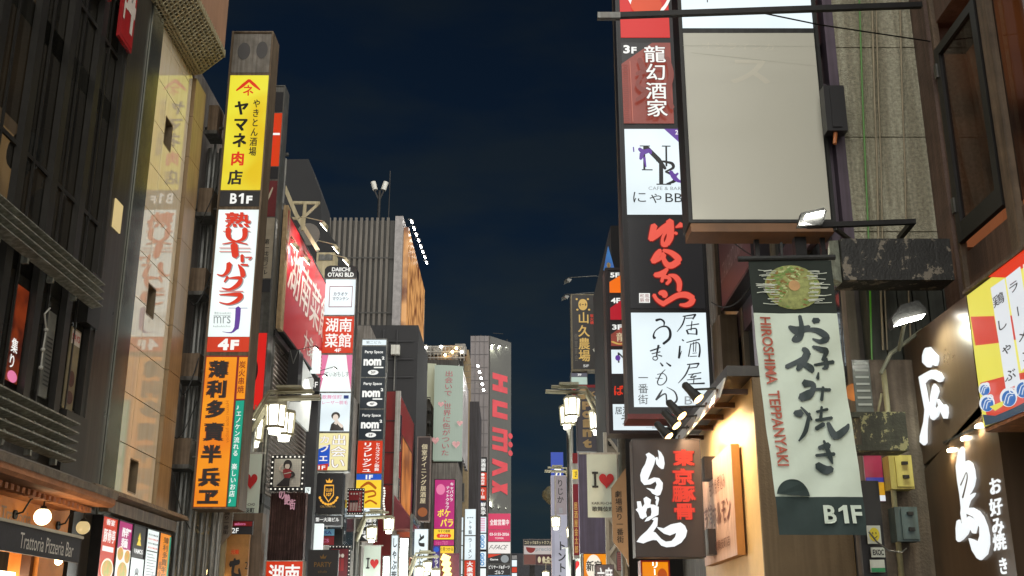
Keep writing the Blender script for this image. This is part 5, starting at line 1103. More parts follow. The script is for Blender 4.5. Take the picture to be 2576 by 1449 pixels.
p.col('炭火焼', (0.83,0.26),(0.83,0.4),0.16,LR,0.02); p.col('個室宴会', (0.14,0.52),(0.14,0.9),0.14,EL('letter_smoke',(90,84,74)),0.01); p.row('5F', (0.42,0.94,0.66,0.975), EL('letter_bone',(200,200,196)), 0.02); s.done()
f = face(1432, 1500, 934, 968, 36.3); s = Sign('lit_box', 'small pale light box with a dark 7F strip under the gold lettered sign', face(1436,1478,937,968,36.2), 0.4, grey_steel, cat='light box', rim=0); p = s.panel((0.03,0.05,0.97,0.35), E('strip_slate',(96,96,108),0.9)); p.row('7F', (0.4,0.2,0.65,0.8), LW, 0.03); p = s.panel((0.03,0.38,0.97,0.97), E('panel_mint',(190,214,200),0.9)); s.done()
f = face(1451, 1505, 975, 1136, 35)
s = Sign('sign_tower', 'dark vertical sign with tan letters spelling Point down its face behind the lanterns', f, 0.5, M('charcoal_cab',(58,56,58),0.5), rim=0.02)
p = s.panel((0.02,0.005,0.98,0.995), E('backlit_charcoal',(62,58,62),0.9,0.05)); tan = M('letter_tan',(170,140,92),0.5); 
for (c,y0,y1) in (('P',0.22,0.35),('o',0.37,0.48),('i',0.5,0.63),('n',0.66,0.78),('t',0.81,0.95)): p.row(c, (0.25,y0,0.68,y1), tan, 0.06)
p.disc((0.3,0.1),0.26,0.085,tan); p.row('K', (0.62,0.06,0.95,0.14), tan, 0.05); p.row('A', (0.62,0.15,0.95,0.22), tan, 0.05); s.done()
mb = MB(); a = PY(1440,960,35.5); mb.box(a.x,a.x+.9,35.3,36,ZY(1000,35.3),ZY(968,35.3)); S('red_strip_board', 'dark red strip board above the right lanterns', 'sign', mb, M('strip_red',(0,0,0)))
mb = MB()
for (u,v,Y) in ((1428,708,34),(1422,750,35)):
    h = PY(u,v,Y); floodlight('%s bar lamp on a thin arm beside the gold lettered sign' % ('upper' if v<720 else 'lower'), h, h+V((1.1,.1,.15)), (0.6,.5,-.6), 0.14, grey_steel, M('lens_unlit',(180,180,172),0.3), 'arm lamps at the gold lettered sign')
for i,(u,v) in enumerate(((1496,880),(1503,862),(1500,1000))):
    h = PY(u,v,33); floodlight('small white box lamp right of the gold lettered sign, %s' % ['middle one','highest','lowest'][i], h, h+V((.4,.1,.05)), (-0.7,-.2,-.4), 0.09, white_paint, white_paint, 'box lamps by the dark column')
# right lantern posts
post_at('lantern post with three bright lanterns in front of the gold lettered sign on the right', 1503, 985, 31, [(1439,1000,0.0),(1428,1022,0.5),(1502,1035,0.1)], 1.1, -1, False)
mb = MB(); a = PY(1434,1100,31.5)
mb.tube([(a.x,31.5,0.13),(a.x,31.5,ZY(1040,31.5))],0.1,12); t = S('chrome_pole', 'shiny chrome pole catching the light under the right lanterns', 'pole', mb, M('post_chrome',(0,0,0)), smooth=True)
post_at('lantern post with two lanterns in front of the lilac sign column', 1440, 1185, 46, [(1398,1300,0.0),(1436,1327,0.3)], 0.85, -1)
post_at('farthest lantern post at the bottom edge below the lilac sign column', 1420, 1415, 60, [(1373,1437,0.0),(1400,1446,0.4)], 0.85, -1)
# right: banners, plates, truss
heart_banner('large I love banner hanging beside the street name plate on the right', 1477, 1553, 1143, 1302, 20.5)
heart_banner('small I love banner at the bottom edge beside the lilac sign column', 1424, 1462, 1380, 1480, 40)
mb = MB(); a = PY(1566,1200,20.9); mb.tube([(a.x,20.9,0.13),(a.x,20.9,ZY(1082,20.9))],0.075,10); S('sign_pole', 'grey pole carrying the large I love banner and the street name plate', 'pole', mb, grey_steel)
f = face(1536, 1578, 1190, 1412, 20.3)
t = T('street_plate', 'tan street name plate with slanted ends on the grey pole', 'sign', f.pt(.5,1)); mb = MB(); mb.prism([f.pt(.1,.17),f.pt(1,-.2*.3),f.pt(1,1.06),f.pt(.85,.97),f.pt(.1,.78)], (0,.06,0)); ob = O('plate', mb, M('plate_tan',(150,124,94),0.5,var=.1), t); p = Panel(ob, f, t); p.col('劇場通り一番街', (0.5,0.2),(0.56,0.8),0.42,K,0.01); p.done()
t = T('truss_column', 'zigzag white truss column with small lettered flags behind the large banner', 'sign', PY(1540,1449,23)); mb = MB(); fl_ = MB()
xs_ = [PY(1524,1200,23).x, PY(1560,1200,23).x]; z_ = ZY(1090,23); k = 0
while z_ > 2.2:
    mb.bar((xs_[k%2],23,z_),(xs_[1-k%2],23,z_-.42),.06); fl_.prism([(xs_[k%2],23.02,z_-.03),(xs_[1-k%2],23.02,z_-.4),(xs_[k%2],23.02,z_-.75)],(0,.02,0)); z_ -= .42; k += 1
for x in xs_: mb.bar((x,23,0.13),(x,23,ZY(1088,23)),.07)
O('truss', mb, white_paint, t); fo_ = O('flags', fl_, M('flag_grey',(150,146,136),0.6), t); fr = face(1524,1560,1090,1300,22.98); p = Panel(fo_, fr, t); p.row('6', (0.2,0.06,0.5,0.16), K, .05); p.row('A', (0.4,0.42,0.75,0.52), LN, .05); p.row('B1', (0.2,0.72,0.6,0.82), K, .05); p.done()
f = face(1457, 1520, 1140, 1392, 27); s = Sign('blank_sign', 'blank purple grey sign back behind the large I love banner', f, 0.3, M('purple_grey_back',(126,116,140),0.5,var=.15,scale=1.5,streak=.2), rim=.03); s.done()
f = face(1441, 1456, 1140, 1405, 30); s = Sign('sign_tower', 'narrow red and white sign strip behind the lantern pole on the right', f, 0.4, white_paint, rim=0); p = s.panel((0.05,0.0,0.95,0.1), M('strip_red',(0,0,0))); p = s.panel((0.0,0.16,1,0.25), yl); p.row('2F', (.4,.2,.8,.8), KE, .02); p = s.panel((0.05,0.3,0.95,0.97), E('backlit_crimson',(120,20,30),.9)); p.col('居酒屋金太郎', (.5,.25),(.5,.98),.7,gold2,.02); s.done()
f = face(1467, 1533, 1392, 1470, 25.5); s = Sign('light_box', 'orange light box with black place name characters at the bottom edge', f, 0.3, dark_metal, cat='light box', rim=.015); p = s.panel((0.01,0.01,.99,.99), ORP); p.disc((.4,.45),.3,.42,bowl); p.row('新宿', (.1,.22,.72,.6), KE, .04); s.done()
f = face(1497, 1545, 1420, 1475, 22); s = Sign('light_box', 'dim grey light box with a white character overlapping the orange one', f, .3, dark_metal, cat='light box', rim=0); p = s.panel((.02,.02,.98,.98), M('dim_print',(120,112,120),.5,var=.3,scale=6)); p.row('六麻', (.08,.1,.95,.95), LW, .04); s.done()
f = face(1551, 1583, 1388, 1436, 21.5); s = Sign('menu_board', 'small pink grey menu board beside the grey pole', f, .06, dark_metal, cat='sign', rim=.01); p = s.panel((.03,.03,.97,.97), M('board_dusky_pink',(150,100,108),.5))
for k in range(7): p.rect((.12,.1+k*.12,.85,.14+k*.12), INK('print_rose',(110,60,70)), 'print_lines')
s.done()

# right: second sign tower (column behind) ----------------------------------------
f = face(1527, 1678, 674, 1091, 19)
s = Sign('sign_tower', 'dark sign column partly hidden behind the taller black column, repeating its panels', f, .5, M('plum_cab',(48,40,42),.4,.1,.15), rim=.05)
org = E('backlit_tangerine',(240,112,16),1,.05); crm = E('backlit_cherry',(176,24,40),1,.05); drg = E('panel_terracotta',(150,70,58),.9,.12,2)
p = s.pv(682,738, BKP, .07,.95); p.poly([(0.0,0.5),(.36,.0),(1,0),(1,.98),(0,.98)], org); p.row('5F', (.02,.08,.2,.3), LW, .03); p.row('全品', (.4,.42,.75,.7), LW, .04)
p = s.pv(745,806, BKP, .07,.95); p.poly([(0,.5),(.3,.05),(1,.05),(1,.98),(0,.98)], crm); p.row('4F', (.02,.08,.2,.3), LW, .03); p.ring((.62,.55),.2,.32,.02,LW)
p = s.pv(812,872, BKP, .07,.95); p.poly([(0,.5),(.3,.03),(1,.03),(1,.98),(0,.98)], drg); p.row('3F', (.03,.08,.22,.3), LW, .03); p.row('龍幻', (.1,.42,.6,.8), ivy, .02); p.brush([[(.02,.8,.06),(.15,.9,.06),(.3,.85,.05)]], gold2, 'artwork')
p = s.pv(880,940, WHC, .07,.95); p.row('N', (.12,.12,.32,.55), KE, 0); p.row('B', (.28,.4,.42,.85), KE, 0); p.disc((.12,.35),.05,.12,LP)
p = s.pv(946,1012, BKP, .07,.95); p.row('ばんから', (.03,.35,.75,.75), LR, .04)
p = s.pv(1017,1082, WHC, .07,.95); p.row('居酒屋', (.04,.1,.45,.4), KE, .01); p.row('うまいもん', (.15,.42,.82,.8), KE, .01); p.row('一番街', (.6,.85,.9,.95), LG, 0); s.done()
mb = MB(); f = face(1518, 1543, 618, 676, 24); mb.prism([f.pt(.5,0),f.pt(1.1,1.02),f.pt(0,1.02)],(0,.1,0)); t = T('pointed_banner', 'pointed blue picture board rising over the rear sign column', 'sign', f.pt(.5,1)); ob = O('board', mb, E('picture_azure',(40,130,190),.9,.3,1.5,(60,60,140)), t); p = Panel(ob, f, t); p.disc((.5,.85),.2,.12,INK('picture_cream',(190,170,120))); p.poly([(.35,1),(.5,.7),(.62,1)], INK('picture_gold',(170,130,60))); p.done()
mb = MB(); mb.box(PY(1540,640,24).x, 8, 24.2, 30, 0, ZY(560,24)); S('dark_block', 'dark building behind the black sign column on the right', 'building', mb, bk)

# right: main black sign tower ----------------------------------------------------
f = face(1583, 1788, -420, 1042, 15.0)
f = Frame(f.o, f.ex, f.ey, f.w, f.h); f.Y = 15.0
a = PY(1565,560,15); c = PY(1772,560,15); f = Frame((a.x,15,ZY(-420,15)),(1,0,0),(0,0,1),c.x-a.x,ZY(-420,15)-ZY(1042,15)); f.Y = 15.0
s = Sign('sign_tower', 'tall black sign column with white, red and brush lettered panels right of centre', f, .5, black_cab, rim=.03, rimd=.02)
p = s.pv(-200,95, E('backlit_pure_red',(206,18,14),1,.05), 0.06,.69, 'red panel'); p.q((122,-220),(398,-225),(128,208),(402,205)); p.ring((292,5),132,122,14,LW); p.row('萌月', (185,-70,390,38), LW, .05); p.row('さいげつ', (190,42,300,68), LW, .03)
p.disc((275,92),88,40,E('seal_orange',(214,70,20),1)); 
p = s.pv(108,312, BKP, 0.06,.69, 'terracotta panel'); p.q((135,238),(400,234),(150,674),(418,672)); p.poly([(137,355),(302,237),(400,235),(417,671),(150,673)], drg)
p.row('3', (147,252,182,298), LW, .04); p.row('F', (190,262,218,298), LW, .04); scroll = EL('scroll_brown',(120,54,46))
for k in range(15):
    y = 362+k*21; p.brush([[(142+k*.6,y,3),(168+k*.6,y,3)],[(168+k*.6,y,3),(168+k*.6,y+12,3)],[(168+k*.6,y+12,3),(150+k*.6,y+12,3)],[(150+k*.6,y+12,3),(150+k*.6,y+6,3)]], scroll, 'artwork', smooth=1)
p.brush([[(180,350,3),(196,672,3)]], EL('scroll_peach',(190,110,90)), 'artwork', smooth=1)
p.brush([[(230,340,26),(250,400,34),(215,420,18)],[(240,430,20),(220,480,22),(260,520,30),(215,560,18)],[(380,330,22),(400,420,30),(380,520,30),(405,600,24)],[(300,340,18),(340,350,20),(370,330,16)]], EL('dragon_brown',(124,54,44)), 'artwork')
for (ch,x,y,w_) in (('龍',313,312,120),('幻',318,410,112),('酒',320,510,116),('家',323,603,116)): p.col(ch, (x,y-50),(x,y+50),w_,KE,.05); p.col(ch, (x,y-50),(x,y+50),w_,LW,.018)
p = s.pv(325,540, WHC, .065,.775, 'white panel'); p.q((147,702),(425,698),(160,1164),(440,1162)); p.poly([(340,699),(425,698),(425,785)], LP); p.row('2F', (395,705,424,730), LW, .02)
p.brush([[(222,796,5),(270,796,6)],[(243,800,10),(243,922,10)],[(232,926,6),(282,926,6)],[(250,800,22),(312,870,24),(345,920,14)],[(330,796,6),(370,796,6)],[(350,800,9),(350,905,9)]], KE, smooth=1)
p.brush([[(302,878,6),(345,878,6)],[(324,880,20),(324,1000,20)],[(302,1004,6),(370,1004,6)],[(335,882,8),(375,890,16),(382,915,14),(345,935,7)],[(345,937,8),(385,955,20),(388,985,18),(350,1002,7)]], KE, smooth=4)
p.brush([[(218,812,16),(240,830,26),(268,822,20),(275,840,10)],[(232,840,24),(225,870,14)],[(242,860,14),(250,912,6)],[(370,935,18),(385,965,24),(405,985,18),(425,992,8)],[(385,965,14),(405,945,10)],[(190,805,6),(192,830,6)]], LP)
p.row('CAFE & BAR', (262,1018,420,1036), LG); p.row('にゃBBI', (188,1048,440,1106), KE, 0)
p = s.pv(550,776, E('panel_ink',(38,37,38),1,.05), .07,.955, 'black panel with red brush lettering'); p.q((160,120),(1160,120),(190,1380),(1215,1375))
coral = EL('letter_coral',(232,92,76)); 
st = [[(520,225,90),(495,330,85),(470,430,70)],[(470,420,80),(560,350,95),(650,265,90),(735,215,105)],[(735,160,100),(740,280,105),(735,400,95),(690,490,80)],[(690,490,80),(640,500,60),(630,420,40),(670,330,45),(720,300,40)],[(800,330,40),(830,345,40)],[(815,255,20),(895,215,80)],
 [(600,575,50),(560,640,90),(500,740,85)],[(500,740,60),(600,700,40),(640,620,50)],[(640,580,40),(740,610,70),(830,680,90),(850,730,90)],[(850,730,90),(760,790,90),(690,780,80),(645,700,60),(655,640,50)],
 [(520,925,60),(600,915,80),(680,850,40)],[(690,840,50),(640,930,50),(615,1020,40)],[(620,950,60),(700,960,50),(725,1000,50),(680,1050,40)],[(710,925,25),(800,950,70),(855,1030,75),(850,1145,60)],
 [(505,1200,50),(540,1260,50),(590,1300,60),(640,1325,70)],[(580,1175,50),(640,1180,90),(660,1225,70)],[(620,1335,60),(720,1270,70),(830,1210,75),(950,1200,85),(1040,1250,80)],[(1040,1250,80),(1010,1310,80),(940,1340,60),(860,1335,30)]]
p.brush([[(x,y,w_+26) for x,y,w_ in q_] for q_ in st], LRD, 'lettering_edge'); p.brush(st, coral)
p.rect((302,1180,450,1312), LW); p.row('和風', (312,1190,440,1245), LRD, 0); p.row('豚骨', (312,1250,440,1305), LRD, 0)
p = s.pv(787,1024, WHC, .07,.955, 'white panel with brush lettering'); p.q((147,108),(1010,103),(200,1275),(1082,1270)); bk_ = EL('brush_black',(34,36,40))
p.brush([[(438,205,34),(490,192,24),(530,225,22),(528,275,12)],[(425,430,38),(410,400,22),(430,340,14),(490,290,18),(560,285,22),(600,340,30),(595,430,32),(525,500,30)],
 [(375,590,16),(430,570,18),(495,545,10)],[(395,625,12),(490,600,14)],[(470,520,28),(455,600,20),(448,660,16)],[(448,660,14),(415,660,10),(408,690,12),(440,705,12),(462,680,12),(450,640,10),(510,655,16)],
 [(492,735,12),(522,775,24)],[(562,735,12),(612,775,26)],
 [(550,820,8),(500,880,14),(462,970,14)],[(462,970,14),(475,1005,12),(520,1005,12),(562,960,14),(565,910,12),(530,870,10),(460,880,10)],[(440,925,8),(520,930,8)],
 [(520,1065,10),(490,1120,24),(450,1190,24)],[(450,1190,20),(520,1130,18),(560,1120,18),(570,1180,18),(580,1230,26),(650,1235,24),(690,1180,22),(660,1090,16),(570,1035,6)]], bk_)
p.brush([[(745,155,14),(890,130,20)],[(890,130,26),(860,190,14)],[(780,180,12),(860,175,12)],[(770,160,16),(740,260,18),(680,350,8)],[(785,275,10),(930,250,16)],[(850,215,12),(840,330,14)],[(790,330,22),(810,380,20)],[(800,325,12),(895,310,18),(905,385,24)],[(815,375,12),(910,380,12)]], bk_)
p.brush([[(740,450,18),(758,465,14)],[(715,530,20),(705,680,26)],[(705,680,22),(735,590,6)],[(790,485,12),(940,445,16)],[(840,500,12),(815,660,14)],[(835,510,10),(925,490,14),(945,580,20),(935,665,22)],[(870,480,10),(870,600,10)],[(900,475,10),(895,600,10)],[(860,620,8),(910,615,8)],[(830,660,10),(910,655,10)]], bk_)
p.brush([[(800,760,14),(935,745,20)],[(935,745,20),(910,795,12)],[(820,805,12),(910,795,12)],[(830,770,16),(780,890,18),(700,990,8)],[(815,885,10),(960,860,14)],[(880,870,12),(840,920,14),(905,900,16)],[(800,950,10),(960,930,16)],[(880,920,12),(875,990,12)],[(795,1000,14),(1000,990,22)]], bk_)
p.col('一番街', (295,860),(300,1255),120,bk_,0); p.row('B1F', (775,1150,1040,1250), LG, 0)
s.done()
mb = MB(); f2 = Frame(f.pt(0,1,0),f.ex,f.ey,f.w,.07); f2.box(mb, -.01,0,1.01,1,-.52,.03); S('red_sill', 'dark red steel sill beneath the black sign column', 'trim', mb, M('sill_red',(96,34,30),.4,.3))
mb = MB(); a = PY(1560,300,15.3); mb.tube([(a.x-.03,15.35,ZY(1000,15.35)),(a.x-.03,15.35,ZY(-300,15.35))],.03,6); S('conduit', 'thin conduit along the left edge of the black sign column', 'pipe', mb, M('conduit_tan',(120,110,96),.5,.3))

# ================================================================== right: street building 2 with billboard
b = T('grey_building', 'grey building with street windows behind the blank billboard', 'building', (5, 15, 0))
conc = M('pebble_concrete', (168,164,142), 0.85, var=0.42, scale=26, bump=1.0, bscale=60, streak=0.32); purp = M('purple_cladding', (88,76,88), 0.4, .2, .2, 2, streak=.3)
XB = 3.62; YC = 11.0
mb = MB(); mb.box(XB+.02,9,YC+.3,30,3.0,16); mb.box(XB+.02,9,YC+.3,30,0,3.0); O('wall', mb, M('dim_grey_wall',(0,0,0)), b)
fc = Frame((3.63,YC,ZY(-250,YC)),(1,0,0),(0,0,1),1.4,ZY(-250,YC)-ZY(620,YC)); xs=[0,.93,1.4]; vj=[(fc.o.z-ZY(v,YC)) for v in (120,345,583)]; ys=[0]+vj+[fc.h]
mb = MB(); panelwall(mb, fc, xs, ys, [.93], vj, [], .012, -.3, 0); O('concrete_wall', mb, conc, b)
mb = MB(); mb.box(XB-.1,XB+.006,YC-.02,YC+.28,ZY(640,YC),ZY(-250,YC)); mb.box(XB-.2,XB-.102,YC+.1,YC+.5,ZY(600,YC),ZY(200,YC)); O('corner_cladding', mb, purp, b)
sl = M('slat_grey_green',(70,74,66),.6,.1,.3,4,streak=.4); mb = MB(); a = PY(2150,700,10.95); 
for k in range(6): mb.box(3.7+k*.16,3.7+k*.16+.145,YC+.0,YC+.25,ZY(905,YC),ZY(640,YC)-.005)
O('slatted_wall', mb, sl, b)
mb = MB()
for (ya,yb_) in ((11.4,12.6),(12.9,14.2),(14.5,16.2),(16.6,18.2)):
    for (za,zb_) in ((e+2.6,e+4.4),(e+4.9,e+6.7)): mb.box(XB-.03,XB+.018,ya,yb_,za,zb_)
Osplit('window', mb, GLASS('blue_glass',(0,0,0)), b)
mb = MB()
for y in (11.3,12.7,14.3,16.4,18.3): mb.box(XB-.08,XB+.016,y-.09,y+.09,e+2.0,14)
Osplit('pilaster', mb, M('pilaster_grey',(120,112,96),.6,.1,.2,streak=.35), b)
mb = MB(); mb.box(XB-.07,XB+.014,11.3,19,e+4.45,e+4.85); O('floor_band', mb, purp, b)
mb = MB(); mb.box(XB-.02,XB+.012,15.7,19,.3,2.6); O('shop_window_fill', mb, shop_warm, b)  # hidden warm window added to light the street from below
mb = MB(); mb.box(3.27,3.535,16.7,17.4,0,e+4.83); Osplit('column', mb, M('column_taupe',(124,114,98),.65,var=.15,scale=3,streak=.25), b)
mb = MB(); mb.box(3.5,3.53,14.5,14.62,e+2.9,e+4.6); mb.box(3.5,3.53,15.0,15.5,e+2.9,e+4.6); Osplit('blind', mb, M('blind_white',(196,194,206),.6), b)
mb = MB()
for k,(x,r) in enumerate(((3.03,.05),(3.13,.06),(3.22,.05))): mb.box(x-r,x+r*.8,17.5+k*.05,17.7,e+4.75,e+8)
t = T('duct_pipes', 'beige vertical duct strips between the black sign column and the plum board', 'ducts', (3.13,17.6,e+4.75)); Osplit('duct', mb, M('duct_beige',(170,152,128),.5,.2,.15,4,streak=.3), t)
t = T('duct_box', 'small white box with a red strip below the beige ducts', 'box', (3.15,17.6,e+3.9)); mb = MB(); mb.box(3.0,3.26,17.5,17.7,e+4.5,e+4.66); O('box', mb, white_paint, t); mb = MB(); mb.box(3.02,3.26,17.5,17.7,e+3.92,e+4.03); O('strip', mb, M('strip_vermilion',(206,50,34),.4), t); mb = MB(); mb.box(3.09,3.16,17.52,17.6,e+4.031,e+4.499); O('stem', mb, M('stem_pale_green',(150,180,150),.5), t)
f = side(3.3, 14.3, 16.6, e+7.6, e+4.85); s = Sign('plum_board', 'plum coloured sign board with faint white lettering under the blank billboard', f, .35, M('board_dark',(40,36,40),.4), cat='sign', rim=.02); p = s.panel((.01,.02,.99,.98), M('plum_face',(98,58,66),.4,var=.12,scale=1.5)); p.row('GREEN', (.12,.5,.5,.62), INK('faint_white',(170,150,150)), 0, shear=.1); p.row('STANDARD TOKYO', (.06,.76,.8,.86), INK('faint_white',(0,0,0)), 0, shear=.1); s.done()
# blank billboard
YB2 = 11.0
a = PY(1722,553,YB2); c = PY(2075,553,YB2)
x0_, x1_ = PY(1720,330,YB2).x, PY(2080,330,YB2).x
f = Frame((x0_,YB2,ZY(-160,YB2)),(1,0,0),(0,0,1),x1_-x0_,ZY(-160,YB2)-ZY(562,YB2)); f.Y = YB2
s = Sign('blank_billboard', 'large blank beige billboard under a lit white panel, on black steel framing', f, .38, M('billboard_frame',(44,44,42),.4,.4,.2,5,streak=.3), cat='billboard', rim=.035, rimd=.03)
p = s.pv(-155,71, WHC, .03,.97,'lit white panel'); p.q((447,-80),(1165,-85),(450,158),(1168,135)); p.col('九年', (590,-20),(590,92),62,KE,.01); p.brush([[(760,-30,50),(720,10,20)],[(840,-50,30),(850,5,26),(800,45,22),(740,60,10)]], KE); p.row('焼', (955,-60,1030,15), LR, .03); p.col('広島', (960,-60),(960,-20),80,LR,.02)
p = s.pv(84,556, M('blank_face',(198,196,180),.24,var=.012,scale=.7), .03,.97,'blank beige face'); gh = M('ghost_letter',(206,202,184),.26,var=.01); p.d = -.0012; p.q((452,190),(1170,172),(498,1195),(1253,1190)); p.row('オンラインカ', (555,240,950,275), gh, 0); p.d = -.0012; p.brush([[(452,262,3),(1172,248,3)],[(500,300,2),(1180,360,2)]], M('face_crease',(176,174,158),.4), 'creases', smooth=1); p.d = -.0006; p.row('ス', (705,330,935,470), gh, .03)
s.done()
mb = MB(); mb.box(x0_+.02,x1_-.02,YB2-.02,YB2+.36,ZY(562,YB2)-.10,ZY(562,YB2)-.004); S('timber_sill', 'warm brown sill board under the blank billboard', 'trim', mb, M('sill_brown',(120,84,52),.5,var=.2))
mb = MB()
for z in (ZY(100,YB2),ZY(520,YB2)): mb.bar((x1_,YB2+.2,z),(XB+.1,YB2+.5,z),.1)
mb.bar((x1_-.35,YB2+.2,ZY(565,YB2)),(x1_-.35,YB2+.2,ZY(640,YB2)),.12); mb.bar((x1_-.1,YB2+.2,ZY(565,YB2)),(x1_-.1,YB2+.2,ZY(640,YB2)),.05); mb.bar((x1_-.8,YB2+.25,ZY(565,YB2)),(x1_-.8,YB2+.25,ZY(640,YB2)),.05)
S('billboard_brackets', 'black steel brackets tying the blank billboard to the building', 'bracket', mb, dark_metal)
t = T('junction_box', 'flat black junction box on the right side of the blank billboard', 'box', PY(2100,330,10.8)); a = PY(2078,330,10.8); c = PY(2120,230,10.8); mb = MB(); mb.box(a.x,c.x,10.75,10.9,ZY(333,10.8),ZY(220,10.8)); O('box', mb, black_cab, t); mb = MB(); mb.box(a.x+.06,c.x-.06,10.735,10.749,ZY(325,10.8),ZY(228,10.8)); O('lid', mb, black_cab, t); mb = MB(); mb.tube([PY(2102,334,10.8),PY(2100,362,10.8)],.022,8); O('cable_gland', mb, M('gland_orange',(170,100,50),.5), t)
# steel bar across the top
t = T('crossbar', 'long dark steel bar reaching across the signs along the top edge', 'bar', PY(1900,30,9.6)); mb = MB(); mb.bar(PY(1508,41,9.6),PY(2318,13,9.6),.05,.055); O('bar', mb, dark_metal, t); mb = MB(); mb.tube([PY(1895,28,9.6),PY(2060,62,9.9),PY(2340,104,10.6)],.008,6); O('stay_wire', mb, dark_metal, t); mb = MB(); mb.box(PY(1508,41,9.6).x-.02,PY(1560,41,9.6).x,9.57,9.63,ZY(48,9.6),ZY(34,9.6)); O('end_cap', mb, grey_steel, t)
mb = MB()
for (du,r,nm) in ((2160,.009,'g'),): 
    mb.tube([PY(du,-60,10.93),PY(du+10,250,10.95),PY(du+25,600,10.95),PY(du+36,1000,10.9)],r,6)
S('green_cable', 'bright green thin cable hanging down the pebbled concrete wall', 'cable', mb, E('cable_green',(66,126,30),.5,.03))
for (du,r,lb) in ((2192,.011,'thick buff cable hanging right of the green cable on the pebbled wall'),(2202,.008,'thin buff cable close beside the thick one on the pebbled wall'),(2262,.009,'buff cable hanging farthest right on the pebbled wall')):
    mb = MB(); mb.tube([PY(du,-60,10.95),PY(du+8,250,10.96),PY(du+14,400,10.97),PY(du+18,600,10.96),PY(du+30,880,10.92)],r,6); S('wall_cable', lb, 'cable', mb, M('cable_buff',(150,138,112),.6), 'buff cables on the pebbled wall')
for (p0,p1,sg,lb) in ((PY(1795,560,14.6),PY(2110,640,11.0),.35,'slack black cable strung from the black column to the pebbled wall'),(PY(1790,760,14.7),PY(1900,700,13.5),.2,'short slack black cable strung before the taupe column'),(PY(2105,620,10.9),PY(2130,1040,10.4),.0,'straight black cable dropping behind the banner edge')):
    mb = MB(); mb.tube([p0+(p1-p0)*(k/10)-V((0,0,sg*4*(k/10)*(1-k/10))) for k in range(11)], .009, 6); S('slack_cable', lb, 'cable', mb, old_black)
# floodlight over the billboard foot on a bent arm
t = T('floodlight', 'flat black floodlight with a bright face at the lower right of the blank billboard', 'light', PY(2285,565,10.4)); mb = MB(); mb.bar(PY(2030,568,10.3),PY(2298,558,10.3),.05); mb.bar(PY(2298,556,10.3),PY(2262,600,10.9),.05); mb.bar(PY(2100,575,10.3),PY(2160,620,10.9),.035); O('arm', mb, dark_metal, t)
h0 = PY(2040,540,10.25); mb = MB(); pts = [PY(u,v,10.2) for u,v in ((2008,567),(2016,535),(2072,522),(2080,530),(2074,553),(2068,566))]; mb.prism(pts,(0,.09,0)); O('head', mb, old_black, t); mb = MB(); mb.prism([PY(u,v,10.19) for u,v in ((2022,552),(2028,541),(2073,531),(2068,545))],(0,-.02,0)); O('lens', mb, lens_lit, t); spot(t, PY(2048,560,10.1), (-.6,.25,-.6), 40, 150, (255,250,240))

# ochre shop with eave and spotlights
b = T('ochre_shop', 'ochre plastered low shop wing with overhanging eave lit by spotlights', 'shop', (3,13.5,0))
XO = 2.66; Y0, Y1 = 12.0, 15.6; zt = ZY(950,12.0)
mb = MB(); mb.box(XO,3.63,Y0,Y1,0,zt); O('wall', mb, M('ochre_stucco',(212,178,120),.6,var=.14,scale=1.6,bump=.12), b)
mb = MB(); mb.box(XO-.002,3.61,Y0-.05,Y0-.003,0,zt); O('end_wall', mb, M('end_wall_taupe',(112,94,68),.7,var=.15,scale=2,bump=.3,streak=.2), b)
mb = MB(); mb.box(2.38,3.64,Y0-.07,Y1,zt+.004,zt+.12); O('eave', mb, M('flashing_black',(52,48,42),.5,.2,.35,6,streak=.4), b)
mb = MB(); mb.prism([(2.38,Y0,zt),(2.36,Y0,zt+.0),(2.28,Y0,zt-.22),(2.30,Y0,zt-.23)],(0,Y1-Y0+.2,0)); O('fascia', mb, M('fascia_alu',(170,164,152),.35,.5,.15), b)
mb = MB()
for k in range(5): y = Y0+.25+k*.75; mb.box(2.31,XO,y-.03,y+.03,zt-.14,zt-.08)
Osplit('eave_beam', mb, M('beam_brown',(74,46,24),.5), b)
G = 'spotlights on arms over the ramen sign'
for i,(u,v,Y,lb) in enumerate(((1757,1003,12.5,'nearest black spotlight on its arm over the white panel corner'),(1715,1046,13.1,'second spotlight on its arm above the ramen sign'),(1702,1070,13.7,'third spotlight on its arm above the ramen sign'),(1682,1098,14.2,'farthest spotlight just above the ramen sign'))):
    h = PY(u,v,Y); rt = V((XO-.3,Y,h.z+.12)); t = T('spotlight', lb, 'light', rt, G)
    ax = V((.55,-.3,-.72)).normalized(); el = h-ax*.24; mb = MB(); mb.tube([rt,V((el.x,el.y,rt.z)),el],.014,7); O('arm', mb, old_black, t)
    mb = MB(); mb.tube([el-ax*.02,el,el+ax*.1,h-ax*.01,h],[.025,.045,.05,.068,.072],14); O('head', mb, old_black, t, True); mb = MB(); mb.tube([h+ax*.001,h+ax*.012],[.066,.062],16); O('lens', mb, E('lens_spot',(255,206,128),3.6,.02), t); spot(t, h+ax*.03, (.8,.02,-.6), 58, 135, (255,232,196))
# timber board on the ochre wall
f = side(XO-.12, 12.75, 14.9, ZY(1118,12.8), ZY(1392,12.8)-.02)
s = Sign('timber_board', 'pale timber board with burnt brush characters on the ochre wall', f, .09, M('board_edge_ochre',(172,116,52),.5,var=.15), cat='sign', rim=0); p = s.panel((.0,.0,1,1), M('pale_timber',(196,160,140),.5,var=.12,scale=2,streak=.15)); br = INK('burnt_brown',(110,66,54)); p.row('もつ焼 煮込み', (.3,.2,.8,.36), br, .01); p.row('芝浦ホルモン', (.08,.42,.92,.68), br, .03); p.row('歌舞伎町店', (.4,.8,.85,.9), br, .01); s.done()
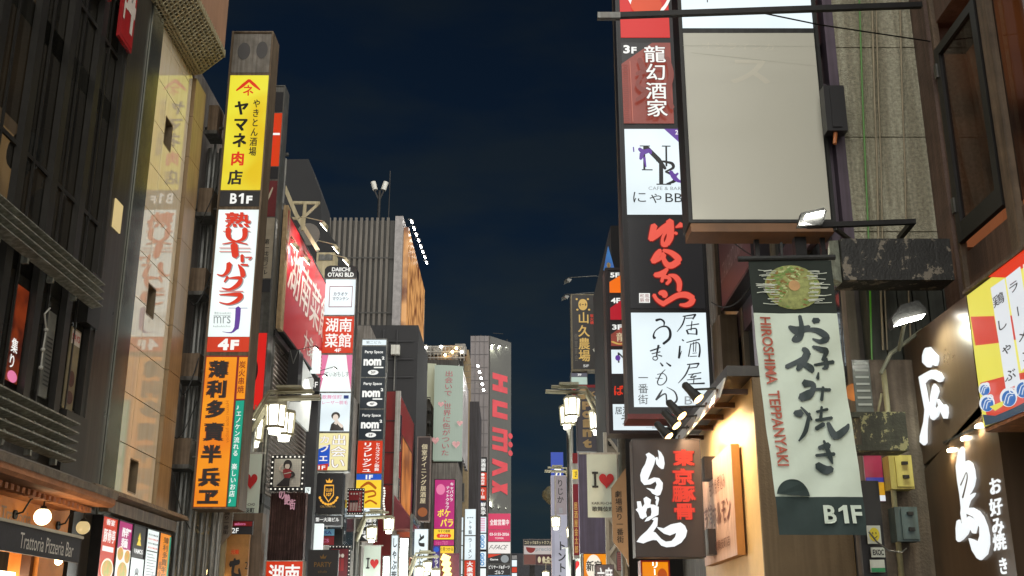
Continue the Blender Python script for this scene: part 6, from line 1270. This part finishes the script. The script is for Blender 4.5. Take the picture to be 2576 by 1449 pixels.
# ramen sign
f = face(1594, 1768, 1104, 1402, 13.9)
s = Sign('ramen_sign', 'dark brown ramen sign with big white brush kana and red characters', f, .3, M('coffee_cab',(44,36,32),.45,.1,.12,3), cat='sign', rim=.012)
p = s.panel((.01,.005,.99,.995), M('coffee_face',(54,43,37),.35,var=.1,scale=1.5)); p.q((155,130),(700,125),(185,1275),(770,1265)); WE = E('letter_glow_white',(245,250,252),1.0,.03,1,sample=True)
p.mp = lambda x, y: ((PY(1583.2+.18514*x, 1127.0+.1852*y, 13.9).x - p.fr.o.x)/p.fr.w, (p.fr.o.z - PY(1583.2+.18514*x, 1127.0+.1852*y, 13.9).z)/p.fr.h)
p.solid([
 [(220,90),(260,68),(330,115),(355,150),(330,235),(290,330),(245,440),(330,405),(400,415),(450,480),(445,560),(415,640),(375,652),(310,620),(285,585),(230,548),(300,560),(340,570),(370,500),(355,455),(290,495),(200,505),(155,450),(145,370),(170,290),(215,215),(240,130)],
 [(385,32),(425,65),(462,130),(475,220),(462,285),(435,288),(395,258),(362,215),(356,132),(375,125),(395,175),(398,100)],
 [(100,730),(150,728),(170,810),(205,760),(190,690),(225,665),(290,705),(280,770),(330,775),(395,805),(390,910),(340,935),(260,990),(205,1002),(235,950),(290,920),(300,870),(290,810),(240,820),(220,880),(235,935),(205,950),(180,970),(145,950),(120,880),(85,840),(110,815)],
 [(350,655),(395,675),(400,700),(380,785),(360,785),(355,730),(365,700),(348,690)],
 [(300,970),(345,945),(383,948),(375,1060),(320,1140),(350,1150),(430,1240),(490,1275),(570,1265),(620,1210),(635,1155),(550,1190),(470,1165),(400,1110),(372,1075),(460,1095),(560,1040),(690,1015),(750,1060),(780,1130),(760,1210),(700,1290),(610,1340),(500,1350),(430,1325),(370,1255),(320,1250),(240,1275),(190,1298),(95,1275),(150,1200),(240,1120),(310,1030),(330,985)]], WE, 'lettering', .025)
p.q((155,130),(700,125),(185,1275),(770,1265))
RE = E('letter_glow_red',(222,52,30),1.0,.05,2)
for (ch,x,y,w_) in (('東',575,310,170),('京',575,500,178),('豚',580,665,186),('骨',588,835,178)): p.col(ch, (x,y-86),(x,y+86),w_*1.03,LRD,.13); p.col(ch, (x,y-86),(x,y+86),w_,RE,.08)
s.done()
mb = MB(); a = PY(1770,1130,14.0); mb.box(a.x,XO+.02,14.0,14.25,ZY(1205,14.0),ZY(1148,14.0)); S('bracket_box', 'upper dark brown bracket box joining the ramen sign to the shop', 'bracket', mb, MATS['coffee_cab']); mb = MB(); mb.box(a.x,XO+.02,14.0,14.25,ZY(1395,14.0),ZY(1330,14.0)); S('bracket_box', 'lower dark brown bracket box joining the ramen sign to the shop', 'bracket', mb, MATS['coffee_cab'])
f = face(1612, 1685, 1410, 1475, 15.2); s = Sign('light_box', 'orange light box with white katakana beneath the ramen sign', f, .3, M('frame_scarlet',(150,30,24),.4), cat='light box', rim=.02); p = s.panel((.03,.03,.97,.97), ORP); p.col('リーズ', (.5,.0),(.45,.9),.3,E('letter_hot_white',(255,250,230),1.6),.04); p.disc((.75,.6),.18,.3,E('print_rust',(190,80,20),.9)); s.done()
mb = MB(); a = PY(1740,1230,16.2); mb.box(a.x,a.x+.5,16.2,16.4,ZY(1330,16.2),ZY(1220,16.2)); S('interior_glimpse', 'small lit opening with pale light between the ramen sign and the ochre wall', 'window', mb, E('glimpse_lit',(214,206,160),.9,.4,6,(60,60,50)))
for i,(u,v) in enumerate(((1754,1232),(1741,1246))): mb = MB(); mb.tube([PY(u-6,v+5,16.0),PY(u+6,v-4,16.0)],.03,8); S('tube_lamp', 'short bright tube lamp in the gap beside the ramen sign, %s' % ('upper' if i == 0 else 'lower'), 'lamp', mb, lamp_cool, 'tube lamps beside the ramen sign')

# ================================================================== right: banner and near wall
YN = 9.2
f = face(1902, 2150, 640, 1346, YN)
a = PY(1905,990,YN); c = PY(2128,990,YN)
f = Frame((a.x,YN,ZY(655,YN)),(1,0,0),(0,0,1),c.x-a.x,ZY(655,YN)-ZY(1346,YN))
t = T('vertical_banner', 'long pale green okonomiyaki banner with dark brush characters and a pancake picture', 'banner', f.pt(.5,1)); N1, N2 = 14, 40
def bd(a_, b_): return .012*math.sin(a_*7+b_*9)*min(1,b_*3) + .02*math.sin(a_*3.1+1)*b_ + .006*math.sin(b_*37+a_*11)*min(1,b_*3) + .004*math.sin(a_*29-b_*23)*min(1,b_*3)
def bx_(a_, b_): return a_ + .12*b_ - .012*math.sin(b_*5)
class BF(Frame):
    def pt(s, a_, b_, d=0.0): return Frame.pt(s, bx_(a_, b_), b_, d + bd(a_, b_))
bf = BF(f.o, f.ex, f.ey, f.w*.97, f.h)
def patch(b0, b1, mat, nm, d=0.0, n2=20):
    mb = MB(); vs = []
    for j in range(n2+1):
        for i in range(N1+1): vs.append(bf.pt(i/N1, b0+(b1-b0)*j/n2, d))
    mb.add(vs, [(j*(N1+1)+i,(j+1)*(N1+1)+i,(j+1)*(N1+1)+i+1,j*(N1+1)+i+1) for j in range(n2) for i in range(N1)]); return O(nm, mb, mat, t, True)
cl = M('banner_green_cloth',(214,227,211),.85,var=.05,scale=3,bump=.15,bscale=9); dkg = M('banner_dark_green',(52,66,64),.85,var=.2,scale=4)
c1 = patch(0,.205,M('banner_black_green',(40,48,42),.85,var=.25,scale=3),'picture_cloth'); c2 = patch(.205,.87,cl,'cloth',0,30); c3 = patch(.87,1.0,dkg,'foot_cloth')
p = Panel(c2, bf, t); p.d = .004; gi = INK('banner_ink',(50,64,66)); p.q((268,-70),(662,-75),(395,1248),(815,1240))
def ink(sts): p.brush(sts, gi)
ink([[(465,265,16),(505,285,44),(560,265,20)],[(515,210,16),(525,280,26),(510,325,30),(485,330,18),(505,300,10),(560,280,20),(610,290,34),(640,320,34),(610,340,24),(575,325,8)],[(580,235,30),(605,232,26)]])
ink([[(530,375,24),(545,400,34),(520,450,34),(500,480,20)],[(450,465,24),(500,440,24),(560,400,14)],[(510,440,14),(560,470,34),(570,490,16)],[(575,365,14),(615,380,28),(640,385,26),(620,430,14)],[(635,420,20),(640,460,22),(620,470,8)],[(580,455,12),(675,435,20)]])
ink([[(530,545,40),(575,550,22),(555,600,34),(510,615,36)],[(510,605,20),(570,575,14),(655,572,16)],[(600,490,8),(595,520,18)],[(620,560,14),(610,625,16)]])
ink([[(480,690,26),(510,690,40)],[(510,660,8),(545,700,16),(560,720,8)],[(548,690,14),(530,770,22),(495,820,8)],[(585,680,12),(640,665,14)],[(610,655,12),(605,720,18)],[(580,720,14),(660,705,16)],[(580,760,20),(620,735,22)],[(640,730,18),(670,790,36),(720,760,30),(735,735,10)]])
ink([[(590,850,18),(640,835,30)],[(575,885,14),(665,875,18)],[(615,815,12),(640,880,26),(655,920,8)],[(580,930,36),(620,950,40),(650,945,30)]])
rd_ = INK('banner_rust',(176,86,64)); p.mp = None
P6 = Panel(c2, bf, t); P6.d = .02; P6.row('HIROSHIMA  TEPPANYAKI', (.065,.222,.195,.765), rd_, .02, rot=True); P6.done(); p.done()
P7 = Panel(c3, bf, t); P7.d = .034; P7.disc((.2,.87),.19,.058,dkg,'arch_patch',24,0,180); P7.d = .03; P7.row('B', (.52,.90,.66,.962), cl, .03); P7.one((.69,.90,.79,.962), cl); P7.row('F', (.83,.90,.95,.962), cl, .03)
P7.done()
P8 = Panel(c1, bf, t); P8.d = .005; random.seed(5); food_m = [M('food_green',(120,150,76),.7,var=.3,scale=30), M('food_light',(190,200,140),.7,var=.2,scale=30), M('food_brown',(140,110,56),.7,var=.3,scale=30)]; P8.disc((.5,.105),.335,.085,M('food_base',(150,156,92),.7,var=.4,scale=25),'picture')
for k in range(220):
    a_ = random.random()*6.28; r_ = random.random()**.5; x_ = .5+.30*r_*math.cos(a_); y_ = .105+.078*r_*math.sin(a_); P8.d = .0065+(k%40)*.0001; P8.brush([[(x_-.022,y_,.004),(x_,y_+.003*random.uniform(-1,1),.008),(x_+.022,y_+.003*random.uniform(-1,1),.004)]], food_m[k % 3], 'picture', smooth=2)
for k in range(44):
    sd = -1 if k % 2 else 1; y_ = .04+.135*random.random(); x_ = .5+sd*(.16+.1*random.random()); w2 = .1+.12*random.random(); P8.d = .0115+(k%40)*.0001; P8.brush([[(x_,y_,.0028),(x_+sd*w2*.5,y_+.003*random.uniform(-1,1),.0022),(min(.95,max(.06,x_+sd*w2)),y_+.003*random.uniform(-1,1),.003)]], INK('sauce_white',(200,206,190)), 'picture', smooth=2)
P8.d = .017; P8.disc((.52,.1),.07,.02,M('food_egg',(206,160,104),.5),'picture'); P8.done()
mb = MB(); mb.tube([f.pt(-.12,-.005),f.pt(1.02,-.012)],.025,10); mb.bar(f.pt(.4,-.01),f.pt(.4,-.07),.02); O('rod', mb, old_black, t)
# peeling black sign box and lower box
t = T('old_sign_box', 'long black peeling sign box fixed above the banner', 'sign box', PY(2260,705,10.2)); a = PY(2118,650,10.2); c = PY(2395,650,10.2); mb = MB(); mb.box(a.x,c.x,10.2,10.55,ZY(704,10.2),ZY(600,10.2)); O('box', mb, M('peeling_black',(40,40,37),.6,var=.45,scale=5,bump=.4,streak=.3,peel=(116,108,94),pscale=5.5,pth=.555), t)
mb = MB(); mb.hexa([V((a.x-.16,10.1,ZY(706,10.2))),V((a.x-.005,10.25,ZY(706,10.2))),V((a.x-.005,10.4,ZY(706,10.2))),V((a.x-.12,10.3,ZY(706,10.2))),V((a.x-.14,10.1,ZY(615,10.2))),V((a.x-.005,10.25,ZY(600,10.2))),V((a.x-.005,10.4,ZY(600,10.2))),V((a.x-.1,10.3,ZY(615,10.2)))]); O('torn_end', mb, M('torn_white',(150,156,140),.6,var=.5,scale=12), t)
t = T('old_sign_box', 'smaller olive peeling sign box with an open end beside the banner', 'sign box', PY(2210,1135,9.9)); a = PY(2150,1090,9.9); c = PY(2283,1090,9.9); ol = M('peeling_olive',(66,68,54),.6,var=.35,scale=6,bump=.3,streak=.3,peel=(150,148,104),pscale=7,pth=.55); z0, z1 = ZY(1133,9.9), ZY(1036,9.9); mb = MB(); mb.box(a.x+.06,c.x,9.9,10.2,z0,z1); mb.box(a.x-.05,a.x+.059,9.9,9.95,z1-.05,z1); mb.box(a.x-.05,a.x+.059,9.9,9.95,z0,z0+.05); mb.box(a.x-.05,a.x-.01,9.9,9.95,z0+.05,z1-.05); O('box', mb, ol, t);
# near building: door, glass, timber posts
b = T('brown_building', 'brown near building with a hinged upper glass door at the right edge', 'building', (5.5,8,0)); XN = 4.6
brn = M('brown_plaster',(92,72,60),.6,var=.18,scale=2,bump=.2,streak=.3); tim = M('weathered_timber',(104,88,70),.65,var=.3,scale=5,bump=.3,streak=.4); sash = M('black_sash',(34,33,32),.4,.2,.2)
ztop, zbot = e+5.9, e+3.72
mb = MB(); mb.box(XN,9,2,10.98,0,e+3.7); mb.box(XN,9,2,10.98,e+6.35,14); mb.box(5.4,9,2,10.98,e+3.7,e+6.35); mb.box(XN+.005,5.4,10.68,10.98,e+3.7,e+6.35); O('wall', mb, brn, b)
mb = MB(); mb.box(XN-.09,XN+.004,10.62,10.99,e+2.4,10); O('corner_trim', mb, M('trim_plum_brown',(96,76,66),.6,var=.25,scale=4,bump=.3,streak=.3), b)
mb = MB(); mb.box(XN-.06,XN+.02,9.28,9.46,e+2.3,10); mb.box(XN-.05,XN+.02,10.56,10.615,e+2.6,10); mb.box(XN-.055,XN+.02,6.4,6.55,e+2.3,10); Osplit('post', mb, tim, b)
mb = MB(); mb.box(5.2,5.399,6.6,9.29,e+3.75,e+6.3); mb.box(4.66,5.19,9.3,9.4,e+3.75,e+6.3); O('interior', mb, E('interior_amber',(150,80,42),1.2,.35,1.2,(40,20,12)), b)
mb = MB(); mb.box(XN,XN+.01,6.56,9.27,e+3.75,10); Osplit('window', mb, GLASS('amber_glass',(30,18,14),.03,.45), b)
dr = MB(); y0_, y1_, za, zb_ = 9.50, 10.55, e+3.80, e+6.0; xx = XN-.04
dr.box(xx-.03,xx+.03,y0_,y0_+.11,za,zb_); dr.box(xx-.03,xx+.03,y1_-.11,y1_,za,zb_); dr.box(xx-.028,xx+.028,y0_+.11,y1_-.11,zb_-.1,zb_); dr.box(xx-.028,xx+.028,y0_+.11,y1_-.11,za,za+.2)
O('door', dr, sash, b); mb = MB(); mb.box(xx,xx+.008,y0_+.1,y1_-.1,za+.19,zb_-.09); O('door_pane', mb, GLASS('amber_glass',(0,0,0)), b); mb = MB(); mb.box(5.2,5.39,9.3,10.6,za,zb_); mb.box(4.62,5.19,10.62,10.66,za,zb_); mb.box(4.9,5.0,10.3,10.6,za,zb_); O('interior', mb, E('interior_umber',(104,60,36),1.2,.4,1.5,(24,16,12)), b)
for v in (170,512): mb = MB(); c = PX(2362 if v < 300 else 2404, v, xx-.04); mb.box(xx-.05,xx-.031,10.5,10.56,c.z-.08,c.z+.08); O('hinge', mb, grey_steel, b)
# brush lettered sign boards
b2 = M('bronze_board',(86,69,51),.3,.2,.1,1.5,rvar=.08,streak=.15)
f = side(4.0, 9.3, 10.93, e+2.86, e+1.56)
t = T('brush_sign', 'upper bronze sign board with one large glowing white brush character', 'sign', f.pt(.5,1)); mb = MB(); mb.prism([f.pt(0,1),f.pt(1,.82),f.pt(1,0),f.pt(0,0)],(.55,0,0)); ob = O('board', mb, b2, t); p = Panel(ob, f, t); p.q((280,450),(560,240),(370,1000),(640,775))
GW = MATS['letter_glow_white']
p.mp = lambda x, y: ((10.93-PX(2307.7+.2036*x, 845.2+.2037*y, 4.0).y)/1.63, (e+2.86-PX(2307.7+.2036*x, 845.2+.2037*y, 4.0).z)/1.30)
p.solid([[(130,145),(180,138),(225,195),(278,250),(280,310),(262,370),(200,352),(180,388),(150,385),(90,325),(90,240),(110,175)],
 [(45,505),(110,465),(205,418),(245,420),(310,455),(345,520),(325,560),(295,570),(250,540),(200,525),(150,540),(110,585),(135,700),(150,800),(168,865),(168,950),(145,1020),(135,1150),(135,1320),(105,1350),(60,1310),(60,1240),(105,1060),(120,910),(95,780),(65,620)],
 [(235,590),(275,640),(285,690),(255,780),(235,870),(245,915),(290,860),(268,785),(280,780),(330,845),(370,845),(395,880),(400,950),(385,1020),(355,1020),(300,905),(275,990),(220,1038),(190,1015),(180,900),(190,740),(215,620)]], GW, 'lettering', .02); p.done()
f = side(4.0, 9.02, 10.75, e+1.72, 0.3)
t = T('brush_sign', 'lower bronze sign board with a tall glowing white character and small script', 'sign', f.pt(.5,1)); mb = MB(); mb.prism([f.pt(0,1),f.pt(1,1),f.pt(1,-.075),f.pt(0,.06)],(.5,0,0)); ob = O('board', mb, b2, t); p = Panel(ob, f, t); cF = lambda u,v: ((10.75-(PX(u,v,4.0).y))/1.73, (e+1.72-PX(u,v,4.0).z)/f.h)
class PM: pass
p.mp = lambda x, y: cF(2106.3+.5833*x, 603.7+.5833*y)
m0 = p.mp; p.mp = lambda x, y: cF(2374.7+.24073*x, 1100.2+.24074*y)
p.solid([[(175,150),(210,100),(228,130),(230,262),(272,242),(312,270),(335,340),(346,430),(330,510),(300,570),(270,605),(300,600),(345,580),(330,615),(290,660),(265,735),(320,735),(385,770),(430,830),(470,930),(490,1030),(492,1120),(470,1220),(405,1282),(370,1260),(320,1180),(300,1110),(285,1055),(330,1070),(380,1095),(400,1030),(400,940),(370,880),(330,830),(270,800),(240,800),(250,870),(280,825),(320,850),(370,905),(345,1005),(325,1000),(290,940),(265,1010),(215,1065),(175,1092),(155,1070),(150,950),(160,875),(180,860),(190,910),(215,895),(200,790),(205,740),(190,600),(165,450),(150,300)]], MATS['letter_glow_white'], 'lettering', .02)
p.d += .022; p.brush([[(208,500,14),(240,430,10),(268,368,8),(278,420,12),(258,520,14),(230,630,18)]], b2, 'lettering_gap'); p.mp = m0; p.d = .004
lg = MATS['letter_glow_white']
for (ch,x,y,w_) in (('お',683,1060,56),('好',688,1150,58),('み',696,1230,56),('焼',704,1300,58),('き',722,1405,44)): p.col(ch, (x,y-42),(x,y+42),w_,lg,.07)
p.done()
mb = MB(); a = (10.6,9.2)
t = T('strip_light', 'thin strip light hidden in the slanted gap between the two bronze boards', 'light', (4.02,10,e+1.7)); mb = MB(); mb.box(4.001,4.06,9.1,9.101,0,0.001); mb = MB()
for k in range(3): y = 9.35+k*.33; mb.box(3.975,3.998,y-.05,y+.05,e+1.60+.05*(2-k),e+1.625+.05*(2-k))
Osplit('lamp', mb, E('strip_lens',(255,240,210),25,.02), t)
for k in range(3): spot(t, (3.96, 9.35+k*.33, e+1.58+.05*(2-k)), (.25,0,-1), 3.2, 150, (255,236,200), .02)
mb = MB(); mb = MB(); mb.box(3.998,3.9995,9.2,10.2,e+1.70,e+1.72); O('holder', mb, old_black, t)
# yellow and red light box
f = side(3.72, 6.9, 8.62, e+2.66, e+1.56)
s = Sign('picture_light_box', 'yellow and red chequered light box with vertical white strips and blue waves', f, .8, M('box_frame_alu',(120,104,84),.4,.4), cat='light box', rim=0)
p = s.panel((.005,.01,1,.99), E('backlit_lemon',(224,216,84),1,.04)); rr_ = E('backlit_salmon_red',(206,66,48),1,.05); p.mp = lambda x, y: ((8.62-PX(2334.4+.3610*x, 576.9+.3610*y, 3.72).y)/1.72, (e+2.66-PX(2334.4+.3610*x, 576.9+.3610*y, 3.72).z)/1.10)
p.poly([(305,605),(470,602),(505,792),(340,810)], rr_); p.poly([(375,1075),(545,1030),(800,980),(800,1200),(620,1300),(430,1360)], rr_); p.poly([(430,325),(560,330),(900,130),(900,20),(670,130)], E('backlit_flame',(216,52,20),1,.04)); p.poly([(585,600),(605,597),(628,770),(612,775)], rr_)
wp = EL('strip_white',(220,226,230)); p.poly([(450,402),(548,335),(662,1080),(560,1125)], wp); p.poly([(558,330),(660,250),(760,900),(668,995)], wp); p.poly([(680,240),(780,165),(880,800),(780,890)], wp)
def skew(s_, pts, w_): 
    for ch,(x,y) in zip(s_, pts): p.col(ch, (x,y-w_*.55),(x,y+w_*.55),w_,KE,.015)
skew('鶏しゃぶ', ((510,485),(535,660),(572,830),(598,1020)), 88); skew('ラーメン', ((622,395),(655,570),(690,740),(720,880)), 84)
bl = EL('wave_blue',(36,104,176)); nv = EL('wave_navy',(40,64,84))
p.poly([(410,1300),(430,1380),(560,1340),(800,1240),(800,1170),(620,1260),(500,1310)], nv)
for (x,y,r) in ((425,1120,42),(450,1220,55),(610,1180,62),(720,1120,60)): p.disc((x,y),r,r*1.1,wp); p.disc((x+4,y+8),r*.8,r*.92,bl); p.ring((x+r*.5,y-r*.75),r*.32,r*.32,8,wp); p.brush([[(x-r*.4,y+r*.7,6),(x-r*.1,y-r*.3,6),(x+r*.4,y-r*.5,5)],[(x,y+r*.7,6),(x+r*.2,y-r*.1,6),(x+r*.6,y-r*.2,5)]], wp, 'artwork')
p.poly([(490,1245),(530,1275),(585,1240),(590,1205)], E('backlit_lemon',(0,0,0)))
s.done()
mb = MB(); f.sub(0,0,1,1).box(mb,-.012,-.03,1,-.004,-.8,.03); S('box_cap', 'weathered capping along the top of the yellow and red light box', 'trim', mb, tim)
mb = MB(); f.box(mb,.005,1.005,1,1.03,-.8,0); S('timber_soffit', 'lit timber soffit under the yellow and red light box', 'trim', mb, M('soffit_timber',(190,130,80),.5,var=.25,scale=4,streak=.3))
# floodlight over the upper bronze board
t = T('floodlight', 'black floodlight washing the upper bronze sign board', 'light', PY(2270,870,10.0)); hd = [PY(u,v,9.9) for u,v in ((2243,800),(2268,766),(2310,755),(2330,775),(2335,790),(2250,822))]; mb = MB(); mb.prism(hd,(0,.14,0)); O('head', mb, old_black, t); mb = MB(); mb.prism([PY(u,v,9.88) for u,v in ((2248,822),(2262,806),(2325,791),(2318,802))],(0,-.02,0)); O('lens', mb, lens_lit, t); spot(t, PY(2285,830,9.85), (.75,-.1,-1), 36, 140, (244,255,236)); mb = MB(); mb.tube([PY(2275,812,10.0),PY(2262,880,10.5)],.02,7); mb.tube([PY(2215,940,10.5),PY(2240,890,10.5),PY(2320,830,10.6)],.02,7); O('arm', mb, M('arm_grey_green',(120,122,104),.5,.3), t)
# things on the wall strip between banner and bronze boards
strip = M('strip_wall_taupe',(104,92,78),.7,var=.3,scale=4,bump=.4,streak=.4)
b = T('side_wall', 'narrow grimy side wall with meters and stickers beside the banner', 'wall', (3.8,10.98,0)); mb = MB(); mb.box(3.50,4.62,10.75,10.97,0,ZY(905,10.75)); O('wall', mb, strip, b); mb = MB(); a = PY(2185,1300,10.7); mb.box(a.x-.1,a.x+.12,10.68,10.745,0,ZY(1210,10.7)); O('black_panel', mb, black_cab, b)
mb = MB(); mb.tube([PY(2222,930,10.6),PY(2232,1020,10.6),PY(2238,1140,10.6),PY(2268,1449,10.6)],.028,8); mb.tube([PY(2218,990,10.62),PY(2206,1050,10.62)],.012,6); S('conduit_pipe', 'cream conduit pipe running down beside the bronze boards', 'pipe', mb, M('conduit_cream',(150,146,112),.5), smooth=True)
def mbox(nm, lb, u0,u1,v0,v1,Y,mat,extra):
    a = PY(u0,v1,Y); c = PY(u1,v0,Y); t = T(nm, lb, 'meter box', (a.x,Y,a.z)); mb = MB(); mb.box(a.x,c.x,Y,Y+.18,a.z,c.z); O('box', mb, mat, t); mb = MB()
    w_ = c.x-a.x; h_ = c.z-a.z; mb.box(a.x+w_*.25,c.x-.01,Y-.02,Y-.001,a.z+.02,c.z-.02); O('lid', mb, mat, t); mb = MB()
    for q_ in extra: mb.box(a.x+w_*.5,a.x+w_*.75,Y-.05,Y-.021,a.z+h_*q_,a.z+h_*q_+.03)
    O('latch', mb, dark_metal, t)
mbox('meter_box','pale yellow meter box with two black latches on the grimy side wall',2278-35,2325-33,1145,1230,10.5,M('box_yellow',(190,176,92),.5,var=.12,streak=.2),(.3,.7))
mbox('meter_box','grey green meter box beneath the yellow one',2258,2306,1275,1362,10.5,M('box_grey_green',(74,90,90),.5,.1,.3,5,streak=.3),(.3,.75))
def flat(nm, lb, u0,u1,v0,v1,Y,mat): 
    f = face(u0,u1,v0,v1,Y); s = Sign(nm, lb, f, .012, mat, cat='sticker', rim=0); return s, s.panel((.02,.02,.98,.98), mat, .003)
s,p = flat('sticker','white sticker with a yellow smiley face beside the banner foot',2182,2216,1322,1368,10.6,M('sticker_white',(190,196,186),.5)); p.disc((.5,.5),.4,.4,INK('smiley_yellow',(206,190,40))); p.disc((.38,.42),.04,.07,K); p.disc((.62,.42),.04,.07,K); p.brush([[(.3,.58,.04),(.5,.7,.05),(.7,.58,.04)]], K, 'artwork'); s.done()
s,p = flat('sticker','small white sticker reading EXOC under the smiley',2192,2226,1377,1402,10.6,MATS['sticker_white']); p.row('EXOC', (.08,.2,.92,.8), K, .03); s.done()
s,p = flat('sticker','white and green sticker low on the side wall',2190,2226,1408,1440,10.6,MATS['sticker_white']); p.rect((0,.65,1,1), INK('sticker_green',(40,130,80))); s.done()
mb = MB(); mb.tube([PY(2186,1338,10.4),PY(2205,1362,10.4),PY(2235,1385,10.4),PY(2268,1390,10.4),PY(2280,1380,10.5)],.008,6); S('loose_wire', 'grey loose wire drooping under the banner foot', 'wire', mb, grey_steel)
t = T('round_lamp', 'half hidden warm round wall lamp at the right edge of the banner', 'lamp', PY(2162,985,11.0)); mb = MB(); c = PY(2166,992,10.9); mb.ball(c,.06,14,9); O('globe', mb, E('globe_hot',(255,230,180),3.5,.03), t, True); mb = MB(); mb.tube([c+V((-.06,.04,.03)),c+V((0,.1,.05))],[.09,.07],12); O('shade', mb, M('shade_amber',(190,120,60),.4), t)
f = face(2176,2222,1142,1262,10.74); s = Sign('poster_strip', 'colourful pink and yellow shop poster glimpsed behind the olive box', f, .01, M('poster_base_white',(150,140,150),.5), cat='poster', rim=0); p = s.panel((.02,.01,.98,.99), E('glimpse_pink',(176,60,84),.7,.2,6)); p.rect((0,.5,1,.6), E('glimpse_blue',(70,70,160),.7)); p.rect((0,.6,1,.88), E('glimpse_yellow',(214,160,40),.8,.2,8)); p.rect((0,.88,1,1), wp); s.done()
f = face(2148,2192,905,1040,10.73); s = Sign('poster_strip', 'grey glass strip with pale round marks above the olive box', f, .01, M('poster_base_grey',(90,94,90),.4), cat='poster', rim=0); p = s.panel((.02,.01,.98,.99), M('glass_strip_grey',(110,116,110),.2,var=.2,scale=5))
for k in range(7): p.rect((.1,.05+k*.13,.9,.09+k*.13), INK('mark_pale',(170,176,168)), 'print_lines')
s.done()
mb = MB(); mb.box(4.55,9,2,9.2,0.2,e+1.5); S('brown_shop_front', 'dark brown shop front at the lower right edge', 'shop', mb, M('dark_brown_front',(48,34,28),.5,var=.2,scale=2))
